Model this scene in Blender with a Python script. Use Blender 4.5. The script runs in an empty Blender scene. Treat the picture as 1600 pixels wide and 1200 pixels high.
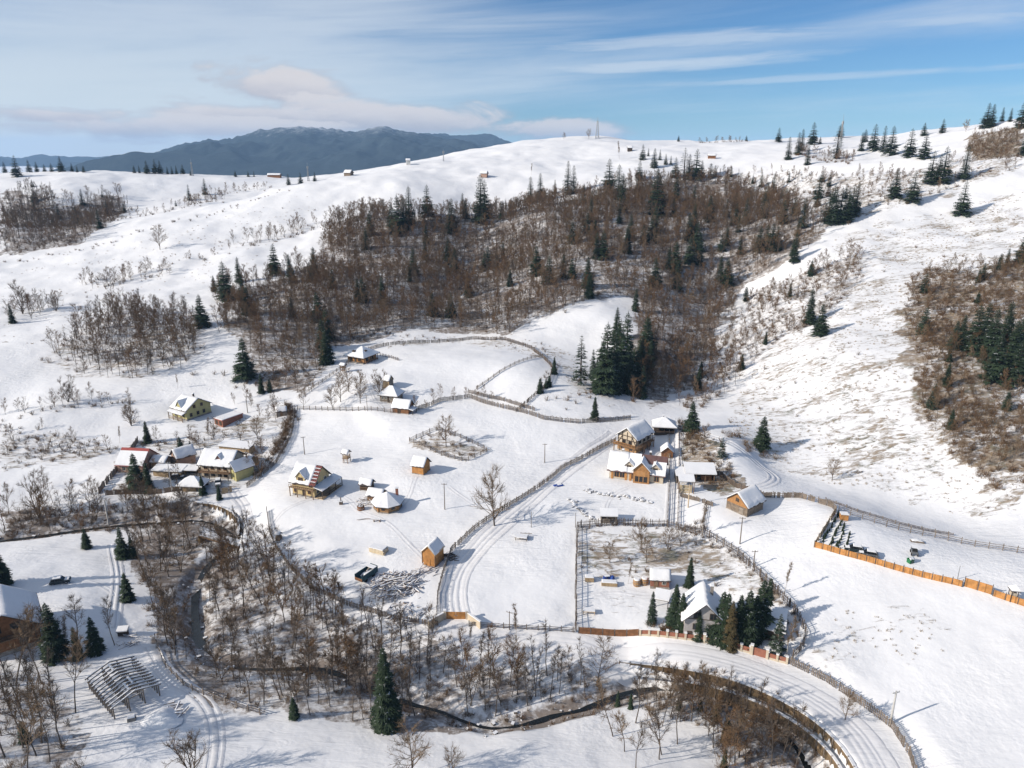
import bpy, math, random
import numpy as np
from mathutils import Vector, Matrix

# ------------------------------------------------------------------ camera, sky, sun, exposure
SC = bpy.context.scene
COL = SC.collection
CAM_H, PITCH, FPX = 100.0, math.radians(17.5), 1142.0       # 1600 px wide photograph
cam_d = bpy.data.cameras.new('camera')
cam = bpy.data.objects.new('camera', cam_d)
COL.objects.link(cam)
cam.location = (0, 0, CAM_H)
cam.rotation_euler = (math.pi / 2 - PITCH, 0, 0)
cam_d.sensor_width = 36.0
cam_d.lens = FPX / 1600 * 36
cam_d.clip_start, cam_d.clip_end = 1.0, 40000.0
SC.camera = cam

SUN_EL, SUN_AZ = math.radians(28.0), math.radians(252.0)    # azimuth clockwise from +Y: sun stands left, a little behind
w = bpy.data.worlds.new('World')
SC.world = w
w.use_nodes = True
nt = w.node_tree
nt.nodes.clear()
def N(tree, kind, **kw):
    n = tree.nodes.new(kind)
    for k, v in kw.items():
        if k.startswith('i_'):
            n.inputs[k[2:].replace('_', ' ')].default_value = v
        else:
            setattr(n, k, v)
    return n
def L(tree, a, b):
    tree.links.new(a, b)
def mth(tree, op, a, b=None, c=None, clamp=False):
    n = tree.nodes.new('ShaderNodeMath'); n.operation = op; n.use_clamp = clamp
    for i, v in enumerate((a, b, c)):
        if v is None: continue
        if isinstance(v, (int, float)): n.inputs[i].default_value = v
        else: tree.links.new(v, n.inputs[i])
    return n.outputs[0]
def smooth(tree, x, lo, hi):
    n = tree.nodes.new('ShaderNodeMapRange'); n.interpolation_type = 'SMOOTHSTEP'
    n.inputs['From Min'].default_value = lo; n.inputs['From Max'].default_value = hi
    tree.links.new(x, n.inputs['Value']); return n.outputs['Result']
def mixc(tree, f, a, b):
    n = tree.nodes.new('ShaderNodeMix'); n.data_type = 'RGBA'
    for s, v in ((0, f), (6, a), (7, b)):
        if isinstance(v, (int, float)): n.inputs[s].default_value = v
        elif isinstance(v, tuple): n.inputs[s].default_value = v if len(v) == 4 else (*v, 1)
        else: tree.links.new(v, n.inputs[s])
    return n.outputs[2]

sky = N(nt, 'ShaderNodeTexSky', sky_type='NISHITA', sun_disc=False, sun_elevation=SUN_EL, sun_rotation=SUN_AZ,
        altitude=900.0, air_density=1.0, dust_density=0.05, ozone_density=3.5)
tc = N(nt, 'ShaderNodeTexCoord')
sep = N(nt, 'ShaderNodeSeparateXYZ')
L(nt, tc.outputs['Generated'], sep.inputs[0])
az = mth(nt, 'ARCTAN2', sep.outputs[0], sep.outputs[1])
el = mth(nt, 'ARCSINE', sep.outputs[2])
def aenoise(sx, sy, off, detail, rough, dist=0.0, skew=0.0):
    cb = N(nt, 'ShaderNodeCombineXYZ')
    e2 = mth(nt, 'MULTIPLY_ADD', az, skew, el)
    L(nt, mth(nt, 'MULTIPLY', az, sx), cb.inputs[0])
    L(nt, mth(nt, 'MULTIPLY', e2, sy), cb.inputs[1])
    cb.inputs[2].default_value = off
    nn = N(nt, 'ShaderNodeTexNoise', i_Scale=1.0, i_Detail=detail, i_Roughness=rough, i_Distortion=dist)
    L(nt, cb.outputs[0], nn.inputs['Vector'])
    return nn.outputs['Fac']
SKYK = 0.1
# high thin cirrus, drawn out sideways, thicker towards the left
cir = aenoise(1.7, 20.0, 3.1, 7, 0.62, 0.5, -0.045)
cir2 = aenoise(0.9, 7.0, 7.7, 4, 0.5, 0.3, -0.03)
veil = smooth(nt, az, 0.35, -0.75)
cirf = smooth(nt, mth(nt, 'ADD', mth(nt, 'ADD', mth(nt, 'MULTIPLY', cir, 0.5), mth(nt, 'MULTIPLY', cir2, 0.6)), mth(nt, 'MULTIPLY', veil, 0.30)), 0.52, 0.84)
cirf = mth(nt, 'MULTIPLY', cirf, 0.66)
def streak(a0, e0, sa, se, sl, k):
    da = mth(nt, 'DIVIDE', mth(nt, 'SUBTRACT', az, a0), sa)
    de = mth(nt, 'DIVIDE', mth(nt, 'SUBTRACT', mth(nt, 'MULTIPLY_ADD', mth(nt, 'SUBTRACT', az, a0), sl, el), e0), se)
    r = mth(nt, 'SQRT', mth(nt, 'ADD', mth(nt, 'MULTIPLY', da, da), mth(nt, 'MULTIPLY', de, de)))
    f = smooth(nt, mth(nt, 'ADD', mth(nt, 'SUBTRACT', 1.0, r), mth(nt, 'MULTIPLY', mth(nt, 'SUBTRACT', fine, 0.5), 2.0)), 0.0, 0.9)
    return mth(nt, 'MULTIPLY', f, k)
fine = aenoise(5.0, 60.0, 11.3, 7, 0.65, 0.5, -0.04)
for q in ((0.19, 0.106, 0.34, 0.011, -0.04, 0.6), (0.24, 0.130, 0.26, 0.014, -0.02, 0.5), (0.50, 0.138, 0.16, 0.014, 0.03, 0.5), (-0.12, 0.098, 0.3, 0.012, -0.05, 0.42), (-0.35, 0.135, 0.4, 0.02, -0.05, 0.4), (0.35, 0.085, 0.35, 0.006, -0.02, 0.35)):
    cirf = mth(nt, 'MAXIMUM', cirf, streak(*q))
# cumulus bank hanging over the far mountain, sloping down to the right
def bank(a0, e0, sa, se, slope):
    da = mth(nt, 'DIVIDE', mth(nt, 'SUBTRACT', az, a0), sa)
    de0 = mth(nt, 'SUBTRACT', mth(nt, 'MULTIPLY_ADD', mth(nt, 'SUBTRACT', az, a0), slope, el), e0)
    de = mth(nt, 'DIVIDE', de0, se)
    r = mth(nt, 'SQRT', mth(nt, 'ADD', mth(nt, 'MULTIPLY', da, da), mth(nt, 'MULTIPLY', de, de)))
    return mth(nt, 'SUBTRACT', 1.0, r), de
n1 = aenoise(8.0, 26.0, 1.3, 8, 0.6, 0.35)
n2 = aenoise(22.0, 60.0, 5.3, 5, 0.6, 0.2)
cum = None; shade = None
for (a0, e0, sa, se, sl) in ((-0.285, 0.076, 0.115, 0.032, 0.06), (-0.17, 0.045, 0.25, 0.027, 0.075), (0.06, 0.027, 0.17, 0.018, 0.03), (-0.30, 0.045, 0.17, 0.02, 0.0),
                             (-0.52, 0.040, 0.11, 0.015, 0.02), (-0.40, 0.030, 0.25, 0.020, 0.0), (-0.80, 0.035, 0.2, 0.02, 0.0)):
    r, de = bank(a0, e0, sa, se, sl)
    f = mth(nt, 'ADD', r, mth(nt, 'MULTIPLY', mth(nt, 'SUBTRACT', n1, 0.5), 2.2))
    f = smooth(nt, f, 0.05, 0.6)
    s = mth(nt, 'MULTIPLY', f, mth(nt, 'ADD', 0.5, mth(nt, 'MULTIPLY', de, 0.5), clamp=True))
    cum = f if cum is None else mth(nt, 'MAXIMUM', cum, f)
    shade = s if shade is None else mth(nt, 'MAXIMUM', shade, s)
lowhaze = smooth(nt, el, 0.16, -0.005)
lowleft = mth(nt, 'MULTIPLY', lowhaze, mth(nt, 'MULTIPLY_ADD', smooth(nt, az, 0.10, -0.5), 0.92, 0.03))
skyc = N(nt, 'ShaderNodeVectorMath', operation='MULTIPLY'); L(nt, sky.outputs[0], skyc.inputs[0]); skyc.inputs[1].default_value = (0.50, 0.75, 0.97)
c0 = mixc(nt, cirf, skyc.outputs[0], (7.5, 8.1, 8.7))
c0 = mixc(nt, lowleft, c0, (7.2, 7.8, 8.0))
cc = mixc(nt, smooth(nt, mth(nt, 'ADD', mth(nt, 'MULTIPLY', shade, 1.2), mth(nt, 'MULTIPLY', mth(nt, 'SUBTRACT', n2, 0.5), 0.5)), 0.15, 0.85), (4.6, 4.5, 5.0), (7.5, 7.0, 6.9))
c0 = mixc(nt, mth(nt, 'MULTIPLY', cum, 0.92), c0, cc)
bg = N(nt, 'ShaderNodeBackground', i_Strength=SKYK)
L(nt, c0, bg.inputs['Color'])
wo = N(nt, 'ShaderNodeOutputWorld')
L(nt, bg.outputs[0], wo.inputs[0])

sd = bpy.data.lights.new('sun', 'SUN')
sd.energy, sd.angle, sd.color = 5.0, math.radians(0.6), (1.0, 0.905, 0.79)
sun = bpy.data.objects.new('sun', sd)
COL.objects.link(sun)
sdir = Vector((math.sin(SUN_AZ) * math.cos(SUN_EL), math.cos(SUN_AZ) * math.cos(SUN_EL), math.sin(SUN_EL)))
sun.rotation_euler = sdir.to_track_quat('Z', 'Y').to_euler()
sun.location = (-200, -60, 300)

SC.view_settings.view_transform = 'Standard'
SC.view_settings.look = 'None'
SC.view_settings.exposure = -0.02
SC.view_settings.gamma = 1.0
SC.view_settings.use_curve_mapping = False
SC.cycles.max_bounces = 6
SC.cycles.diffuse_bounces = 3
SC.cycles.glossy_bounces = 2
SC.cycles.transmission_bounces = 2
SC.cycles.volume_bounces = 1
SC.cycles.transparent_max_bounces = 4
# ------------------------------------------------------------------ noise and geometry helpers
def _hash(ix, iy, s):
    h = (ix.astype(np.int64) * 374761393 + iy.astype(np.int64) * 668265263 + s * 1442695041) & 0x7fffffff
    h = ((h ^ (h >> 13)) * 1274126177) & 0x7fffffff
    return ((h ^ (h >> 16)) & 0xffff) / 65535.0
def vnoise(x, y, s=0):
    x = np.asarray(x, float); y = np.asarray(y, float)
    ix, iy = np.floor(x), np.floor(y)
    fx, fy = x - ix, y - iy
    fx = fx * fx * fx * (fx * (fx * 6 - 15) + 10); fy = fy * fy * fy * (fy * (fy * 6 - 15) + 10)
    a, b, c, d = _hash(ix, iy, s), _hash(ix + 1, iy, s), _hash(ix, iy + 1, s), _hash(ix + 1, iy + 1, s)
    return (a * (1 - fx) + b * fx) * (1 - fy) + (c * (1 - fx) + d * fx) * fy
def fbm(x, y, s=0, o=4):
    v = 0; a = 0.5
    for k in range(o):
        v = v + a * vnoise(x * 2 ** k + 17.3 * k, y * 2 ** k - 9.1 * k, s + k); a *= 0.5
    return v / (1 - 0.5 ** o)

CP, SP = math.cos(PITCH), math.sin(PITCH)
def ray(u, v):
    a = (u - 800) / FPX; b = (600 - v) / FPX
    return a, CP + b * SP, -SP + b * CP
def wY(u, v, Y):
    dx, dy, dz = ray(u, v); t = Y / dy
    return dx * t, Y, CAM_H + dz * t
def wZ(u, v, z):
    dx, dy, dz = ray(u, v); t = (z - CAM_H) / dz
    return dx * t, dy * t, z

# heights read off the valley floor (picture point, height) and distances read off the slopes (picture point, range)
ZP = [(0,1200,5),(200,1200,3.5),(400,1200,2),(640,1200,1.5),(900,1200,1.5),(1150,1200,1),(1400,1200,4),(1600,1200,6),
 (0,1100,5),(200,1100,3.5),(420,1100,2),(560,1130,.5),(650,1080,-1),(800,1080,-1),(800,1150,.8),(950,1090,-1),(1100,1150,0),(1395,1100,4.5),(1600,1100,7),
 (500,1000,.5),(700,1010,2),(900,1010,2.8),(1100,1015,3.6),(1250,1065,3.8),(1330,1110,4.0),
 (1000,1060,-.5),(1150,1100,-.8),(1250,1150,-.8),(1200,1190,-.4),
 (100,970,4.5),(250,960,2),(300,960,-.5),(400,960,1),(450,950,2),(600,965,3.2),(760,975,3.4),(900,970,3.6),(1200,1000,4.5),(1400,970,8),(1600,970,10.5),
 (0,900,5),(150,900,4),(240,900,2),(310,880,0),(420,880,3),(600,900,4),(720,900,4.6),(850,900,5.2),(1000,900,5.4),(1100,880,6.2),(1200,900,7.5),(1400,900,10.5),(1600,900,12),
 (0,820,1),(100,810,.8),(220,805,.8),(330,800,.8),(380,780,3.2),(0,770,4),(150,770,4),(280,770,4),(410,790,5),
 (500,810,6),(600,800,6.6),(720,800,7),(800,800,7.4),(900,800,7.8),(1000,790,8.2),(1100,800,9),(1200,800,11),(1300,800,13),
 (0,700,6.5),(80,690,7),(150,700,7),(300,710,6.2),(380,700,7),(460,720,7.5),(600,720,9),(700,720,9.6),(800,700,10.5),(900,720,9.6),(980,700,10.5),(1060,700,11),(1110,720,11.5),(1150,690,14.5),
 (0,640,10.5),(60,650,11.5),(150,640,11),(300,640,10),(400,650,9.5),(480,645,11),(600,650,13),(700,655,14),(800,660,14),(900,665,13.4),(1000,650,13.2),
 (470,610,14),(560,600,17),(610,625,15.5),(700,610,16),(780,625,15.5),(850,620,17),(930,640,15),(830,570,22),(700,570,21),(620,580,19)]
YP = [(560,560,298),(700,535,322),(850,545,305),(950,480,340),(800,515,330),(650,505,338),(500,510,330),(400,520,312),(330,515,318),(100,565,290),(250,590,276),
 (0,560,290),(0,500,345),(200,470,372),(100,440,425),(300,450,392),(400,400,445),(500,350,505),(560,320,545),(560,420,408),(650,420,402),(745,420,436),(700,470,372),(770,470,368),(870,420,388),(1000,420,392),(1100,420,402),
 (680,340,492),(765,345,528),(860,330,486),(950,320,505),(1060,320,530),(1150,330,492),(1200,300,540),(1000,260,610),(1100,242,650),(1100,223,715),(1200,223,690),
 (1250,262,560),(1350,290,490),(1380,240,575),(1400,215,640),(1500,205,610),(1600,188,560),(1550,232,500),(1450,255,500),(1500,282,455),(1500,335,410),(1400,310,440),(1300,352,420),
 (1240,400,390),(1300,450,338),(1400,400,366),(1500,450,312),(1600,400,338),(1600,500,275),(1500,550,252),(1400,520,282),(1300,550,270),(1210,480,338),(1150,480,366),(1090,540,322),
 (1050,610,272),(1150,610,270),(1250,650,236),(1400,650,223),(1550,650,214),(1600,600,230),(1550,750,186),(1350,750,197),(1200,730,208),(1500,800,178),(1400,800,180),
 (1000,540,306),(1000,610,270),(930,560,300),
 (0,412,470),(130,390,490),(250,352,520),(360,323,560),(480,286,605),(620,262,660),(740,240,720),(820,223,770),(910,214,800),(980,217,790),
 (300,390,470),(620,300,560),(800,270,620),(900,250,660),
 (0,350,600),(100,350,600),(0,300,665),(0,276,720),(90,272,730),(190,320,650),(260,300,690),(250,271,760),(330,312,680),(330,281,740),(420,284,745),(100,310,640)]
WP = [(-900,1000,60),(-500,1000,55),(-200,1000,70),(120,1000,95),(500,1000,90),(900,1000,110),(-900,1400,5),(-300,1400,-5),(200,1400,5),(900,1400,20),
 (-330,840,72),(-150,880,80),(60,900,108),(300,880,100),(520,800,122),(700,800,140),(700,560,140),(560,400,110),(480,300,80),(420,220,48),(330,160,25),(250,120,14),(200,60,10),
 (-560,600,60),(-560,450,40),(-480,350,30),(-400,260,18),(-300,200,10),(-220,150,7),(-170,100,6),(-120,50,5),(0,40,3),(100,50,4),(-800,700,70),(-850,300,40),(850,300,130),(850,600,170),
 (-300,620,55),(-210,680,64),(-390,560,48)]
PTS = np.array([wZ(*p) for p in ZP] + [wY(*p) for p in YP] + WP)
def _tps(pts, lam):
    S = 100.0
    X = pts[:, :2] / S
    n = len(X)
    d2 = ((X[:, None] - X[None]) ** 2).sum(-1)
    K = 0.5 * d2 * np.log(d2 + 1e-12) + lam * np.eye(n)
    Pm = np.c_[np.ones(n), X]
    A = np.zeros((n + 3, n + 3)); A[:n, :n] = K; A[:n, n:] = Pm; A[n:, :n] = Pm.T
    sol = np.linalg.solve(A, np.r_[pts[:, 2], 0, 0, 0])
    def f(x, y):
        x = np.asarray(x) / S; y = np.asarray(y) / S
        out = sol[n] + sol[n + 1] * x + sol[n + 2] * y
        for i in range(n):
            r2 = (x - X[i, 0]) ** 2 + (y - X[i, 1]) ** 2
            out = out + sol[i] * 0.5 * r2 * np.log(r2 + 1e-12)
        return out
    return f
base_h = _tps(PTS, 0.002)

def dpoly(x, y, P):                                   # distance to a polyline and the signed side (+ = left of travel)
    best = np.full(np.shape(x), 1e9); side = np.zeros(np.shape(x)); tt = np.zeros(np.shape(x)); acc = 0.0
    for (ax, ay), (bx, by) in zip(P[:-1], P[1:]):
        ux, uy = bx - ax, by - ay; l2 = ux * ux + uy * uy; l = math.sqrt(l2)
        t = np.clip(((x - ax) * ux + (y - ay) * uy) / l2, 0, 1)
        d = np.hypot(x - ax - t * ux, y - ay - t * uy)
        s = ux * (y - ay) - uy * (x - ax)
        m = d < best
        best = np.where(m, d, best); side = np.where(m, np.sign(s), side); tt = np.where(m, acc + t * l, tt)
        acc += l
    return best, side, tt
def sstep(x, a, b):
    t = np.clip((x - a) / (b - a), 0, 1); return t * t * (3 - 2 * t)
def smoothline(P, n=4):
    P = np.array(P, float)
    for _ in range(n):
        Q = [P[0]]
        for a, b in zip(P[:-1], P[1:]):
            Q += [a * .75 + b * .25, a * .25 + b * .75]
        Q.append(P[-1]); P = np.array(Q)
    return P
def resample(P, step):
    P = np.array(P, float); d = np.r_[0, np.cumsum(np.hypot(*(np.diff(P[:, :2], axis=0).T)))]
    n = max(2, int(round(d[-1] / step)) + 1); t = np.linspace(0, d[-1], n)
    return np.stack([np.interp(t, d, P[:, k]) for k in range(P.shape[1])], 1)

# fan-shaped grid: fine near the camera, coarser with distance
rows = [25.0]
while rows[-1] < 1500: rows.append(rows[-1] + max(0.62, 0.0045 * rows[-1]))
while rows[-1] < 14000: rows.append(rows[-1] * 1.05)
GY = np.array(rows); NS = 500
GS = np.linspace(-1.25, 1.25, NS)
def pre_h(x, y):
    yc = np.minimum(y, 1400)
    z = base_h(np.clip(x, -1000, 1000), yc)
    far = sstep(y, 1000, 1600)
    z = z * (1 - far) + (-25) * far
    k = sstep(y, 260, 420)
    z = z + (fbm(x / 45, y / 45, 3, 3) - .5) * (1.8 + 4.5 * k) + (fbm(x / 9, y / 9, 8, 3) - .5) * (0.5 + 0.9 * k)
    return z
YY, SS = np.meshgrid(GY, GS, indexing='ij')
XX = SS * (YY + 40)
ZZ = pre_h(XX, YY)
def lookup(A, x, y):
    x = np.asarray(x, float); y = np.asarray(y, float)
    i = np.clip(np.searchsorted(GY, y) - 1, 0, len(GY) - 2)
    fy = np.clip((y - GY[i]) / (GY[i + 1] - GY[i]), 0, 1)
    s = (x / (y + 40) - GS[0]) / (GS[1] - GS[0])
    j = np.clip(np.floor(s).astype(int), 0, NS - 2); fx = np.clip(s - j, 0, 1)
    return (A[i, j] * (1 - fx) + A[i, j + 1] * fx) * (1 - fy) + (A[i + 1, j] * (1 - fx) + A[i + 1, j + 1] * fx) * fy
def H(x, y): return lookup(ZZ, x, y)
def at(u, v, z=0.0):                                  # picture point -> the spot on the ground it looks at
    dx, dy, dz = ray(u, v)
    t = np.linspace(70, 1300, 2600)
    g = CAM_H + dz * t - H(dx * t, dy * t) - z
    k = np.argmax(g < 0)
    if g[k] >= 0: k = len(t) - 1
    a, b = t[max(k - 1, 0)], t[k]
    for _ in range(18):
        m = .5 * (a + b)
        if CAM_H + dz * m - float(H(dx * m, dy * m)) - z < 0: b = m
        else: a = m
    return np.array([dx * b, dy * b, CAM_H + dz * b])
def atl(pts): return np.array([at(*p) for p in pts])
def ppm(p):                                           # picture pixels per metre at a point
    return FPX / (p[1] * CP - (p[2] - CAM_H) * SP)
def proj(x, y, z):
    d = y * CP - (z - CAM_H) * SP; up = y * SP + (z - CAM_H) * CP
    return 800 + FPX * x / d, 600 - FPX * up / d

# --- the brook bed, the river wall, the dug pond bank: carved into the sheet
STREAM_PX = [(-30,842),(60,833),(130,822),(190,815),(260,810),(320,806),(362,822),(368,838),(345,858),(318,884),(304,915),(303,955),(309,1005),(330,1032),(400,1040),(490,1037),(545,1050),(600,1076),(640,1095),(690,1106),(715,1118),(770,1133),(830,1123),(870,1109),(900,1105),(935,1092),(975,1079),(1030,1070),(1110,1082),(1200,1120),(1250,1160),(1290,1230)]
STREAM = resample(smoothline(atl(STREAM_PX)[:, :2], 3), 2.0)
WALL_PX = [(968,1033),(1040,1041),(1110,1052),(1170,1070),(1230,1098),(1280,1130),(1320,1170),(1345,1215)]
WALL = resample(smoothline(np.array([wZ(u, v, 3.4)[:2] for u, v in WALL_PX]), 3), 1.5)
RWALL_PX = [(308,786),(330,787),(350,793),(368,804),(374,818),(372,836)]
RWALL = resample(smoothline(np.array([wZ(u, v, 3.2)[:2] for u, v in RWALL_PX]), 3), 1.2)
def carve():
    global ZZ
    Z = ZZ.copy()
    m = (YY < 300) & (np.abs(XX) < 220)
    x, y, z = XX[m], YY[m], Z[m]
    d, s, t = dpoly(x, y, WALL)
    end = sstep(t, 0, 14)
    road = np.interp(t, [0, 200], [3.3, 3.9])
    # level the road behind the wall, drop the bank before it
    k = np.where(s > 0, 1 - sstep(d, 9, 16), 0) * end
    z = z * (1 - k) + (road + 0.0) * k
    k = np.where(s < 0, 1 - sstep(d, 14, 26), 0) * end
    low = np.where(d < 1.7, 1.3, np.where(d < 3.4, -0.3, -1.0))
    z = z * (1 - k) + np.minimum(z, low) * k
    d, s, t = dpoly(x, y, RWALL)
    k = np.where(s > 0, 1 - sstep(d, 3, 8), 0)
    z = z * (1 - k) + 3.2 * k
    k = np.where(s < 0, 1 - sstep(d, 6, 9), 0)
    z = z * (1 - k) + np.minimum(z, 0.6) * k
    d, s, t = dpoly(x, y, STREAM)
    wd = 1.0 + 1.4 * vnoise(x / 4, y / 4, 4)
    z = z - 1.3 * (1 - sstep(d, wd * .55, wd + 2.2))
    Z[m] = z
    ZZ = Z
carve()
def flatten(px, r, z=None, soft=14):                  # level building plots
    global ZZ
    p = at(*px)
    zz = p[2] if z is None else z
    d = np.hypot(XX - p[0], YY - p[1])
    k = 1 - sstep(d, r, r + soft)
    ZZ = ZZ * (1 - k) + zz * k
for px, r in (((489,768),9),((612,792),6),((992,700),9),((1000,742),13),((1163,797),8),((1095,985),9),((30,975),9),((566,566),8),((612,628),4),((632,645),4),((298,650),8),((350,738),9),((225,728),7),((678,880),4),((660,737),4),((1090,752),7),((190,1090),13)):
    flatten(px, r * .55)
# ------------------------------------------------------------------ materials
MAT = {}
def mat(name, col, rough=0.85, var=0.25, scale=6.0, snow=0.0, spec=0.2, stripes=None, bump=0.0, metallic=0.0, rand=0.0):
    m = bpy.data.materials.new(name); m.use_nodes = True; t = m.node_tree
    b = t.nodes['Principled BSDF']
    b.inputs['Roughness'].default_value = rough; b.inputs['Specular IOR Level'].default_value = spec; b.inputs['Metallic'].default_value = metallic
    tcn = N(t, 'ShaderNodeTexCoord')
    nz = N(t, 'ShaderNodeTexNoise', i_Scale=scale, i_Detail=4.0, i_Roughness=0.6)
    L(t, tcn.outputs['Object'], nz.inputs['Vector'])
    f = nz.outputs['Fac']
    dark = tuple(c * (1 - var) for c in col); light = tuple(min(1, c * (1 + var)) for c in col)
    c = mixc(t, smooth(t, f, 0.3, 0.7), dark, light)
    if stripes:                                      # board or log joints: dark lines along an object axis
        axis, width, depth = stripes
        sx = N(t, 'ShaderNodeSeparateXYZ'); L(t, tcn.outputs['Object'], sx.inputs[0])
        src = {'x': sx.outputs[0], 'y': sx.outputs[1], 'z': sx.outputs[2], 'xy': mth(t, 'ADD', sx.outputs[0], sx.outputs[1])}[axis]
        k = mth(t, 'FRACT', mth(t, 'DIVIDE', src, width))
        line = smooth(t, mth(t, 'ABSOLUTE', mth(t, 'SUBTRACT', k, 0.5)), 0.36, 0.49)
        wn = N(t, 'ShaderNodeTexWhiteNoise', noise_dimensions='1D'); L(t, mth(t, 'FLOOR', mth(t, 'DIVIDE', src, width)), wn.inputs['W'])
        c = mixc(t, mth(t, 'MULTIPLY', wn.outputs['Value'], 0.35), c, tuple(x * 0.6 for x in col))
        c = mixc(t, mth(t, 'MULTIPLY', line, depth), c, tuple(x * 0.25 for x in col))
    if rand:
        oi = N(t, 'ShaderNodeObjectInfo')
        c = mixc(t, mth(t, 'MULTIPLY', oi.outputs['Random'], rand), c, tuple(x * 0.35 for x in col))
    if snow:                                         # snow lying on faces that look up
        g = N(t, 'ShaderNodeNewGeometry'); sz = N(t, 'ShaderNodeSeparateXYZ'); L(t, g.outputs['Normal'], sz.inputs[0])
        n3 = N(t, 'ShaderNodeTexNoise', i_Scale=1.7, i_Detail=3.0); L(t, tcn.outputs['Object'], n3.inputs['Vector'])
        up = smooth(t, mth(t, 'ADD', sz.outputs[2], mth(t, 'MULTIPLY', mth(t, 'SUBTRACT', n3.outputs['Fac'], 0.5), 1.2)), 1.05 - snow, 1.3 - snow)
        c = mixc(t, up, c, (0.78, 0.79, 0.82))
    L(t, c, b.inputs['Base Color'])
    if bump:
        bp = N(t, 'ShaderNodeBump', i_Strength=bump, i_Distance=0.05); L(t, f, bp.inputs['Height']); L(t, bp.outputs[0], b.inputs['Normal'])
    MAT[name] = m
    return m

def snow_mat(name, ground=False, tint=(0.81, 0.815, 0.83)):
    m = bpy.data.materials.new(name); m.use_nodes = True; t = m.node_tree
    b = t.nodes['Principled BSDF']; b.inputs['Roughness'].default_value = 0.7; b.inputs['Specular IOR Level'].default_value = 0.25
    tcn = N(t, 'ShaderNodeTexCoord'); P = tcn.outputs['Object']
    def nz(scale, detail=4.0, rough=0.55, vec=None, dist=0.0):
        n = N(t, 'ShaderNodeTexNoise', i_Scale=scale, i_Detail=detail, i_Roughness=rough, i_Distortion=dist); L(t, vec or P, n.inputs['Vector']); return n.outputs['Fac']
    big, mid = nz(0.06, 3), nz(0.9, 4)
    c = mixc(t, smooth(t, big, 0.35, 0.7), tint, tuple(x * 0.95 for x in tint))
    mpw = N(t, 'ShaderNodeMapping'); mpw.inputs['Scale'].default_value = (0.16, 0.7, 0.4); mpw.inputs['Rotation'].default_value = (0, 0, 0.5); L(t, P, mpw.inputs['Vector'])
    drift = mth(t, 'MULTIPLY', nz(1.0, 4, 0.55, mpw.outputs[0], 0.8), mth(t, 'MULTIPLY', smooth(t, nz(0.03, 2), 0.35, 0.65), 1.8))
    bumpsrc = mth(t, 'ADD', mth(t, 'ADD', mth(t, 'MULTIPLY', mth(t, 'MULTIPLY', mid, smooth(t, nz(0.05, 2), 0.4, 0.65)), 0.9), drift), mth(t, 'MULTIPLY', nz(0.18, 3), 1.5))
    if ground:
        at_ = N(t, 'ShaderNodeAttribute', attribute_name='tuft'); lit = N(t, 'ShaderNodeAttribute', attribute_name='litter')
        mp = N(t, 'ShaderNodeMapping'); mp.inputs['Scale'].default_value = (0.36, 1.0, 1.0); L(t, P, mp.inputs['Vector'])
        a = mth(t, 'ADD', mth(t, 'MULTIPLY', nz(0.75, 5, 0.7, mp.outputs[0], 0.6), 0.62), mth(t, 'MULTIPLY', nz(0.13, 3, 0.5, mp.outputs[0]), 0.38))
        g = smooth(t, mth(t, 'ADD', a, mth(t, 'MULTIPLY', at_.outputs['Fac'], 0.34)), 0.66, 0.80)
        g = mth(t, 'MULTIPLY', g, smooth(t, at_.outputs['Fac'], 0.0, 0.12))
        gc = mixc(t, nz(0.3, 3), (0.20, 0.14, 0.085), (0.30, 0.235, 0.16))
        gc = mixc(t, smooth(t, nz(0.18, 2), 0.52, 0.66), gc, (0.13, 0.12, 0.07))
        c = mixc(t, mth(t, 'MULTIPLY', g, 0.9), c, gc)
        l2 = mth(t, 'ADD', mth(t, 'MULTIPLY', nz(0.55, 5, 0.72, None, 0.4), 0.6), mth(t, 'MULTIPLY', nz(0.09, 3), 0.4))
        l = smooth(t, mth(t, 'ADD', l2, mth(t, 'MULTIPLY', lit.outputs['Fac'], 0.42)), 0.68, 0.88)
        l = mth(t, 'MULTIPLY', l, smooth(t, lit.outputs['Fac'], 0.0, 0.15))
        lc = mixc(t, nz(0.4, 4), (0.085, 0.058, 0.038), (0.17, 0.115, 0.075))
        c = mixc(t, mth(t, 'MULTIPLY', l, 0.85), c, lc)
        bumpsrc = mth(t, 'ADD', bumpsrc, mth(t, 'MULTIPLY', g, 0.8))
    L(t, c, b.inputs['Base Color'])
    bp = N(t, 'ShaderNodeBump', i_Strength=0.55 if ground else 0.4, i_Distance=0.35); L(t, bumpsrc, bp.inputs['Height']); L(t, bp.outputs[0], b.inputs['Normal'])
    MAT[name] = m
    return m
snow_mat('ground_snow', True)
snow_mat('snow', False)
snow_mat('road_snow', False, (0.74, 0.74, 0.755))

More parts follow.
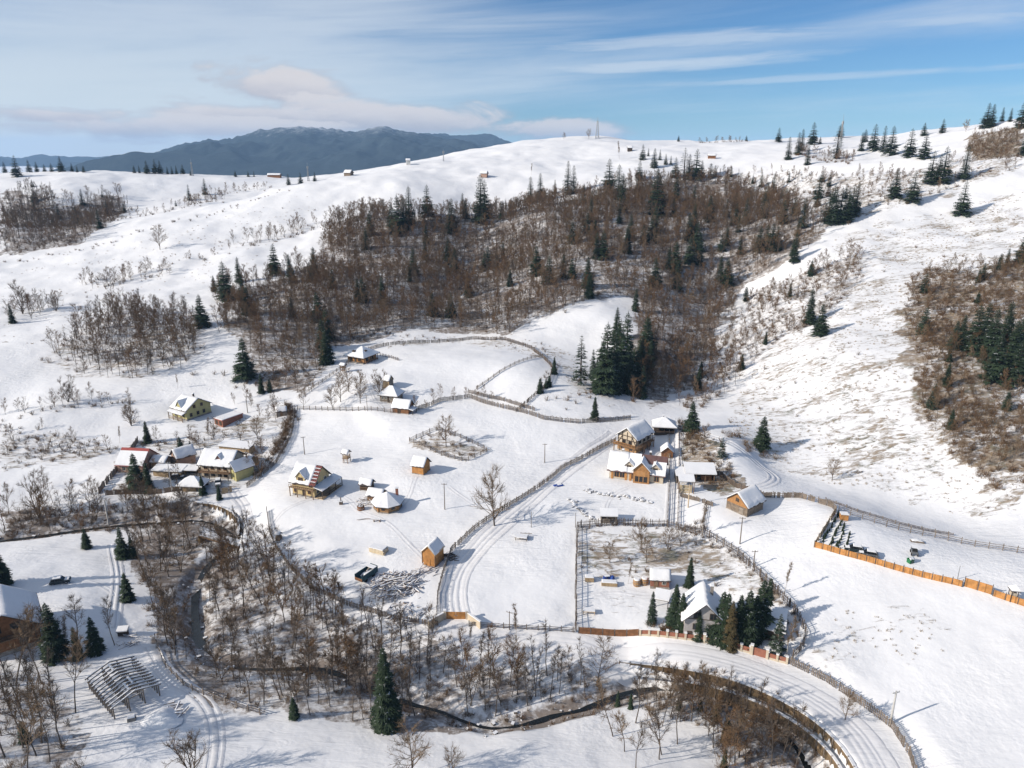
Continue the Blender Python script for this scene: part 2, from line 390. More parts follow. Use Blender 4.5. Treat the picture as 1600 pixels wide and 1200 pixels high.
# ------------------------------------------------------------------ object helpers
class MB:
    """collects faces; build() links them as ONE mesh object"""
    def __init__(s): s.v = []; s.f = []; s.m = []; s.cur = 0
    def add(s, vs, fs, mi=None):
        o = len(s.v); s.v += [tuple(p) for p in vs]; s.f += [tuple(i + o for i in f) for f in fs]
        s.m += [s.cur if mi is None else mi] * len(fs)
    def box(s, c, d, rz=0.0, mi=None, taper=1.0):
        x, y, z = d[0] / 2, d[1] / 2, d[2] / 2; cr, sr = math.cos(rz), math.sin(rz); vs = []
        for k in (-1, 1):
            q = 1 if k < 0 else taper
            for (i, j) in ((-1, -1), (1, -1), (1, 1), (-1, 1)):
                px, py = i * x * q, j * y * q
                vs.append((c[0] + px * cr - py * sr, c[1] + px * sr + py * cr, c[2] + k * z))
        s.add(vs, [(3, 2, 1, 0), (4, 5, 6, 7), (0, 1, 5, 4), (1, 2, 6, 5), (2, 3, 7, 6), (3, 0, 4, 7)], mi)
    def bar(s, a, b, w, h=None, mi=None):             # squared beam between two points
        a, b = Vector(a), Vector(b); d = (b - a)
        if d.length < 1e-6: return
        d.normalize(); u = d.cross(Vector((0, 0, 1)))
        if u.length < 1e-3: u = Vector((1, 0, 0))
        u.normalize(); v = u.cross(d); h = h or w
        vs = [p + u * (i * w / 2) + v * (j * h / 2) for p in (a, b) for (i, j) in ((-1, -1), (1, -1), (1, 1), (-1, 1))]
        s.add(vs, [(0, 1, 2, 3), (7, 6, 5, 4), (4, 5, 1, 0), (5, 6, 2, 1), (6, 7, 3, 2), (7, 4, 0, 3)], mi)
    def tube(s, pts, rad, n=6, cap=True, mi=None):
        pts = [Vector(p) for p in pts]; rings = []
        for i, p in enumerate(pts):
            d = (pts[min(i + 1, len(pts) - 1)] - pts[max(i - 1, 0)]).normalized()
            u = d.cross(Vector((0.13, 0.97, 0.2)));  u = u.normalized(); v = d.cross(u)
            r = rad[i] if hasattr(rad, '__len__') else rad
            rings.append([p + (u * math.cos(2 * math.pi * k / n) + v * math.sin(2 * math.pi * k / n)) * r for k in range(n)])
        fs = [(i * n + k, i * n + (k + 1) % n, (i + 1) * n + (k + 1) % n, (i + 1) * n + k) for i in range(len(pts) - 1) for k in range(n)]
        if cap: fs += [tuple(range(n))[::-1], tuple((len(pts) - 1) * n + k for k in range(n))]
        s.add([q for r in rings for q in r], fs, mi)
    def prism(s, poly, y0, y1, mi=None):              # polygon in xz swept along y
        n = len(poly)
        vs = [(x, y0, z) for x, z in poly] + [(x, y1, z) for x, z in poly]
        s.add(vs, [tuple(range(n)), tuple(range(2 * n - 1, n - 1, -1))] + [((i + 1) % n, i, i + n, (i + 1) % n + n) for i in range(n)], mi)
    def mesh(s, name, mats):
        me = bpy.data.meshes.new(name); me.from_pydata(s.v, [], s.f)
        for m in (mats if isinstance(mats, (list, tuple)) else [mats]): me.materials.append(MAT[m] if isinstance(m, str) else m)
        if any(s.m): me.polygons.foreach_set('material_index', s.m)
        me.validate(); me.update()
        return me
    def build(s, name, mats, parent=None, smooth_=False):
        me = s.mesh(name, mats)
        if smooth_: me.shade_smooth()
        return link(name, me, parent)
def link(name, data, parent=None):
    o = bpy.data.objects.new(name, data); COL.objects.link(o)
    if parent is not None: o.parent = parent
    return o
def tag(o, label=None, cat=None, group=None, kind=None):
    if label: o['label'] = label
    if cat: o['category'] = cat
    if group: o['group'] = group
    if kind: o['kind'] = kind
    return o
def thing(name, label, cat, loc=(0, 0, 0), rz=0.0, group=None):
    o = link(name, None); o.location = loc; o.rotation_euler.z = rz; o.empty_display_size = 0.3
    return tag(o, label, cat, group)
def copy_tree(o, parent=None):
    c = o.copy(); COL.objects.link(c)
    if parent is not None: c.parent = parent
    for ch in o.children: copy_tree(ch, c)
    return c
def height_to(p, vtop):                               # height of something at p whose top shows at picture row vtop
    b = (600 - vtop) / FPX
    return CAM_H + p[1] * (b * CP - SP) / (CP + b * SP) - p[2]
ORD = ['leftmost', 'second from left', 'third from left', 'fourth from left', 'fifth from left', 'sixth from left', 'seventh from left', 'eighth from left', 'ninth from left',
       'tenth from left', 'eleventh from left', 'twelfth from left', 'thirteenth from left', 'fourteenth from left', 'fifteenth from left', 'sixteenth from left', 'seventeenth from left', 'eighteenth from left']

def ORDN(n):
    if n < len(ORD): return ORD[n]
    tens = {2: 'twenty', 3: 'thirty', 4: 'forty', 5: 'fifty'}[(n + 1) // 10] if n >= 19 else None
    if tens is None: return 'nineteenth from left'
    unit = ['', '-first', '-second', '-third', '-fourth', '-fifth', '-sixth', '-seventh', '-eighth', '-ninth'][(n + 1) % 10]
    return (tens[:-1] + 'ieth' if not unit else tens + unit) + ' from left'
# ------------------------------------------------------------------ ground sheet with its vegetation masks
def wpoly(px):
    P = np.array(px, float); Q = []
    for a, b in zip(P, np.roll(P, -1, 0)):
        for t in (0, .25, .5, .75): Q.append(a + (b - a) * t)
    return atl(Q)[:, :2]
def inpoly(x, y, P):
    c = np.zeros(np.shape(x), bool); n = len(P)
    for i in range(n):
        x0, y0 = P[i]; x1, y1 = P[i - 1]
        if y0 == y1: continue
        c ^= ((y0 > y) != (y1 > y)) & (x < (x1 - x0) * (y - y0) / (y1 - y0) + x0)
    return c
ZONE = {k: wpoly(v) for k, v in dict(
    main=[(345,455),(420,445),(500,400),(515,350),(560,335),(620,335),(700,340),(770,335),(830,322),(900,312),(960,300),(1000,285),(1090,282),(1150,285),(1215,305),(1262,345),(1300,350),(1245,405),(1165,445),(1130,500),(1120,560),(1065,612),(1005,640),(985,560),(1000,500),(985,470),(930,462),(835,500),(800,520),(720,518),(645,515),(560,540),(530,545),(460,620),(405,600),(360,520)],
    gully=[(1100,575),(1150,500),(1190,450),(1260,425),(1340,395),(1345,440),(1280,500),(1200,545),(1150,600),(1090,640),(1055,640)],
    left=[(72,560),(130,515),(185,480),(270,490),(320,505),(318,545),(270,585),(210,592),(120,588)],
    farleft=[(0,402),(0,300),(60,300),(110,325),(150,305),(190,305),(200,330),(170,350),(120,385),(60,392)],
    right=[(1415,440),(1450,420),(1520,425),(1600,400),(1600,760),(1560,760),(1490,720),(1440,650),(1430,560),(1410,500)],
    rightslope=[(1180,570),(1240,430),(1350,350),(1450,335),(1600,300),(1600,800),(1480,800),(1200,725),(1130,650)],
    upper=[(1080,285),(1220,265),(1340,275),(1450,265),(1540,230),(1600,215),(1600,260),(1500,300),(1400,320),(1330,350),(1260,340),(1200,300)],
    topright=[(1520,210),(1600,195),(1600,245),(1540,250),(1510,235)],
    bankA=[(195,850),(215,795),(300,790),(330,850),(300,880),(296,1000),(330,1028),(420,1032),(420,1120),(330,1100),(270,1050),(245,1000),(235,930)],
    bankB=[(330,860),(372,845),(420,850),(440,900),(500,940),(600,965),(690,985),(720,1000),(730,1040),(960,1040),(985,1060),(930,1085),(830,1118),(770,1128),(690,1098),(620,1065),(545,1040),(400,1035),(330,1020),(312,960),(320,900)],
    bankC=[(420,1045),(540,1050),(600,1085),(700,1118),(790,1140),(880,1115),(985,1085),(1060,1080),(1150,1100),(1230,1135),(1290,1185),(1310,1215),(1140,1215),(1110,1130),(1000,1110),(940,1108),(860,1130),(760,1145),(690,1142),(560,1135),(460,1120),(420,1110)],
    bankD=[(0,800),(60,795),(200,795),(330,785),(330,815),(200,828),(60,838),(0,845)],
    corner=[(-60,1050),(50,1055),(95,1100),(150,1150),(130,1215),(-60,1215)],
    orchard=[(905,830),(1000,828),(1080,840),(1150,870),(1200,915),(1230,960),(1150,930),(1080,900),(905,900)],
    pond=[(1270,965),(1330,950),(1440,960),(1490,1000),(1440,1035),(1290,1030)],
    behind=[(700,525),(640,520),(600,545),(720,535),(860,560),(900,620),(960,640),(930,560),(800,525)],
    leftedge=[(0,660),(60,670),(140,690),(190,700),(130,720),(0,735)],
    leftfield=[(0,420),(250,360),(480,300),(500,350),(400,400),(340,450),(180,480),(70,560),(0,540)],
    yards=[(200,690),(330,660),(440,640),(450,680),(400,740),(380,760),(300,790),(170,760)],
    lanebush=[(1060,655),(1120,690),(1150,740),(1200,775),(1120,770),(1060,735)],
    diamond=[(640,690),(680,672),(720,685),(765,705),(730,722),(690,712)],
    yardred=[(905,900),(1080,900),(1230,965),(1240,1020),(1100,990),(905,985)]).items()}
def blob(P, soft, X, Y):
    m = np.zeros(X.shape)
    x0, y0 = P.min(0) - soft; x1, y1 = P.max(0) + soft
    b = (X > x0) & (X < x1) & (Y > y0) & (Y < y1)
    xb = X[b] + (fbm(X[b] / 14, Y[b] / 14, 21) - .5) * soft * 2; yb = Y[b] + (fbm(X[b] / 14, Y[b] / 14, 22) - .5) * soft * 2
    m[b] = inpoly(xb, yb, P)
    return m
tuft = np.zeros(XX.shape); litter = np.zeros(XX.shape)
for k, v, s_ in (('rightslope', .50, 9), ('right', .75, 10), ('upper', .55, 10), ('topright', .9, 8), ('pond', .38, 5), ('orchard', .64, 4), ('behind', .45, 6), ('leftfield', .16, 10), ('leftedge', .5, 5),
                 ('yards', .5, 5), ('lanebush', .75, 4), ('diamond', .6, 3), ('yardred', .25, 3), ('main', .45, 8), ('corner', .3, 5), ('left', .5, 5)):
    tuft = np.maximum(tuft, v * blob(ZONE[k], s_, XX, YY))
for k, v, s_ in (('main', .76, 9), ('left', .5, 6), ('farleft', .75, 10), ('right', .62, 9), ('gully', .55, 7), ('upper', .25, 8), ('topright', .3, 6), ('bankA', .78, 3), ('bankB', .68, 3), ('bankC', .68, 3), ('bankD', .75, 3), ('corner', .6, 5)):
    litter = np.maximum(litter, v * blob(ZONE[k], s_, XX, YY))
tuft = np.maximum(tuft, 0.09 * ((YY > 250) & (YY < 1500)))
ds_, _, _ = dpoly(XX[:400], YY[:400], STREAM)
litter[:400] = np.maximum(litter[:400], 0.8 * (1 - sstep(ds_, 2.2, 4.0)))
me = bpy.data.meshes.new('ground'); nr, nc = ZZ.shape
idx = np.arange(nr * nc).reshape(nr, nc)
quads = np.stack([idx[:-1, :-1], idx[:-1, 1:], idx[1:, 1:], idx[1:, :-1]], -1).reshape(-1, 4)
me.vertices.add(nr * nc); me.vertices.foreach_set('co', np.stack([XX, YY, ZZ], -1).ravel().astype(np.float32))
me.loops.add(quads.size); me.loops.foreach_set('vertex_index', quads.ravel().astype(np.int32))
me.polygons.add(len(quads)); me.polygons.foreach_set('loop_start', np.arange(0, quads.size, 4, dtype=np.int32)); me.polygons.foreach_set('loop_total', np.full(len(quads), 4, np.int32))
me.update(calc_edges=True); me.shade_smooth()
for nm, A in (('tuft', tuft), ('litter', litter)):
    me.attributes.new(nm, 'FLOAT', 'POINT').data.foreach_set('value', A.ravel().astype(np.float32))
me.materials.append(MAT['ground_snow'])
tag(link('ground', me), kind='structure')

# ------------------------------------------------------------------ brook
def ribbon(name, P, half, matn, lift, zf=None, kind='structure', cols=3):
    P = np.array(P); T = np.gradient(P, axis=0); T /= np.hypot(T[:, 0], T[:, 1])[:, None]; Nn = np.stack([-T[:, 1], T[:, 0]], 1)
    hw = half if hasattr(half, '__len__') else np.full(len(P), half)
    b = MB(); vs = []
    for k in range(cols):
        o = (k / (cols - 1) * 2 - 1)
        q = P + Nn * (hw * o)[:, None]
        z = (H(q[:, 0], q[:, 1]) if zf is None else zf) + lift
        vs.append(np.c_[q, z])
    V = np.stack(vs, 1).reshape(-1, 3); n = len(P)
    b.add(V, [(i * cols + k, i * cols + k + 1, (i + 1) * cols + k + 1, (i + 1) * cols + k) for i in range(n - 1) for k in range(cols - 1)])
    return tag(b.build(name, matn, smooth_=True), kind=kind)
def water_mat():
    m = bpy.data.materials.new('brook_water'); m.use_nodes = True; t = m.node_tree; b = t.nodes['Principled BSDF']
    b.inputs['Base Color'].default_value = (0.012, 0.014, 0.014, 1); b.inputs['Roughness'].default_value = 0.12
    n = N(t, 'ShaderNodeTexNoise', i_Scale=2.5, i_Detail=4.0); tcn = N(t, 'ShaderNodeTexCoord'); L(t, tcn.outputs['Object'], n.inputs['Vector'])
    bp = N(t, 'ShaderNodeBump', i_Strength=0.6, i_Distance=0.1); L(t, n.outputs['Fac'], bp.inputs['Height']); L(t, bp.outputs[0], b.inputs['Normal'])
    MAT['brook_water'] = m
water_mat()
_, _, _ts = dpoly(*at(318, 884)[:2], STREAM); _t0 = float(_ts); _t1 = float(dpoly(*at(330, 1032)[:2], STREAM)[2]); _t2 = float(dpoly(*at(640, 1095)[:2], STREAM)[2])
_tt = np.arange(len(STREAM)) * 2.0
WIDE = 1 + 1.1 * sstep(_tt, _t0 - 12, _t0 + 4) * (1 - sstep(_tt, _t1 - 4, _t1 + 14)) + .25 * sstep(_tt, _t1, _t1 + 10) * (1 - sstep(_tt, _t2, _t2 + 20))
Zs = H(STREAM[:, 0], STREAM[:, 1])
Zs = np.convolve(np.pad(Zs, 6, mode='edge'), np.ones(13) / 13, 'valid')
ribbon('brook', STREAM, WIDE * (0.22 + .48 * vnoise(np.arange(len(STREAM)) * .35, np.zeros(len(STREAM)), 5)), 'brook_water', 0.22, Zs)

# ------------------------------------------------------------------ far mountains
def mountain(name, sky, Y0, Yc, Y1, snow_line, seed, nx=260, ny=90):
    u = np.linspace(sky[0][0], sky[-1][0], nx); v = np.interp(u, [p[0] for p in sky], [p[1] for p in sky])
    tanx = (u - 800) / FPX; b = (600 - v) / FPX
    top = CAM_H + Yc * (b * CP - SP) / (CP + b * SP)
    tx = tanx / (CP + b * SP)
    yy = np.linspace(Y0, Y1, ny); U, Yg = np.meshgrid(np.arange(nx), yy, indexing='xy')
    X = tx[U] * (Yg * .35 + Yc * .65)
    k = np.where(Yg < Yc, (Yg - Y0) / (Yc - Y0), 1 - (Yg - Yc) / (Y1 - Yc))
    sp = fbm(X / 900 + fbm(X / 500, Yg / 700, seed) * .6, Yg / 1900, seed + 3, 4) - .5
    sp2 = fbm(X / 260, Yg / 420, seed + 5, 4) - .5
    Z = -30 + (top[U] + 30) * (k ** 0.85) + (sp * 620 + sp2 * 190) * k * (1.05 - k) * 2.0
    Z = Z + (fbm(X / 38, Yg / 38, seed + 8, 2) - .5) * 26 * np.clip(k * 3, 0, 1)
    mb = MB(); mb.add(np.stack([X, Yg, Z], -1).reshape(-1, 3), [(j * nx + i, j * nx + i + 1, (j + 1) * nx + i + 1, (j + 1) * nx + i) for j in range(ny - 1) for i in range(nx - 1)])
    m = bpy.data.materials.new(name + '_forest'); m.use_nodes = True; t = m.node_tree; bs = t.nodes['Principled BSDF']; bs.inputs['Roughness'].default_value = 1.0; bs.inputs['Specular IOR Level'].default_value = 0
    g = N(t, 'ShaderNodeNewGeometry'); sp_ = N(t, 'ShaderNodeSeparateXYZ'); L(t, g.outputs['Position'], sp_.inputs[0])
    n1_ = N(t, 'ShaderNodeTexNoise', i_Scale=0.012, i_Detail=6.0, i_Roughness=0.65); L(t, g.outputs['Position'], n1_.inputs['Vector'])
    n2_ = N(t, 'ShaderNodeTexNoise', i_Scale=0.05, i_Detail=3.0, i_Roughness=0.7); L(t, g.outputs['Position'], n2_.inputs['Vector'])
    hgt = mth(t, 'DIVIDE', mth(t, 'SUBTRACT', sp_.outputs[2], snow_line), 260.0)
    f = smooth(t, mth(t, 'ADD', mth(t, 'ADD', hgt, mth(t, 'MULTIPLY', n1_.outputs['Fac'], 0.9)), mth(t, 'MULTIPLY', n2_.outputs['Fac'], 0.7)), 0.78, 1.55)
    c = mixc(t, n2_.outputs['Fac'], (0.010, 0.019, 0.024), (0.05, 0.064, 0.07))
    L(t, mixc(t, f, c, (0.62, 0.64, 0.68)), bs.inputs['Base Color'])
    MAT[m.name] = m
    return tag(mb.build(name, m.name, smooth_=True), kind='structure')
mountain('mountain', [(60,300),(110,262),(150,253),(200,247),(235,238),(262,228),(300,219),(325,214),(352,213),(368,210),(400,199),(435,195),(470,197),(500,199),(545,204),(557,205),(580,200),(602,197),(625,206),(640,207),(690,217),(740,228),(800,240),(900,270)], 3900, 6200, 7600, 232, 31)
mountain('mountain', [(560,260),(640,212),(665,207),(690,208),(712,211),(745,215),(772,214),(795,222),(830,232),(940,250)], 6500, 8600, 9800, 520, 47, 120, 50)
mountain('hills', [(-500,240),(-300,226),(-100,236),(0,243),(30,246),(62,240),(90,243),(118,248),(150,254),(230,262),(340,266)], 7000, 9000, 10500, 600, 61, 160, 50)

# ------------------------------------------------------------------ air
hz = bpy.data.materials.new('air'); hz.use_nodes = True; t = hz.node_tree; t.nodes.clear()
pv = N(t, 'ShaderNodeVolumePrincipled', i_Density=0.000056, i_Anisotropy=0.0); pv.inputs['Color'].default_value = (0.42, 0.67, 1.0, 1)
ou = N(t, 'ShaderNodeOutputMaterial'); L(t, pv.outputs[0], ou.inputs['Volume'])
MAT['air'] = hz
b = MB(); b.box((0, 6500, 152), (36000, 14200 + 4400, 484))
tag(b.build('haze', 'air'), kind='stuff')
# ------------------------------------------------------------------ plants: a few meshes of each kind, shared by all copies
def bark(name, col, dark, snow=0.35):
    m = bpy.data.materials.new(name); m.use_nodes = True; t = m.node_tree; b = t.nodes['Principled BSDF']
    b.inputs['Roughness'].default_value = 0.9; b.inputs['Specular IOR Level'].default_value = 0.1
    tcn = N(t, 'ShaderNodeTexCoord'); n = N(t, 'ShaderNodeTexNoise', i_Scale=3.0, i_Detail=3.0); L(t, tcn.outputs['Object'], n.inputs['Vector'])
    oi = N(t, 'ShaderNodeObjectInfo')
    c = mixc(t, n.outputs['Fac'], dark, col)
    c = mixc(t, mth(t, 'MULTIPLY', oi.outputs['Random'], 0.5), c, tuple(x * 0.55 for x in col))
    if snow:
        g = N(t, 'ShaderNodeNewGeometry'); s = N(t, 'ShaderNodeSeparateXYZ'); L(t, g.outputs['Normal'], s.inputs[0])
        c = mixc(t, mth(t, 'MULTIPLY', smooth(t, s.outputs[2], 0.55, 0.95), snow), c, (0.75, 0.76, 0.79))
    L(t, c, b.inputs['Base Color']); MAT[name] = m
bark('bark_grey', (0.17, 0.14, 0.115), (0.075, 0.06, 0.05), 0.5)
bark('twig_brown', (0.20, 0.135, 0.08), (0.10, 0.068, 0.043), 0.0)
bark('twig_grey', (0.165, 0.128, 0.098), (0.085, 0.066, 0.052), 0.0)
bark('twig_red', (0.225, 0.138, 0.075), (0.13, 0.08, 0.046), 0.0)
bark('twig_tan', (0.28, 0.20, 0.128), (0.17, 0.12, 0.077), 0.0)
bark('birch_bark', (0.62, 0.58, 0.52), (0.30, 0.27, 0.24), 0.0)
def needle(name, a, bcol, snow):
    m = bpy.data.materials.new(name); m.use_nodes = True; t = m.node_tree; b = t.nodes['Principled BSDF']
    b.inputs['Roughness'].default_value = 0.75; b.inputs['Specular IOR Level'].default_value = 0.15
    tcn = N(t, 'ShaderNodeTexCoord'); n = N(t, 'ShaderNodeTexNoise', i_Scale=0.9, i_Detail=3.0); L(t, tcn.outputs['Object'], n.inputs['Vector'])
    oi = N(t, 'ShaderNodeObjectInfo')
    c = mixc(t, smooth(t, n.outputs['Fac'], .3, .7), a, bcol)
    c = mixc(t, mth(t, 'MULTIPLY', oi.outputs['Random'], 0.55), c, tuple(x * 0.55 for x in a))
    if snow:
        g = N(t, 'ShaderNodeNewGeometry'); s = N(t, 'ShaderNodeSeparateXYZ'); L(t, g.outputs['Normal'], s.inputs[0])
        n3 = N(t, 'ShaderNodeTexNoise', i_Scale=1.3, i_Detail=4.0, i_Roughness=0.7); L(t, tcn.outputs['Object'], n3.inputs['Vector'])
        k = mth(t, 'MULTIPLY', smooth(t, mth(t, 'ABSOLUTE', s.outputs[2]), 0.3, 0.8), smooth(t, n3.outputs['Fac'], 0.66 - snow * .25, 0.78 - snow * .25))
        c = mixc(t, k, c, (0.72, 0.74, 0.77))
    L(t, c, b.inputs['Base Color']); MAT[name] = m
needle('needles', (0.046, 0.07, 0.036), (0.02, 0.036, 0.025), 0.22)
needle('needles_snowy', (0.05, 0.072, 0.044), (0.026, 0.042, 0.032), 0.45)
needle('needles_brown', (0.125, 0.092, 0.045), (0.06, 0.058, 0.03), 0.0)

class Tree:
    def __init__(s, seed): s.r = random.Random(seed); s.trunk = MB(); s.crown = MB()
    def rv(s, k): return Vector((s.r.gauss(0, k), s.r.gauss(0, k), s.r.gauss(0, k)))
    def limb(s, p, d, ln, r0, r1, n, wob, up, mb, sides):
        pts = [Vector(p)]; ds = [d.normalized()]; d = d.normalized()
        for i in range(n):
            d = (d + s.rv(wob) + Vector((0, 0, up))).normalized(); pts.append(pts[-1] + d * (ln / n)); ds.append(d)
        rad = [r0 + (r1 - r0) * i / n for i in range(n + 1)]
        if sides >= 3: mb.tube(pts, rad, sides, cap=False)
        else:
            side = d.cross(s.rv(1)).normalized(); vs = []
            for q, rr in zip(pts, rad): vs += [q + side * rr, q - side * rr]
            mb.add(vs, [(2 * i, 2 * i + 1, 2 * i + 3, 2 * i + 2) for i in range(n)])
        return pts, ds
    def twigs(s, pts, ds, n, l0, l1, spread, up, w=0.022):
        for _ in range(n):
            i = s.r.randint(1, len(pts) - 1); f = s.r.random()
            q = pts[i - 1].lerp(pts[i], f); d = (ds[i] + s.rv(spread) + Vector((0, 0, up))).normalized(); l = s.r.uniform(l0, l1)
            e = q + d * l; sd = d.cross(s.rv(1)).normalized() * w
            s.crown.add([q + sd, q - sd, e], [(0, 1, 2)])
    def perp(s, d, ang):
        a = d.cross(s.rv(1)).normalized(); return (d * math.cos(ang) + a * math.sin(ang)).normalized()
def bare(seed, h, r0, clear, nb, ang, ratio, n2, n3, up=0.05, stems=1, tw=0.024, lean=0.04, top=1.0):
    T = Tree(seed); r = T.r
    for st in range(stems):
        d0 = Vector((0, 0, 1)) + T.rv(lean) + (Vector((math.cos(st * 2.4 + seed), math.sin(st * 2.4 + seed), 0)) * (0.28 if stems > 1 else 0))
        hh = h * (1 if st == 0 else r.uniform(.7, .95))
        pts, ds = T.limb((r.uniform(-.15, .15) * (stems > 1), r.uniform(-.15, .15) * (stems > 1), -0.4), d0, hh + .4, r0 * (1 if stems == 1 else .6), 0.02, 9, 0.045, 0.03, T.trunk, 5)
        for k in range(nb // stems):
            f = clear + (1 - clear) * ((k + r.random()) / (nb // stems)); x = f * 9; i = min(8, int(x))
            q = pts[i].lerp(pts[i + 1], x - i); ln = hh * ratio * (1.12 - f * .78) * r.uniform(.7, 1.15)
            b = T.perp(ds[i + 1], ang * r.uniform(.75, 1.25)); b.z = abs(b.z) * 1.0
            p1, d1 = T.limb(q, b, ln, r0 * .34 * (1.15 - f) + .018, 0.012, 4, 0.13, up * 2, T.crown, 3)
            for _ in range(n2):
                i1 = r.choice((2, 3, 3, 4, 4)); q2 = p1[i1 - 1].lerp(p1[i1], r.random())
                p2, d2 = T.limb(q2, T.perp(d1[i1], r.uniform(.4, .9)) + Vector((0, 0, .12)), ln * r.uniform(.28, .5), 0.026, 0.008, 2, 0.15, up, T.crown, 2)
                T.twigs(p2, d2, n3, .35, .95, .45, .12, tw)
            T.twigs(p1[2:], d1[2:], n3, .4, 1.0, .45, .1, tw)
        T.twigs(pts[-4:], ds[-4:], n3 * 3, .4, .9, .5, .2, tw)
    return T
def spruce(seed, h, r, dens=1.0, sparse=0.0, clear=0.06, droop=0.32):
    T = Tree(seed); R = T.r
    T.trunk.tube([(0, 0, -.5), (0, 0, h * .3), (0, 0, h * .7), (0, 0, h)], [.018 * h + .04, .014 * h + .03, .008 * h, .015], 6, cap=False)
    z = h * clear; lvl = 0
    while z < h * .985:
        f = 1 - z / h
        rad = r * (f ** 0.78) * R.uniform(.78, 1.14) + .2
        nb = max(5, int((6 + rad * 3.4) * dens))
        if R.random() < sparse: nb = max(2, nb // 3)
        a0 = R.random() * 6.28
        for k in range(nb):
            a = a0 + 6.283 * k / nb + R.uniform(-.25, .25); l = rad * R.uniform(.68, 1.18)
            dx, dy = math.cos(a), math.sin(a); dr = droop * R.uniform(.6, 1.4) * (.5 + .9 * f)
            def P(t, side=0.0, dz=0.0):
                return (dx * l * t - dy * side, dy * l * t + dx * side, z + l * (.18 * t - dr * t * t) + dz)
            wdt = .24 * l + .2
            # ragged fan: a few overlapping spear-shaped sprays, drooping at their edges
            for (t0, t1, s1) in ((0, 1.0, 0), (.15, .82, wdt), (.15, .82, -wdt), (.4, .98, wdt * .75), (.4, .98, -wdt * .75)):
                q0 = P(t0); q1 = P(t1 * R.uniform(.9, 1.05), s1 * R.uniform(.8, 1.3), -abs(s1) * .35)
                m = P((t0 + t1) * .5, s1 * .3 + .12 * l, -.10 * l); m2 = P((t0 + t1) * .5, s1 * .3 - .12 * l, -.10 * l)
                T.crown.add([q0, m, q1, m2], [(0, 1, 2), (0, 2, 3)])
            for q in range(max(1, int(l * 1.1))):       # hanging sprays below the branch
                t = R.uniform(.3, .95); s1 = R.uniform(-1, 1) * wdt; a1 = P(t, s1); hh = R.uniform(.25, .55) * (.5 + .25 * l)
                T.crown.add([a1, (a1[0] + dx * .22, a1[1] + dy * .22, a1[2] - .05), (a1[0] + R.uniform(-.1, .1), a1[1] + R.uniform(-.1, .1), a1[2] - hh)], [(0, 1, 2)])
        z += (0.26 + .36 * f) * (h / 15) ** .5 * R.uniform(.8, 1.2) / dens ** .5; lvl += 1
    T.crown.add([(0.1, 0, h - .6), (-.06, .09, h - .6), (-.06, -.09, h - .6), (0, 0, h + .35)], [(0, 1, 3), (1, 2, 3), (2, 0, 3)])
    return T
class Kind:                                            # meshes of one plant variant: trunk, crown, and both joined
    def __init__(s, T, h, tm, cm, nm):
        s.h = h
        s.trunk = T.trunk.mesh('trunk', tm); s.crown = T.crown.mesh('crown', cm)
        J = MB(); J.add(T.trunk.v, T.trunk.f, 0); J.add(T.crown.v, T.crown.f, 1)
        s.both = J.mesh(nm, [tm, cm])
BARE = [Kind(bare(11, 11, .11, .24, 22, .8, .36, 7, 6, tw=.019), 11, 'bark_grey', 'twig_brown', 'bare_tree'),
        Kind(bare(12, 12, .12, .36, 20, .66, .31, 7, 6, tw=.019), 12, 'bark_grey', 'twig_grey', 'bare_tree'),
        Kind(bare(13, 9, .09, .14, 22, .85, .40, 7, 6, tw=.019), 9, 'bark_grey', 'twig_red', 'bare_tree'),
        Kind(bare(14, 10, .09, .40, 18, .6, .32, 7, 6, lean=.12, tw=.019), 10, 'bark_grey', 'twig_tan', 'bare_tree'),
        Kind(bare(15, 10, .15, .10, 26, .85, .42, 7, 6, stems=2, tw=.019), 10, 'bark_grey', 'twig_brown', 'bare_tree'),
        Kind(bare(16, 8.5, .08, .18, 20, .7, .36, 7, 6, lean=.1, tw=.019), 8.5, 'bark_grey', 'twig_red', 'bare_tree')]
BARE += [Kind(bare(17, 12, .10, .35, 16, .5, .2, 5, 5, tw=.016, lean=.05), 12, 'bark_grey', 'twig_grey', 'bare_tree'), Kind(bare(18, 11, .095, .45, 14, .45, .18, 5, 5, tw=.016, lean=.08), 11, 'bark_grey', 'twig_grey', 'bare_tree')]
LOOK = ['upright brown crowned', 'tall high crowned', 'reddish full crowned', 'leaning tan twigged', 'double stemmed', 'slim reddish', 'thin pole like', 'thin high tufted']
ROUND = [Kind(bare(21, 8, .14, .16, 34, .95, .52, 8, 6, stems=1, tw=.017), 8, 'bark_grey', 'twig_tan', 'bare_tree'),
         Kind(bare(22, 9, .22, .08, 42, .85, .48, 8, 6, stems=3, tw=.017), 9, 'bark_grey', 'twig_brown', 'bare_tree')]
BIRCH = [Kind(bare(31, 14, .13, .3, 28, .5, .2, 7, 6, lean=.05), 14, 'birch_bark', 'twig_tan', 'birch_tree'),
         Kind(bare(32, 11, .09, .35, 22, .4, .17, 6, 6, lean=.05), 11, 'birch_bark', 'twig_tan', 'birch_tree')]
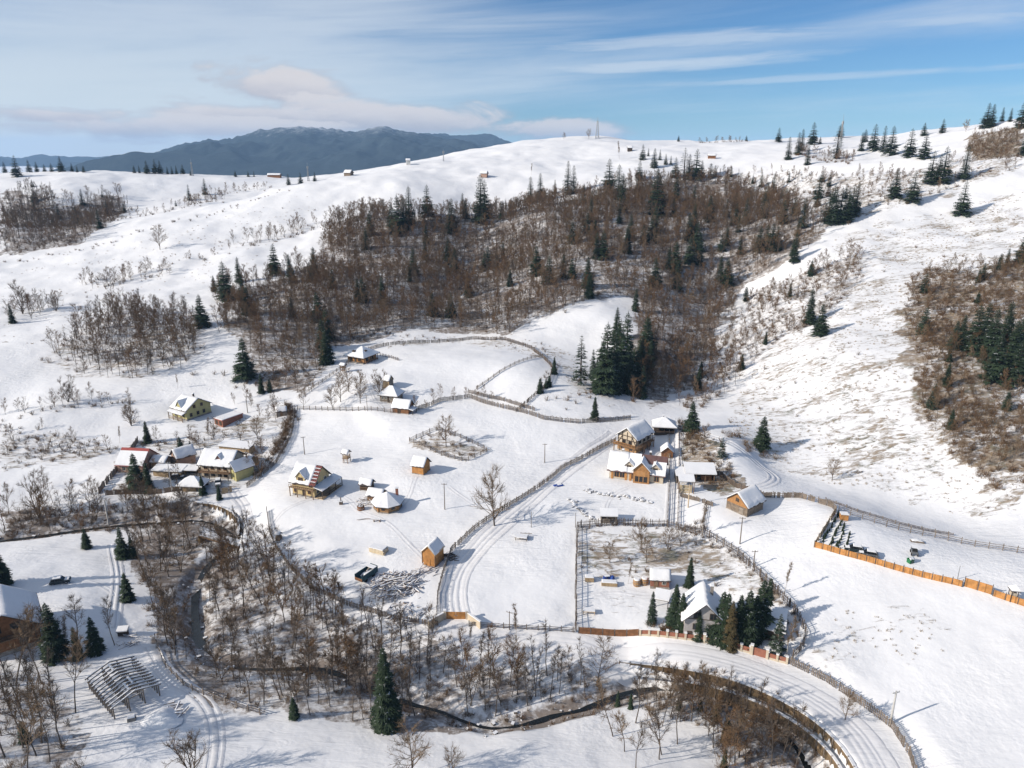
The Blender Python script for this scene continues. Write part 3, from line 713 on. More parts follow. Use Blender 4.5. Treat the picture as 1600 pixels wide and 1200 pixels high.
SPRUCE = [Kind(spruce(41, 15, 2.8, .85), 15, 'bark_grey', 'needles', 'spruce_tree'), Kind(spruce(42, 15, 3.3, .8, .12), 15, 'bark_grey', 'needles', 'spruce_tree'),
          Kind(spruce(43, 15, 2.3, .9), 15, 'bark_grey', 'needles', 'spruce_tree'), Kind(spruce(44, 12, 2.9, .8, .1), 12, 'bark_grey', 'needles', 'spruce_tree'),
          Kind(spruce(45, 16, 2.3, .85, .1), 16, 'bark_grey', 'needles_snowy', 'spruce_tree'), Kind(spruce(46, 17, 3.8, .5, .45, .1, .2), 17, 'bark_grey', 'needles_snowy', 'spruce_tree'),
          Kind(spruce(47, 7, 1.5, .85), 7, 'bark_grey', 'needles', 'spruce_tree'), Kind(spruce(48, 15, 2.4, .8), 15, 'bark_grey', 'needles_brown', 'spruce_tree')]
def shrub(seed, h, n):
    T = Tree(seed); r = T.r
    for _ in range(n):
        a = r.random() * 6.28; d = Vector((math.cos(a) * .6, math.sin(a) * .6, 1))
        p, ds = T.limb((r.gauss(0, .25), r.gauss(0, .25), -.1), d, h * r.uniform(.6, 1), .022, .008, 3, .14, .05, T.trunk, 2)
        T.twigs(p, ds, 11, .3, .8, .5, .15, .026)
    return T
SHRUB = [Kind(shrub(51, 2.2, 16), 2.2, 'twig_brown', 'twig_brown', 'shrub'), Kind(shrub(52, 1.6, 18), 1.6, 'twig_red', 'twig_red', 'shrub'), Kind(shrub(53, 3.0, 20), 3, 'twig_brown', 'twig_tan', 'shrub')]
mat('dry_grass', (0.30, 0.22, 0.125), 0.95, 0.4, 0.4)
def tuft_mesh(seed):
    r = random.Random(seed); b = MB()
    for _ in range(16):
        x, y = r.gauss(0, .22), r.gauss(0, .22); a = r.random() * 6.28; h = r.uniform(.2, .5)
        b.add([(x + .05 * math.cos(a), y + .05 * math.sin(a), -.05), (x - .05 * math.cos(a), y - .05 * math.sin(a), -.05), (x + r.gauss(0, .2), y + r.gauss(0, .2), h)], [(0, 1, 2)])
    return b.mesh('tuft', 'dry_grass')
TUFT = [tuft_mesh(61), tuft_mesh(62)]

# ------------------------------------------------------------------ scatter of one material mass: a single object fed by geometry nodes
def scatter(name, pts, meshes, label, cat):
    """pts rows: x, y, z, rotation, scale, index"""
    pts = np.array(pts, float)
    src = bpy.data.collections.new(name + '_sources')
    for k, m in enumerate(meshes):
        src.objects.link(bpy.data.objects.new('%s_source_%02d' % (name, k), m))
    me = bpy.data.meshes.new(name); me.vertices.add(len(pts)); me.vertices.foreach_set('co', pts[:, :3].ravel().astype(np.float32))
    for nm, typ, col in (('rot', 'FLOAT', pts[:, 3]), ('scl', 'FLOAT', pts[:, 4]), ('pick', 'INT', pts[:, 5].astype(np.int32))):
        me.attributes.new(nm, typ, 'POINT').data.foreach_set('value', col.astype(np.float32) if typ == 'FLOAT' else col)
    o = link(name, me); tag(o, label, cat, kind='stuff')
    g = bpy.data.node_groups.new(name, 'GeometryNodeTree')
    g.interface.new_socket('Geometry', in_out='INPUT', socket_type='NodeSocketGeometry'); g.interface.new_socket('Geometry', in_out='OUTPUT', socket_type='NodeSocketGeometry')
    gi, go = g.nodes.new('NodeGroupInput'), g.nodes.new('NodeGroupOutput')
    ci = g.nodes.new('GeometryNodeCollectionInfo'); ci.inputs['Collection'].default_value = src; ci.inputs['Separate Children'].default_value = True; ci.inputs['Reset Children'].default_value = True
    ip = g.nodes.new('GeometryNodeInstanceOnPoints'); ip.inputs['Pick Instance'].default_value = True
    def attr(nm, typ):
        a = g.nodes.new('GeometryNodeInputNamedAttribute'); a.data_type = typ; a.inputs['Name'].default_value = nm; return a.outputs['Attribute']
    cx = g.nodes.new('ShaderNodeCombineXYZ'); g.links.new(attr('rot', 'FLOAT'), cx.inputs[2])
    g.links.new(gi.outputs[0], ip.inputs['Points']); g.links.new(ci.outputs[0], ip.inputs['Instance']); g.links.new(attr('pick', 'INT'), ip.inputs['Instance Index'])
    g.links.new(cx.outputs[0], ip.inputs['Rotation']); g.links.new(attr('scl', 'FLOAT'), ip.inputs['Scale']); g.links.new(ip.outputs[0], go.inputs[0])
    md = o.modifiers.new('scatter', 'NODES'); md.node_group = g
    return o
RNG = np.random.default_rng(7)
def fill(P, step, keep=None, jit=.45):
    x0, y0 = P.min(0); x1, y1 = P.max(0)
    gx, gy = np.meshgrid(np.arange(x0, x1, step), np.arange(y0, y1, step))
    gx = gx + RNG.uniform(-jit, jit, gx.shape) * step; gy = gy + RNG.uniform(-jit, jit, gy.shape) * step
    gx, gy = gx.ravel(), gy.ravel(); wp = 9.0 if (x1 - x0) > 120 else 2.5
    m = inpoly(gx + (fbm(gx / 16, gy / 16, 51) - .5) * 2.4 * wp, gy + (fbm(gx / 16, gy / 16, 52) - .5) * 2.4 * wp, P)
    if keep is not None: m &= RNG.random(gx.shape) < keep(gx, gy)
    return gx[m], gy[m]
def clear_of(x, y, lines):                             # keep plants out of the brook and off the roads
    ok = np.ones(x.shape, bool)
    for P, r in lines:
        d, _, _ = dpoly(x, y, P); ok &= d > r
    return ok
# ------------------------------------------------------------------ roads (lines first: plants keep off them)
LANE = resample(smoothline(atl([(712,963),(706,930),(714,895),(738,862),(788,815),(830,780),(870,745),(910,715),(945,692),(962,680)])[:, :2], 3), 1.0)
_rl = resample(smoothline(np.array([wZ(u, v, 3.4)[:2] for u, v in [(940,1018),(1040,1023),(1110,1034),(1180,1052),(1250,1082),(1310,1118),(1350,1160),(1385,1230)]]), 3), 1.0)
_rl0 = resample(smoothline(atl([(690,990),(760,992),(850,1004),(930,1016)])[:, :2], 3), 1.0)
ROAD = resample(np.r_[_rl0, _rl[2:]], 1.0)
ROAD = resample(smoothline(ROAD[::6], 2), 1.0)
BACKLANE = resample(atl([(1052,665),(1053,720),(1053,770),(1050,822)])[:, :2], 1.0)
PATH = resample(smoothline(atl([(690,990),(620,975),(560,957),(500,925),(455,890),(425,858),(405,845),(385,820),(382,790),(360,765)])[:, :2], 3), 1.0)
TRACK = resample(smoothline(atl([(176,850),(182,880),(186,910),(180,950),(178,980)])[:, :2], 3), 1.0)
TRACK2 = resample(smoothline(atl([(235,1010),(262,1060),(310,1085),(335,1120),(338,1160),(330,1215)])[:, :2], 3), 1.0)
YARDTRACK = resample(smoothline(atl([(1300,830),(1400,855),(1500,880)])[:, :2], 2), 1.0)
UPTRACK = resample(smoothline(atl([(1085,672),(1130,690),(1180,720),(1215,745),(1200,760),(1150,770)])[:, :2], 3), 1.0)
KEEP = [(STREAM, 1.6), (LANE, 3.6), (ROAD, 4.8), (PATH, 2.0), (BACKLANE, 2.4), (TRACK2, 2.5), (WALL, 1.2), (RWALL, 1.5)]

# ------------------------------------------------------------------ bare trees
CAND = []                                              # x, y, z, rot, scale, kind, group key
def add_trees(x, y, kinds, h0, h1, key, avoid=True):
    x, y = np.atleast_1d(x), np.atleast_1d(y)
    if avoid:
        ok = clear_of(x, y, KEEP); x, y = x[ok], y[ok]
    z = H(x, y)
    for a, b_, c in zip(x, y, z):
        k = int(RNG.choice(kinds)); h = RNG.uniform(h0, h1)
        CAND.append((a, b_, c, RNG.uniform(0, 6.28), h / BARE[k].h, k, key))
def dens(lo, hi, s=30, seed=2):
    return lambda x, y: lo + (hi - lo) * sstep(fbm(x / s, y / s, seed, 3), .38, .62)
ALLK = [0, 1, 2, 3, 5, 5]
for key, step, kp, kinds, h0, h1 in (('main', 3.8, dens(.3, 1, 20), [0, 0, 1, 2, 2, 5, 3, 6, 7], 8, 12), ('left', 4.6, dens(.6, .95), [0, 1, 2, 4], 8.5, 12), ('farleft', 5.2, dens(.4, 1), [0, 1, 2, 6, 7], 8, 14),
                                     ('right', 4.4, dens(.3, 1, 25), [2, 5, 3, 0], 5, 8.5), ('gully', 5, dens(.3, 1, 18), [2, 5, 0, 3], 5, 9), ('upper', 5.2, dens(.1, .9, 22, 9), [2, 3, 5], 4, 8), ('topright', 5.5, dens(.5, 1), [3, 5, 7], 3, 5.5),
                                     ('bankA', 3.9, dens(.25, .95, 12), [0, 1, 3, 4, 6, 7], 8, 14), ('bankB', 2.9, dens(.5, 1, 12), [0, 3, 5, 6, 6, 7, 7], 6, 12.5), ('bankC', 2.6, dens(.7, 1, 11), [0, 1, 3, 5, 6, 6, 7, 7], 6, 12.5),
                                     ('bankD', 4.6, dens(.4, 1, 12), [0, 2, 4, 5], 6, 10), ('corner', 4.4, dens(.8, 1, 12), [0, 1, 3, 3, 6, 7], 11, 16), ('leftedge', 6, dens(.3, .9), [2, 4], 3, 6)):
    x, y = fill(ZONE[key], step, kp); add_trees(x, y, kinds, h0, h1, key)
def hedge(px, step, wide, kinds, h0, h1, key):
    P = resample(atl(px)[:, :2], step); P = P + RNG.normal(0, wide, P.shape)
    add_trees(P[:, 0], P[:, 1], kinds, h0, h1, key)
hedge([(0,650),(60,640),(130,634),(185,630)], 3.2, 1.5, [2, 4, 5], 4, 9, 'hedge_left')
hedge([(138,440),(170,446),(205,430),(245,430),(275,428)], 2.8, 4, [2, 4, 5], 5, 10, 'slope_left')
hedge([(380,382),(440,372),(490,352)], 2.6, 4, [0, 2, 5], 6, 10, 'slope_left')
hedge([(285,408),(330,400),(360,390)], 4, 4, [2, 5], 3, 6, 'slope_left')
hedge([(165,350),(240,335),(300,322),(345,300),(420,293)], 4, 6, [2, 5, 3], 4, 9, 'far_gully')
hedge([(0,500),(30,498),(60,480),(95,485)], 3.6, 4, [2, 4, 0], 6, 10, 'slope_left')
hedge([(660,640),(700,622),(740,620),(775,628)], 4, 1.5, [2, 5], 3, 5.5, 'fence_mid')
hedge([(560,350),(600,338),(620,330),(590,350),(540,372)], 2.4, 6, [2, 0, 5], 7, 11, 'slope_left')
hedge([(1090,224),(1160,221)], 4, 3, [2, 5], 3, 6, 'skyline')
hedge([(1240,238),(1330,252),(1300,245)], 3, 3, [2, 5], 4, 8, 'skyline')
hedge([(780,325),(830,315),(900,305),(965,290)], 4, 5, [2, 5, 3], 5, 8, 'main')
hedge([(240,705),(300,695),(340,690),(400,680)], 3.5, 4, [4, 2, 0], 4, 8, 'yards')
hedge([(215,745),(260,755),(320,750),(400,745),(420,700)], 4.5, 3, [4, 2, 0], 4, 8, 'yards')
hedge([(380,640),(400,620),(430,640),(445,660)], 3.5, 4, [2, 4, 5], 4, 7, 'yards')
hedge([(720,1000),(800,1012),(900,1030),(960,1045)], 4.0, 3.0, [0, 3, 5], 6, 11, 'bankB')
hedge([(1110,1045),(1190,1068),(1260,1100),(1310,1130)], 5.0, .5, [2, 5], 3, 5.5, 'wall_top')
hedge([(985,1200),(1000,1150),(1010,1130),(1040,1190)], 3, 2, [1, 3, 3], 8, 12, 'bankC')
hedge([(95,1003),(130,1000),(180,1005),(190,1020)], 5, 4, [0, 3, 1], 8, 13, 'left_yard')
hedge([(60,770),(110,790),(170,800),(250,790),(300,790)], 4.5, 2.5, [0, 2, 4], 5, 9, 'bankD')
# trees that stand by themselves: picture foot, picture top, kind, label
LONE = [(773,822,745,ROUND[0],'lone tall bare tree beside the fence of the snowy lane'),
 (697,698,655,ROUND[0],'bare tree standing inside the diamond shaped fenced plot'),
 (645,1212,1140,ROUND[0],'bare spreading tree at the bottom edge below the large spruce'),
 (300,1212,1142,ROUND[1],'broad bushy bare tree at the bottom edge beside the wheel track'),
 (706,1215,1172,ROUND[0],'small bare tree at the bottom edge right of a larger one'),
 (62,808,745,ROUND[1],'bare willow leaning on the bank left of the concrete pole'),
 (36,490,442,ROUND[1],'tallest bare tree on the far left edge of the upper slope'),
 (88,486,457,ROUND[1],'rounded bare tree right of the tall one on the far left slope'),
 (250,390,356,ROUND[0],'single bare tree alone high on the left snow slope'),
 (595,621,579,ROUND[1],'round brown bush tree behind the small wooden tower'),
 (532,628,588,ROUND[0],'leftmost bare fruit tree of the orchard below the hip roofed cabin'),
 (545,612,578,ROUND[0],'bare fruit tree nearest the hay rack in the orchard'),
 (563,630,595,ROUND[0],'bare fruit tree with its foot near the rail fence'),
 (520,640,608,ROUND[0],'short bare fruit tree by the rail fence left of the huts'),
 (613-50,612,582,ROUND[0],'bare fruit tree in the middle of the upper orchard'),
 (487,612,590,ROUND[0],'small bare tree at the left corner of the upper orchard'),
 (920,217,203,ROUND[0],'round bare tree on the hilltop beside the lattice mast'),
 (881,218,208,ROUND[0],'tiny bare tree on the hilltop left of the mast'),
 (1509,206,189,ROUND[0],'low bare tree alone on the right skyline'),
 (968,249,222,BIRCH[1],'pale slender tree alone on the slope below the mast'),
 (830,274,256,BIRCH[1],'pale thin tree on the open slope above the wood'),
 (1002,858,818,ROUND[0],'bare apple tree nearest the top of the fenced orchard'),
 (1010,880,845,ROUND[0],'bare apple tree in the middle of the fenced orchard'),
 (953,880,850,ROUND[0],'bare apple tree at the left of the fenced orchard'),
 (1043,862,828,ROUND[0],'bare apple tree leaning at the right of the fenced orchard'),
 (1063,853,825,ROUND[0],'bare apple tree under the orchard hedge'),
 (981,912,880,BIRCH[1],'slim reddish sapling behind the pair of round barrels'),
 (1098,838,785,BIRCH[0],'tall bare tree beside the straight back lane below the sheds'),
 (1225,928,882,BIRCH[1],'thin bare tree at the outer corner of the round fence'),
 (1229,1028,962,BIRCH[0],'white stemmed birch inside the corner of the red fence'),
 (94,1030,962,BIRCH[0],'white stemmed birch in front of the spruce by the log house'),
 (104,1020,965,BIRCH[1],'second white birch close behind the first by the log house'),
 (197,790,762,ROUND[0],'bare tree beside the brook left of the village gate'),
 (1300,750,720,ROUND[0],'lone brown bush tree on the foot of the right slope'),
 (1100,700,668,ROUND[0],'bare tree on the brushy bank above the back lane'),
 (325,692,655,BIRCH[1],'larch like bare tree below the yellow green house'),
 (278,606,585,BIRCH[1],'thin pale sapling in the field above the yellow green house'),
 (187,692,667,BIRCH[1],'thin bare sapling on the edge of the left white field'),
 (402,686,655,ROUND[0],'bare round tree right of the flat roofed brick shed'),
 (205,665,625,ROUND[1],'bare bushy tree at the left of the yellow green house'),
 (107,628,590,ROUND[1],'tallest bare tree of the left field hedge'),
 (1372-52,1125,1085,ROUND[0],'small bare tree on the road above the river wall'),
 (1142,1105,1068,ROUND[0],'forked dark bare tree standing before the timber river wall'),
 (1155,1182,1125,ROUND[0],'pale forked bare tree at the lower right by the brown bushes'),
 (808,1005,950,BIRCH[1],'thin bare stem by the road left of the long fence'),
 (733,1010,975,BIRCH[1],'thin bare stem in front of the right gate wall')]
def plant(name, K, p, h, rz, label, cat, group=None, parts=True, sx=1.0):
    s = h / K.h
    if not parts:
        o = link(name, K.both); o.location = p; o.rotation_euler.z = rz; o.scale = (s * sx, s * sx, s)
        return tag(o, label, cat, group)
    o = thing(name, label, cat, p, rz, group); o.scale = (s * sx, s * sx, s)
    link('trunk', K.trunk, o); link('crown', K.crown, o)
    return o
for u, v, vt, K, lab in LONE:
    p = at(u, v)
    plant('birch_tree' if K in BIRCH else 'bare_tree', K, p, height_to(p, vt), RNG.uniform(0, 6.28), lab, 'tree', parts=(v - vt) > 30)
ZLAB = dict(main='in the main hillside wood', left='in the left slope wood', farleft='in the far left wood', right='on the right slope', gully='in the right hand gully', upper='on the upper right slope', topright='on the top right crest',
 bankA='on the left brook bank', bankB='between brook and meadow fence', bankC='below the brook', bankD='along the far left brook', corner='in the bottom left wood', leftedge='on the left field edge', hedge_left='in the left field hedge',
 slope_left='on the open left slope', far_gully='in the far gully', fence_mid='along the upper meadow fence', skyline='on the right skyline', yards='among the left farmyards', wall_top='above the river wall', left_yard='beside the log house')
PLACE = ZLAB
def pxh(c):
    x, y, z, _, s, k, _ = c; a = proj(x, y, z); b_ = proj(x, y, z + BARE[k].h * s)
    inside = -20 < a[0] < 1620 and b_[1] < 1195
    return (a[1] - b_[1]) if inside else 0
HP = np.array([pxh(c) for c in CAND])
order = np.argsort(-HP)
NTREE = 250
sets = {}
for i in order[:NTREE]:
    sets.setdefault((CAND[i][6], CAND[i][5]), []).append(i)
for (key, k), ids in sets.items():
    ids.sort(key=lambda i: proj(*CAND[i][:3])[0])
    for n, i in enumerate(ids):
        x, y, z, r, s, _, _ = CAND[i]
        lab = '%s of the %s bare trees %s' % (ORDN(n), LOOK[k], PLACE[key]) if len(ids) > 1 else '%s bare tree %s' % (LOOK[k], PLACE[key])
        plant('bare_tree', BARE[k], (x, y, z - .1), BARE[k].h * s, r, lab, 'tree', 'bare trees ' + PLACE[key], sx=float(RNG.uniform(.95, 1.35)))
scatter('bare_woodland', [CAND[i][:6] for i in order[NTREE:]], [K.both for K in BARE], 'bare brown winter woodland covering the slopes behind the village', 'woodland')

# ------------------------------------------------------------------ shrubs, brush and dry grass nobody could count
SH = []
def add_shrubs(x, y, kinds, s0, s1, avoid=True):
    if avoid:
        ok = clear_of(x, y, KEEP[:6]); x, y = x[ok], y[ok]
    for a, b_, c in zip(x, y, H(x, y)): SH.append((a, b_, c, RNG.uniform(0, 6.28), RNG.uniform(s0, s1), int(RNG.choice(kinds))))
for key, step, kp, kinds, s0, s1 in (('main', 4.0, dens(.2, .95, 18, 12), [0, 1, 2], .6, 1.3), ('right', 2.7, dens(.4, 1, 16, 13), [0, 1, 1], .7, 1.5), ('gully', 3.2, dens(.3, 1, 12, 13), [0, 1, 1], .6, 1.3), ('upper', 5, dens(.1, .9, 20, 14), [1, 0], .6, 1.3), ('topright', 2.8, dens(.6, 1), [1, 2, 2], .6, 1.3),
    ('left', 4.2, dens(.4, .9), [0, 1, 2], .6, 1.2), ('farleft', 4.6, dens(.3, 1), [0, 2, 1], .8, 1.7), ('bankA', 3.6, dens(.2, 1, 12, 15), [0, 1, 2], .6, 1.2), ('bankB', 2.6, dens(.25, 1, 12, 15), [0, 0, 2, 1], .5, 1.1), ('bankC', 2.5, dens(.25, 1, 11, 15), [0, 1, 2], .5, 1.2),
    ('bankD', 2.0, dens(.5, 1, 10), [0, 1, 2], .6, 1.2), ('corner', 3.4, dens(.4, 1), [0, 2], .6, 1.2), ('leftedge', 3.6, dens(.3, 1), [0, 1], .5, 1.0), ('lanebush', 2.6, dens(.3, 1, 9), [0, 1, 2], .5, 1.2), ('rightslope', 11, dens(.0, .5, 40, 17), [1, 0], .4, .9),
    ('diamond', 3.4, dens(.5, 1), [0, 1], .5, .9), ('orchard', 6, dens(.2, .8), [0, 1], .4, .8), ('yards', 6.5, dens(.1, .9), [0, 1, 2], .4, 1.0), ('behind', 7, dens(.0, .7), [1, 0], .4, .9), ('leftfield', 20, dens(.0, .35), [0, 1], .4, 1.0)):
    x, y = fill(ZONE[key], step, kp); add_shrubs(x, y, kinds, s0, s1)
def brush(px, step, wide, kinds, s0, s1):
    P = resample(atl(px)[:, :2], step); P = P + RNG.normal(0, wide, P.shape); add_shrubs(P[:, 0], P[:, 1], kinds, s0, s1)
brush([(448,632),(456,650),(446,680),(425,715),(395,748)], .9, 1.0, [1, 1, 2], .7, 1.2)
brush([(448,632),(456,650),(446,680),(425,715)], .9, 1.0, [1, 1, 2], .7, 1.2)
brush([(905,825),(960,820),(1040,822),(1090,835),(1150,870),(1200,915),(1240,960),(1243,1000)], 1.3, .5, [0, 1], .4, .75)
brush([(1040,820),(1075,822),(1095,835)], .8, 1.0, [0, 1], .6, 1.0)
brush([(1062,665),(1090,700),(1115,738)], .9, 1.6, [0, 1, 1], .6, 1.2)
brush([(1140,680),(1170,700),(1195,715)], .9, 1.3, [1, 1, 2], .7, 1.2)
brush([(1040,985),(1015,975),(1060,990)], 1.2, 1.0, [1, 1], .6, 1.0)
brush([(0,660),(60,645),(130,636),(190,630),(210,660)], 2.2, 1.0, [0, 1], .5, 1.0)
brush([(138,440),(170,448),(205,432),(245,432)], 2.0, 4, [1, 0, 2], .6, 1.2)
brush([(290,408),(350,395)], 2.5, 4, [1, 0], .5, 1.0)
brush([(380,385),(440,374),(492,354),(540,372)], 2, 4, [1, 0, 2], .6, 1.3)
brush([(0,412),(130,392),(250,353),(360,324),(440,300)], 3.2, 3, [1, 0], .5, 1.1)
brush([(165,350),(240,335),(300,322),(345,300),(420,293)], 3.2, 5, [1, 0, 2], .6, 1.3)
brush([(560,520),(650,528),(760,530),(790,532)], 3, 1.0, [0, 1], .4, .9)
brush([(250,690),(330,686)], 1.6, 1.5, [0, 1], .6, .9)
brush([(340,585),(380,600),(400,590),(430,600)], 2.2, 3, [1, 0], .6, 1.2)
brush([(1090,224),(1165,221)], 2.5, 2.5, [1, 0], .6, 1.2)
brush([(1240,242),(1330,255)], 2, 3, [1, 1], .8, 1.5)
brush([(860,625),(905,632),(930,600),(900,600)], 3, 3, [1, 0], .5, 1.0)
for _o in (-2.0, 2.0):
    _T = np.gradient(STREAM, axis=0); _T /= np.hypot(_T[:, 0], _T[:, 1])[:, None]; _Q = resample(STREAM + np.stack([-_T[:, 1], _T[:, 0]], 1) * _o, 1.5)
    _Q = _Q + RNG.normal(0, .7, _Q.shape); _Q = _Q[RNG.random(len(_Q)) < .62]; add_shrubs(_Q[:, 0], _Q[:, 1], [0, 1, 1], .35, .85, False)
brush([(20,700),(60,700),(110,705),(130,700)], 1.5, 2.5, [0, 1], .6, 1.1)
brush([(840,610),(870,575)], 2.0, .8, [1, 0], .4, .8)
scatter('brushwood', SH, [K.both for K in SHRUB], 'low brown brush and bramble growing under the trees and along fences', 'brush')
TU = []
for key, step, kp, s0, s1 in (('rightslope', 2.1, dens(.08, .75, 9, 23), .6, 1.5), ('right', 2.0, dens(.3, .9, 9, 24), .7, 1.6), ('upper', 3, dens(.1, .8, 12, 25), .7, 1.6), ('pond', 1.3, dens(.0, .45, 5, 26), .4, 1.1), ('orchard', 1.3, dens(.05, .6, 6, 27), .4, 1.0), ('behind', 2.0, dens(.05, .7, 8, 28), .5, 1.2),
    ('leftfield', 4.2, dens(.0, .5, 12, 29), .6, 1.6), ('lanebush', 1.5, dens(.3, 1, 6), .6, 1.2), ('bankB', 2.0, dens(.1, .8, 7), .5, 1.2), ('bankC', 2.0, dens(.1, .8, 7), .5, 1.2), ('bankA', 2.0, dens(.1, .9, 7), .5, 1.3), ('main', 3.4, dens(.1, .7, 10), .8, 1.6), ('yards', 2.2, dens(.05, .6, 8), .4, 1.0), ('leftedge', 2.0, dens(.1, .8, 6), .5, 1.2)):
    x, y = fill(ZONE[key], step, kp); ok = clear_of(x, y, KEEP[:6]); x, y = x[ok], y[ok]
    for a, b_, c in zip(x, y, H(x, y)): TU.append((a, b_, c, RNG.uniform(0, 6.28), RNG.uniform(s0, s1), int(RNG.integers(2))))
scatter('dry_grass', TU, TUFT, 'tufts of dry tan grass poking through the snow', 'grass')
print('bare', len(CAND), 'shrubs', len(SH), 'tufts', len(TU))

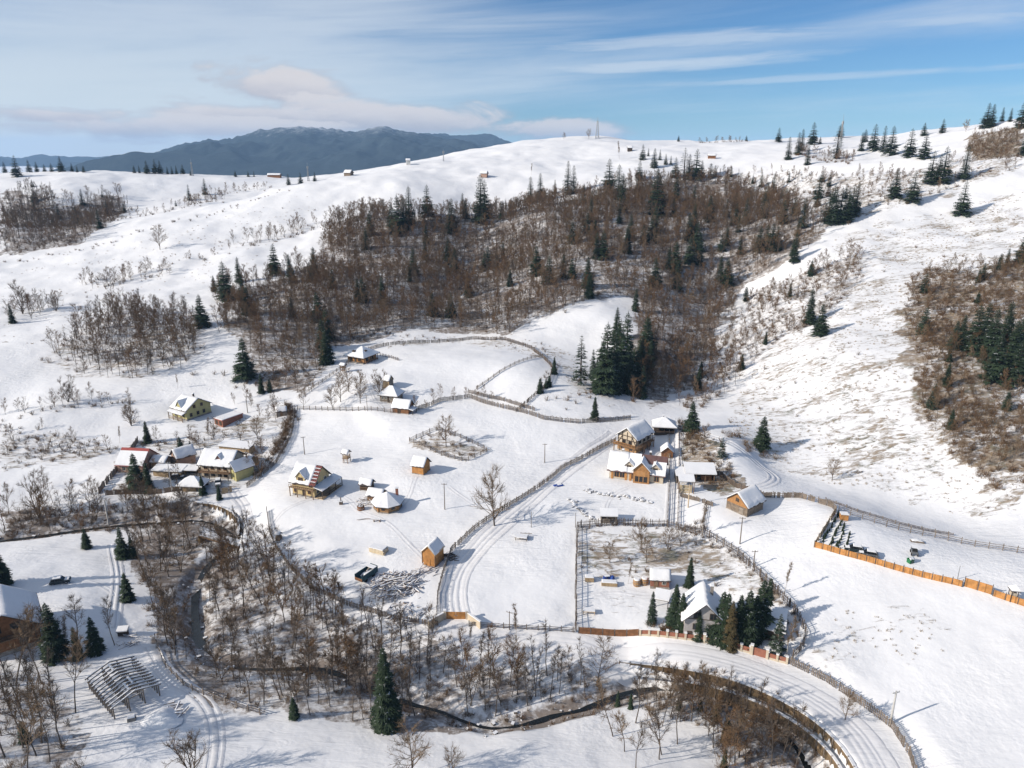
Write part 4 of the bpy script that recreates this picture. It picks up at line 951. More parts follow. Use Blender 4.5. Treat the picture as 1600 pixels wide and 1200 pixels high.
# ------------------------------------------------------------------ spruces, one by one: picture foot, picture top, mesh
SPR = {
 'spruce in the row on the far left plateau edge': [(8,264,252,0),(27,276,242,1),(46,265,249,1),(58,265,252,0),(70,266,256,3),(81,266,254,3),(96,267,243,1),(113,268,254,0),(121,268,258,2),(131,269,258,3)],
 'spruce in the middle row of the left plateau skyline': [(210,270,258,3),(218,270,258,2),(230,271,250,1),(243,271,248,1),(251,271,250,1),(262,272,260,2),(269,272,259,2),(276,272,258,2),(286,272,256,1),(298,274,266,3)],
 'small spruce right of the gap on the left skyline': [(368,276,266,3),(388,276,267,3),(397,276,267,2),(451,289,271,0),(470,287,269,1),(492,283,268,0)],
 'small spruce in the hollow behind the left ridge': [(51,292,280,3),(168,338,313,0),(160,308,297,2),(275,322,313,6),(296,313,288,4),(321,304,278,2),(83,350,335,0)],
 'spruce at the left end of the main wood': [(353,468,407,1),(374,442,401,2),(430,428,380,1),(492,432,385,2),(335,455,430,0),(380,470,430,0)],
 'spruce along the upper left edge of the wood': [(579,368,328,0),(612,355,318,1),(622,364,305,1),(632,360,306,2),(640,352,290,2),(668,337,288,1),(706,363,309,0),(723,335,301,2),(751,348,271,2),(757,342,280,1)],
 'spruce along the upper middle edge of the wood': [(829,317,275,2),(844,312,270,2),(867,302,280,2),(887,304,251,4),(896,302,258,4),(951,301,247,1),(966,312,256,2),(972,330,270,2),(999,280,250,1)],
 'spruce in the group at the top of the wood below the mast': [(1004,250,225,1),(1013,244,231,2),(1022,262,231,0),(1031,250,233,2),(1040,257,240,0),(1048,257,243,2),(1025,336,262,0),(1055,277,245,1),(1068,281,230,5),(1076,280,240,0),(1087,280,232,1),(1096,277,250,0),(1110,278,255,6),(1117,276,258,6)],
 'small spruce standing on the bare crest': [(1060,221,211,3),(1166,220,211,3)],
 'spruce inside the left half of the main wood': [(786,405,378,2),(797,447,420,0),(838,430,383,1),(858,442,398,1),(560,470,435,0),(640,440,415,2),(700,430,405,0),(520,450,420,0)],
 'spruce deep inside the middle of the main wood': [(911,352,332,2),(932,404,362,2),(952,344,330,6),(979,394,355,2),(1023,448,401,1),(1057,405,378,2),(1077,412,368,1),(1092,414,367,2),(1127,392,363,1),(1142,352,335,0),(1005,380,350,0),(1045,420,385,0)],
 'spruce at the upper right of the main wood': [(1165,350,308,4),(1189,292,268,2),(1176,287,272,0),(1186,392,352,1),(1197,388,350,1),(1205,392,348,1),(1213,392,353,0),(1208,302,270,2),(1246,368,345,2),(1241,410,363,2),(1142,276,260,6),(1238,400,372,2)],
 'spruce on the right skyline left of the thin mast': [(1216,222,199,1),(1231,250,213,2),(1246,242,206,2),(1252,236,201,2),(1261,258,226,2),(1269,226,190,1),(1281,225,213,3)],
 'spruce on the right skyline beside the thin mast': [(1306,248,196,5),(1313,210,192,3),(1307,248,221,2),(1345,236,206,2),(1351,222,201,3),(1364,235,193,1),(1379,237,196,4),(1391,243,196,1)],
 'spruce on the crest at the upper right': [(1420,246,200,1),(1443,248,205,1),(1443,212,191,3),(1472,208,185,1),(1540,200,160,1),(1548,199,162,0),(1565,190,167,2),(1578,190,168,2),(1595,199,155,1)],
 'spruce standing on the upper right snow slope': [(1278,311,272,1),(1397,309,262,1),(1425,316,266,1),(1453,287,235,1),(1464,286,240,2),(1472,286,228,1),(1506,279,226,2),(1502,336,282,1),(1598,242,208,1),(1596,410,360,1)],
 'spruce in the dense clump above the diagonal wood edge': [(1293,346,300,1),(1302,350,295,0),(1311,348,292,1),(1322,347,293,0),(1330,336,287,1),(1337,331,284,2)],
 'spruce standing on the lower diagonal edge of the wood': [(1264,506,450,2),(1281,524,474,1),(1165,470,448,6)],
 'spruce in the dark clump on the right slope': [(1443,522,478,1),(1478,605,566,2),(1490,545,500,0),(1500,545,491,2),(1520,550,475,1),(1536,535,472,1),(1545,565,482,0),(1552,595,520,1),(1567,550,470,2),(1578,572,500,0),(1590,562,492,1),(1572,640,612,6),(1600,530,480,1),(1585,600,530,1)],
 'spruce in the tall group behind the half timbered house': [(907,602,523,5),(926,594,545,4),(940,612,530,0),(946,614,503,1),(957,610,515,1),(963,532,479,0),(966,600,498,1),(977,588,486,1),(990,610,540,1),(984,616,552,0),(1008,565,493,1),(1000,600,525,0),(1014,590,530,2),(993,486,449,0),(932,604,560,0),(1003,622,570,2)],
 'small spruce on the bank above the lane fence': [(866,584,557,2),(844,614,591,6),(853,606,592,6),(858,604,586,6),(929,656,619,2)],
 'spruce beside the back lane near the houses': [(1080,674,626,1),(1190,700,649,1),(1127,716,683,5)],
 'spruce around the left hand farmyards': [(316,510,459,1),(384,592,526,1),(497,502,455,1),(505,545,497,1),(511,568,512,0),(20,505,474,2),(231,692,657,2),(283,707,682,1),(298,704,690,6),(409,614,583,2),(422,612,592,6),(215,762,707,1),(233,767,722,2),(317,772,742,2),(343,780,757,2)],
 'small spruce on the flat left of the brook': [(136,857,824,3),(193,872,822,1),(208,872,835,0),(200,938,893,3)],
 'spruce at the left edge above the log house': [(3,915,843,1),(-14,930,850,0)],
 'spruce beside the log house yard': [(88,1028,940,1),(123,1030,978,2),(150,1020,962,1),(40,1160,1125,3)],
 'tall dark spruce standing over the brook': [(605,1137,1009,0)],
 'small spruce in the thicket at the front': [(460,1122,1088,3),(965,1104,1078,2),(985,1107,1082,2),(1061,1108,1085,6),(1094,1110,1092,6),(1118,1126,1100,6),(1134,1158,1122,6),(1131,1200,1168,2)],
 'spruce around the pale gabled house': [(1018,974,923,4),(1053,978,911,0),(1073,972,928,1),(1077,917,869,2),(1084,985,945,0),(1103,1000,962,6),(1125,1002,922,1),(1139,1012,938,7),(1152,1003,928,0),(1165,1004,920,1),(1176,1000,928,0),(1186,990,904,1),(1198,965,902,2),(1213,1024,958,5),(1112,1005,975,6),(1090,1000,948,2),(1104,998,955,1),(1064,985,925,0),(1132,1006,925,2),(1245-80,1010,960,0)],
}
_r = random.Random(5)
def wild(phrase, zone, n, h0, h1, ks, umin, umax):
    P = ZONE[zone]; k = 0; lst = []
    x0, y0 = P.min(0); x1, y1 = P.max(0)
    while k < n:
        x, y = _r.uniform(x0, x1), _r.uniform(y0, y1)
        if not inpoly(np.array([x]), np.array([y]), P)[0]: continue
        z = float(H(x, y)); u, v = proj(x, y, z)
        if not umin < u < umax: continue
        c = fbm(np.array([x / 40]), np.array([y / 40]), 91)[0]
        if c < .5 and _r.random() < .7: continue
        lst.append((u, v, proj(x, y, z + _r.uniform(h0, h1))[1], _r.choice(ks))); k += 1
    SPR[phrase] = lst
wild('small dark spruce scattered through the left half of the main wood', 'main', 24, 9, 15, [0, 1, 2], 300, 800)
wild('small dark spruce scattered through the right half of the main wood', 'main', 46, 10, 17, [0, 1, 2], 880, 1260)
wild('dark spruce standing in the far left valley wood', 'farleft', 8, 9, 15, [0, 1, 2], 0, 200)
wild('small spruce among the scrub of the right slope', 'right', 10, 5, 9, [0, 2, 3], 1400, 1610)
wild('small spruce among the scrub of the right hand gully', 'gully', 7, 5, 9, [0, 2, 3], 1050, 1350)
wild('small spruce in the upper right scrub', 'upper', 10, 7, 12, [0, 2, 1], 1080, 1420)
for phrase, lst in SPR.items():
    lst = sorted(lst)
    for i, (u, v, vt, k) in enumerate(lst):
        q = at(u, v); vv = v
        while q[1] > 1100 and vv < v + 20: vv += 1; q = at(u, vv)
        h = max(2.0, height_to(q, vt)); lab = phrase if len(lst) == 1 else ORDN(i) + ' ' + phrase
        big = (v - vt) >= 34
        wide = .95 if phrase.startswith('tall dark') else 1.12 if (v > 830 and 'pale' not in phrase) else 1.15 if 'half timbered' in phrase or 'pale' in phrase else 1.42
        plant('spruce_tree', SPRUCE[k], (q[0], q[1], q[2] - .15), h, RNG.uniform(0, 6.28), lab, 'tree', phrase.replace('spruce', 'spruces', 1) if len(lst) > 1 else None, big, wide)
# ------------------------------------------------------------------ building materials
mat('orange_boards', (0.53, 0.255, 0.085), .75, .25, 1.2, stripes=('xy', .28, .6), rand=.22)
mat('orange_logs', (0.42, 0.215, 0.085), .7, .2, 2.0, stripes=('z', .26, .7))
mat('tan_logs', (0.42, 0.25, 0.12), .75, .22, 2.0, stripes=('z', .28, .75))
mat('grey_logs', (0.23, 0.18, 0.135), .85, .3, 1.5, stripes=('z', .3, .75))
mat('brown_logs', (0.26, 0.125, 0.06), .8, .28, 1.5, stripes=('z', .28, .75))
mat('grey_boards', (0.27, 0.23, 0.19), .9, .3, 1.2, stripes=('xy', .22, .7))
mat('tan_boards', (0.45, 0.33, 0.20), .85, .25, 1.2, stripes=('xy', .22, .6))
mat('dark_wood', (0.075, 0.055, 0.042), .85, .3, 1.5)
mat('mid_wood', (0.22, 0.14, 0.085), .85, .3, 1.5)
mat('pale_wood', (0.55, 0.43, 0.29), .8, .2, 1.5)
mat('post_wood', (0.20, 0.165, 0.135), .9, .3, 1.5, snow=.15)
mat('fence_wood', (0.165, 0.135, 0.11), .9, .35, .6, snow=.12)
mat('fence_dark', (0.11, 0.085, 0.068), .9, .35, .6, snow=.12)
mat('yellow_plaster', (0.56, 0.44, 0.23), .9, .1, .6)
mat('olive_plaster', (0.46, 0.42, 0.20), .9, .1, .6)
mat('white_plaster', (0.66, 0.63, 0.58), .9, .08, .6)
mat('grey_plaster', (0.37, 0.345, 0.33), .9, .08, .6)
mat('cream_plaster', (0.55, 0.47, 0.36), .9, .1, .6)
mat('pink_plaster', (0.40, 0.26, 0.20), .9, .12, .8)
mat('stone', (0.30, 0.27, 0.24), .95, .35, 1.2)
mat('brick', (0.34, 0.15, 0.10), .9, .25, 3.0, stripes=('z', .16, .4))
mat('red_metal', (0.33, 0.075, 0.065), .5, .12, 1.0)
mat('brown_metal', (0.13, 0.075, 0.07), .5, .15, 1.0)
mat('dark_roof', (0.085, 0.07, 0.065), .8, .25, 2.0)
mat('glass', (0.015, 0.018, 0.022), .12, .1, 1.0, spec=.5)
mat('window_frame', (0.62, 0.58, 0.50), .6, .1, 1.0)
mat('wood_frame', (0.42, 0.22, 0.09), .6, .1, 1.0)
mat('concrete', (0.46, 0.45, 0.43), .9, .12, 1.5)
mat('steel', (0.32, 0.33, 0.34), .5, .1, 1.0, metallic=.5)
mat('red_panel', (0.31, 0.13, 0.085), .75, .12, 1.0)
mat('timber_wall', (0.205, 0.145, 0.085), .9, .35, .8, stripes=('z', .3, .7))
mat('car_dark', (0.03, 0.045, 0.05), .35, .1, 1.0, spec=.5)
mat('car_grey', (0.12, 0.13, 0.14), .35, .1, 1.0, spec=.5)
mat('tyre', (0.02, 0.02, 0.02), .9, .1, 1.0)
mat('blue_paint', (0.03, 0.075, 0.30), .5, .15, 1.0)
mat('green_paint', (0.03, 0.17, 0.07), .5, .12, 1.0)
mat('teal_paint', (0.035, 0.085, 0.10), .5, .2, 1.0)
mat('log_bark', (0.27, 0.20, 0.15), .9, .35, 1.5, snow=.6)
mat('cut_wood', (0.62, 0.50, 0.32), .85, .15, 2.0, snow=.25)
mat('rock', (0.19, 0.175, 0.16), .95, .3, .8, snow=.5)
mat('hay', (0.42, 0.31, 0.17), .95, .3, 2.0, snow=.3)

# ------------------------------------------------------------------ house kit: local x runs along the ridge, the front is -y
def chevron(mb, x0, x1, w, ze, zr, oh, th, lift=0.0, inset=0.0, skew=0.0):
    k = (zr - ze) / (w / 2); yo = w / 2 + oh - inset
    top = zr + lift; e = ze - k * (oh - inset) + lift
    poly = [(-yo, e), (0, top), (yo, e), (yo, e + th), (0, top + th * 1.1), (-yo, e + th)]
    n = 6
    vs = [(x0, y, z) for y, z in poly] + [(x1, y, z) for y, z in poly]
    f = [(0, 1, 4, 5), (1, 2, 3, 4), (11, 10, 7, 6), (10, 9, 8, 7)] + [(i, i + n, (i + 1) % n + n, (i + 1) % n) for i in range(n)]
    mb.add(vs, f)
def soft_snow(x0, x1, w, ze, zr, oh, th, lift):
    """uneven snow blanket: rounded at the ridge, ragged and lumpy along the eaves"""
    n = max(4, int((x1 - x0) / .55)); k = (zr - ze) / (w / 2); b = MB(); rows_ = []; m = 10
    for i in range(n + 1):
        x = x0 + (x1 - x0) * i / n + (RNG.normal(0, .03) if 0 < i < n else 0); e0, e1 = RNG.normal(.06, .10), RNG.normal(.06, .10); prof = []
        for j in range(m + 1):
            s = -1 + 2 * j / m; yo = w / 2 + oh - max(-.02, e0 if s < 0 else e1); y = s * yo
            t_ = th * (1 + RNG.normal(0, .13)) * (.45 if j in (0, m) else 1) * (.6 if i in (0, n) else 1)
            prof.append((x, y, zr - k * abs(y) + lift + t_ - (.10 if j == m // 2 else 0)))
        base = [(x, prof[m][1], zr - k * abs(prof[m][1]) + lift + .004), (x, 0, zr + lift + .004), (x, prof[0][1], zr - k * abs(prof[0][1]) + lift + .004)]
        rows_.append(prof + base)
    c = m + 4; b.add([p for r in rows_ for p in r], [(i * c + j, (i + 1) * c + j, (i + 1) * c + (j + 1) % c, i * c + (j + 1) % c) for i in range(n) for j in range(c)] + [tuple(range(c)), tuple(n * c + q for q in range(c - 1, -1, -1))])
    return b
def gable_roof(t, l, w, ze, zr, oh=.5, roof='dark_roof', snow=.26, bare=None, th=.14):
    b = MB(); chevron(b, -l / 2 - oh, l / 2 + oh, w, ze, zr, oh, th); r = b.build('roof', roof, t)
    if snow:
        for (x0, x1) in (bare or [(-1, 1)]):
            a, c = x0 * (l / 2 + oh - .05), x1 * (l / 2 + oh - .05)
            soft_snow(a, c, w, ze, zr, oh, snow, th).build('snow', 'snow', r, True)
    return r
def gable_walls(t, l, w, ze, zr, m, name='wall', z0=-.6):
    b = MB(); poly = [(-w / 2, z0), (w / 2, z0), (w / 2, ze), (0, zr - .02), (-w / 2, ze)]
    vs = [(-l / 2, y, z) for y, z in poly] + [(l / 2, y, z) for y, z in poly]
    b.add(vs, [(4, 3, 2, 1, 0), (5, 6, 7, 8, 9)] + [(i, (i + 1) % 5, (i + 1) % 5 + 5, i + 5) for i in range(5)])
    return b.build(name, m, t)
def hip_roof(t, l, w, ze, zr, oh=.6, roof='dark_roof', snow=.28, ridge=None):
    rl = max(.15, (l - w) / 2 if ridge is None else ridge)
    def body(mb, z, th, ins):
        a, b_ = l / 2 + oh - ins, w / 2 + oh - ins
        lo = [(-a, -b_, ze + z), (a, -b_, ze + z), (a, b_, ze + z), (-a, b_, ze + z)]
        mid = [(x, y, q + th) for x, y, q in lo]; top = [(-rl, 0, zr + z + th), (rl, 0, zr + z + th)]
        mb.add(lo + mid + top, [(3, 2, 1, 0), (0, 1, 5, 4), (1, 2, 6, 5), (2, 3, 7, 6), (3, 0, 4, 7), (4, 5, 9, 8), (5, 6, 9), (6, 7, 8, 9), (7, 4, 8)])
    b = MB(); body(b, 0, .15, 0); r = b.build('roof', roof, t)
    if snow: s = MB(); body(s, .16, snow, .05); s.build('snow', 'snow', r)
    return r
def box_walls(t, l, w, h, m, name='wall', z0=-.6, c=(0, 0)):
    b = MB(); b.box((c[0], c[1], (h + z0) / 2), (l, w, h - z0)); return b.build(name, m, t)
def on_face(l, w, face, o, z, out):
    return {'S': ((o, -w / 2 - out, z), 0), 'N': ((-o, w / 2 + out, z), math.pi), 'E': ((l / 2 + out, o, z), math.pi / 2), 'W': ((-l / 2 - out, -o, z), -math.pi / 2)}[face]
def window(t, l, w, face, o, z, ww=.9, hh=1.1, frame='window_frame', name='window'):
    (c, rz) = on_face(l, w, face, o, z, .03); b = MB(); b.box(c, (ww + .24, .10, hh + .24), rz); f = b.build(name, frame, t)
    (c, rz) = on_face(l, w, face, o, z, .075); b = MB()
    g = .05
    for sx in (-1, 1):
        q, _ = on_face(l, w, face, o + sx * (ww / 4 + g / 2), z, .075); b.box(q, (ww / 2 - g, .05, hh), rz)
    b.build('pane', 'glass', f)
    return f
def door(t, l, w, face, o, h=2.0, ww=.95, m='mid_wood', z=0):
    (c, rz) = on_face(l, w, face, o, z + h / 2, .04); b = MB(); b.box(c, (ww, .12, h), rz); d = b.build('door', m, t)
    q, _ = on_face(l, w, face, o + ww * .35, z + 1.0, .12); b = MB(); b.box(q, (.12, .06, .06), rz); b.build('handle', 'steel', d)
def chimney(t, x, y, z0, z1, s=.6, m='brick', parent=None):
    b = MB(); b.box((x, y, (z0 + z1) / 2), (s, s, z1 - z0)); c = b.build('chimney', m, parent or t)
    b = MB(); b.box((x, y, z1 + .06), (s + .16, s + .16, .12)); b.box((x, y, z1 + .2), (s + .04, s + .04, .16)); b.build('chimney_cap', 'snow', c)
def dormer(t, x, yf, yb, zb, ze, zr, w, m, roof='dark_roof', face='glass', snow=.22, oh=.3):
    """gabled dormer looking to -y, front at yf"""
    d = link('dormer', None, t)
    b = MB(); b.prism([(x - w / 2, zb), (x + w / 2, zb), (x + w / 2, ze), (x, zr), (x - w / 2, ze)], yf, yb); b.build('dormer_wall', m, d)
    k = (zr - ze) / (w / 2); e = ze - k * oh; xo = w / 2 + oh
    def chev(y0, y1, lift, th): 
        q = MB(); q.prism([(x - xo, e + lift), (x, zr + lift), (x + xo, e + lift), (x + xo, e + lift + th), (x, zr + lift + th * 1.1), (x - xo, e + lift + th)], y0, y1); return q
    chev(yf - oh, yb, 0, .1).build('dormer_roof', roof, d); chev(yf - oh + .04, yb, .1, snow).build('dormer_snow', 'snow', d)
    b = MB(); b.box((x, yf - .04, (zb + ze) / 2 + (ze - zb) * .1), (w * .55, .08, (ze - zb) * .7)); b.build('pane', face, d)
    return d
def posts(t, pts, h, s=.16, m='dark_wood', z0=-.5):
    for x, y in pts:
        b = MB(); b.box((x, y, (h + z0) / 2), (s, s, h - z0)); b.build('post', m, t)
def slab_roof(t, P, th=.12, m='dark_wood', snow=.24, name='porch_roof'):
    """sloping slab through four corners"""
    def sl(z0, z1):
        b = MB(); vs = [(x, y, z + z0) for x, y, z in P] + [(x, y, z + z1) for x, y, z in P]
        b.add(vs, [(3, 2, 1, 0), (4, 5, 6, 7), (0, 1, 5, 4), (1, 2, 6, 5), (2, 3, 7, 6), (3, 0, 4, 7)]); return b
    r = sl(0, th).build(name, m, t)
    if snow: sl(th + .002, th + snow).build('snow', 'snow', r)
    return r
def railing(t, a, b_, z0, h=.95, m='mid_wood', n=None, name='railing'):
    a, b_ = Vector((*a, 0)), Vector((*b_, 0)); n = n or max(2, int((b_ - a).length / .35)); mb = MB()
    for zz in (z0 + h, z0 + .15): mb.bar(a + Vector((0, 0, zz)), b_ + Vector((0, 0, zz)), .09)
    for i in range(n + 1):
        q = a.lerp(b_, i / n); mb.box((q.x, q.y, z0 + h / 2), (.07, .07, h))
    return mb.build(name, m, t)
def foundation(t, l, w, h, m='stone', grow=.08):
    return box_walls(t, l + grow * 2, w + grow * 2, h, m, 'foundation', -1.2)
R = math.radians
def site(u, v, dz=0.0):
    p = at(u, v); return (p[0], p[1], p[2] + dz)

# ---- yellow chalet with dormer, red battens and side veranda
t = thing('chalet', 'yellow wooden chalet with front dormer and an unroofed red batten patch', 'house', site(487, 767), R(-20))
l, w = 7.3, 7.6
foundation(t, l, w, .5, 'stone'); gable_walls(t, l, w, 4.6, 8.4, 'yellow_plaster'); gable_roof(t, l, w, 4.6, 8.4, .7, bare=[(-1, .62)])
b = MB()
for i in range(6):
    f = (i + .5) / 6; y = -(w / 2 + .8) * f; z = 8.4 - 3.8 / (w / 2) * -y + .22
    b.bar((l * .34, y, z), (l / 2 + .85, y, z), .12, .1)
for i in range(4): b.bar((l * .36 + i * .55, -.1, 8.55), (l * .36 + i * .55, -w / 2 - .8, 4.6 - .58), .1, .08)
b.build('roof_batten', 'red_metal', t)['kind'] = 'stuff'
b = MB()
for i in range(5):
    f = (i + .9) / 6; y = -(w / 2 + .6) * f; z = 8.4 - 3.8 / (w / 2) * -y + .2; b.bar((l * .36, y, z), (l / 2 + .6, y, z), .42, .12)
tag(b.build('snow', 'snow', t), kind='stuff')
dormer(t, -.6, -w / 2 - .05, -.8, 4.4, 5.9, 7.6, 2.9, 'yellow_plaster', 'dark_wood', 'dark_wood')
for o, z in ((-2.6, 1.6), (2.0, 1.6), (2.6, 3.7), (-2.9, 3.7)): window(t, l, w, 'S', o, z, .9, 1.0, 'wood_frame')
door(t, l, w, 'S', .2, 2.1, 1.0, 'dark_wood', .3)
for z in (1.6, 3.9): window(t, l, w, 'E', -2.2, z); window(t, l, w, 'E', 1.8, z)
b = MB(); b.box((0, -w / 2 - .55, 2.75), (l + .8, 1.1, .16)); b.build('balcony', 'mid_wood', t)
railing(t, (-l / 2 - .4, -w / 2 - 1.05), (l / 2 + .4, -w / 2 - 1.05), 2.85, .85, 'tan_boards', 12)
posts(t, [(-l / 2 - .2, -w / 2 - 1.0), (-1.4, -w / 2 - 1.0), (1.4, -w / 2 - 1.0), (l / 2 + .2, -w / 2 - 1.0)], 2.7, .18, 'mid_wood')
slab_roof(t, [(l / 2 + .05, -w / 2 - .3, 3.3), (l / 2 + 2.9, -w / 2 - .3, 2.6), (l / 2 + 2.9, w / 2 + 2.2, 2.6), (l / 2 + .05, w / 2 + 2.2, 3.3)])
posts(t, [(l / 2 + 2.7, -w / 2 + i * 3.3) for i in range(4)], 2.6, .18)
railing(t, (l / 2 + 2.7, -w / 2), (l / 2 + 2.7, w / 2 + 1.8), .2, .9, 'dark_wood', 20); b = MB(); b.box((l / 2 + 1.4, 1, .05), (2.9, w + 2.2, .3)); b.build('deck', 'pale_wood', t)

# ---- octagonal pavilion
t = thing('pavilion', 'octagonal log pavilion with pointed snowy roof and brick chimney', 'pavilion', site(606, 793))
def octa(r, z0, z1, r2=None, rot=.2):
    r2 = r if r2 is None else r2; b = MB()
    vs = [(r * math.cos(rot + k * math.pi / 4), r * math.sin(rot + k * math.pi / 4), z0) for k in range(8)] + [(r2 * math.cos(rot + k * math.pi / 4), r2 * math.sin(rot + k * math.pi / 4), z1) for k in range(8)]
    b.add(vs, [tuple(range(7, -1, -1)), tuple(range(8, 16))] + [(k, (k + 1) % 8, (k + 1) % 8 + 8, k + 8) for k in range(8)]); return b
octa(3.7, -.8, 2.1).build('wall', 'tan_logs', t); octa(3.95, -.9, .3).build('foundation', 'stone', t)
r = octa(4.7, 1.95, 4.6, .12).build('roof', 'dark_roof', t); octa(4.65, 2.12, 4.85, .1).build('snow', 'snow', r)
for k in range(8):
    a = .2 + (k + .5) * math.pi / 4; ap = 3.7 * math.cos(math.pi / 8) + .03; b = MB(); b.box((ap * math.cos(a), ap * math.sin(a), 1.25), (1.3, .1, 1.1), a + math.pi / 2)
    f = b.build('window', 'wood_frame', t); b = MB(); b.box(((ap + .05) * math.cos(a), (ap + .05) * math.sin(a), 1.25), (1.05, .06, .9), a + math.pi / 2); b.build('pane', 'glass', f)
    a = .2 + k * math.pi / 4; b = MB(); b.box((3.75 * math.cos(a), 3.75 * math.sin(a), .9), (.26, .26, 2.2), a); b.build('post', 'orange_logs', t)
chimney(t, 2.4, 1.9, 1.5, 5.0, .7)

def shed(name, label, px, l, w, ze, zr, rz, wall, oh=.4, cat='shed', roof='dark_roof', found=.25, wins=(), door_=None, snow=.26, group=None, dz=0):
    t = thing(name, label, cat, site(*px, dz), R(rz), group)
    if found: foundation(t, l, w, found)
    gable_walls(t, l, w, ze, zr, wall); gable_roof(t, l, w, ze, zr, oh, roof, snow)
    for a in wins: window(t, l, w, *a)
    if door_: door(t, l, w, *door_)
    return t
shed('garden_shed', 'snow roofed shed half hidden behind the octagonal pavilion', (589, 780), 4.2, 3.4, 1.9, 3.2, -15, 'mid_wood', door_=('S', -.6, 1.7))
t = shed('log_store', 'small open sided hut between the chalet and the pavilion', (574, 763), 3.2, 2.4, 1.9, 3.0, -14, 'dark_wood', .45, 'hut', found=0)
posts(t, [(-1.5, -1.5), (1.5, -1.5)], 1.8, .14, 'mid_wood'); railing(t, (-1.5, -1.5), (1.5, -1.5), .1, .8, 'mid_wood')
t = shed('hut', 'orange boarded hut with patchy snow roof alone on the meadow', (658, 737), 3.8, 4.2, 2.9, 4.9, -22, 'orange_boards', .45, 'hut', door_=('E', -.4, 1.9, .9, 'orange_boards'))
t = shed('tall_hut', 'tall narrow bright orange hut beside the lane fence', (677, 878), 4.4, 3.5, 3.7, 5.5, 66, 'orange_boards', .3, 'hut', 'pale_wood', door_=('W', 0, 2.0, .9, 'orange_boards'))
b = MB(); b.box((-2.2 - .02, -1.75, 1.6), (.14, .14, 4.0)); b.box((-2.22, 1.75, 1.6), (.14, .14, 4.0)); b.build('corner_board', 'mid_wood', t)['kind'] = 'stuff'
# lookout on stilts
t = thing('playhouse', 'tiny wooden playhouse on stilts with snowy roof above the chalet', 'playhouse', site(542, 722), R(-20))
posts(t, [(-.8, -.8), (.8, -.8), (.8, .8), (-.8, .8)], 3.4, .14, 'mid_wood'); b = MB(); b.box((0, 0, 1.5), (2.0, 2.0, .14)); b.build('floor', 'mid_wood', t)
for a, c in (((-.8, -.8), (.8, -.8)), ((.8, -.8), (.8, .8)), ((.8, .8), (-.8, .8)), ((-.8, .8), (-.8, -.8))): railing(t, a, c, 1.6, .8, 'pale_wood', 5)
gable_roof(t, 1.9, 1.9, 3.3, 4.1, .3, snow=.2)
b = MB(); b.bar((-.8, -.9, 0), (-.4, -.9, 1.5), .1); b.bar((-.2, -.9, 0), (-.2, -.9, 1.5), .1); b.build('ladder', 'mid_wood', t)['kind'] = 'stuff'

# ---- half timbered house with terrace
t = thing('half_timbered_house', 'half timbered house with brick ground floor and big shaded snow roof', 'house', site(991, 699), R(49))
l, w = 9.0, 6.8
foundation(t, l, w, .3); gable_walls(t, l, w, 5.2, 7.9, 'cream_plaster'); gable_roof(t, l, w, 5.2, 7.9, .8, snow=.28)
b = MB(); b.box((0, 0, 1.1), (l + .12, w + .12, 2.6)); b.build('ground_floor', 'tan_logs', t)
for y in (-3.3, -1.7, 0, 1.7, 3.3):
    b = MB(); b.box((-l / 2 - .05, y, 3.9 if abs(y) > 3 else 4.5), (.14, .2, 2.6 if abs(y) > 3 else 4.0)); b.build('timber', 'dark_wood', t)
for z in (2.55, 3.9, 5.2): b = MB(); b.box((-l / 2 - .05, 0, z), (.13, w, .2)); b.build('timber', 'dark_wood', t)
for y0, y1 in ((-3.2, -1.8), (3.2, 1.8)): b = MB(); b.bar((-l / 2 - .06, y0, 2.6), (-l / 2 - .06, y1, 5.1), .16); b.build('timber', 'dark_wood', t)
b = MB(); b.box((-l / 2 - 1.0, 0, 2.35), (2.0, w + 1.4, .18)); b.build('terrace', 'mid_wood', t)
railing(t, (-l / 2 - 1.9, -w / 2 - .6), (-l / 2 - 1.9, w / 2 + .6), 2.45, .95, 'orange_boards', 14); railing(t, (-l / 2 - 1.9, -w / 2 - 1.2), (l / 2, -w / 2 - 1.2), 2.45, .95, 'mid_wood', 20)
b = MB(); b.box((-.6, -w / 2 - .65, 2.35), (l + 1.0, 1.3, .16)); b.build('gallery', 'mid_wood', t)
posts(t, [(-l / 2 - 1.8, y) for y in (-3.6, 0, 3.6)] + [(x, -w / 2 - 1.15) for x in (-1.5, 1.5, 4.2)], 2.3, .22, 'mid_wood')
posts(t, [(x, -w / 2 - .55) for x in (-4.3, -1.4, 1.4, 4.3)], 5.0, .16, 'dark_wood')
for y in (-1.0, 1.0): window(t, l, w, 'W', y, 3.3, .8, 1.1, 'dark_wood'); window(t, l + .12, w + .12, 'W', y * 1.6, 1.2, 1.0, 1.2, 'wood_frame')
for x in (-2.6, 0, 2.6): window(t, l, w, 'S', x, 3.8, 1.1, 1.3, 'dark_wood')
# ---- hip roofed summer kitchen
t = thing('summer_kitchen', 'open dark pavilion with hipped snow roof behind the half timbered house', 'pavilion', site(1037, 674), R(-8))
box_walls(t, 6.4, 4.6, .9, 'dark_wood'); hip_roof(t, 7.0, 5.4, 2.3, 4.7, .5, ridge=.3); posts(t, [(x, y) for x in (-3.2, 0, 3.2) for y in (-2.4, 2.4)], 2.3, .2); b = MB(); b.box((0, 1.4, 1.2), (5.6, 1.6, 2.2)); b.build('back_room', 'dark_wood', t)
chimney(t, -.3, .3, 4.2, 5.5, .4, 'steel')
shed('hut', 'small brown log hut with gable beside the back lane', (1042, 712), 3.8, 3.4, 2.1, 3.6, 80, 'brown_logs', .45, 'hut', door_=('W', .5, 1.7))

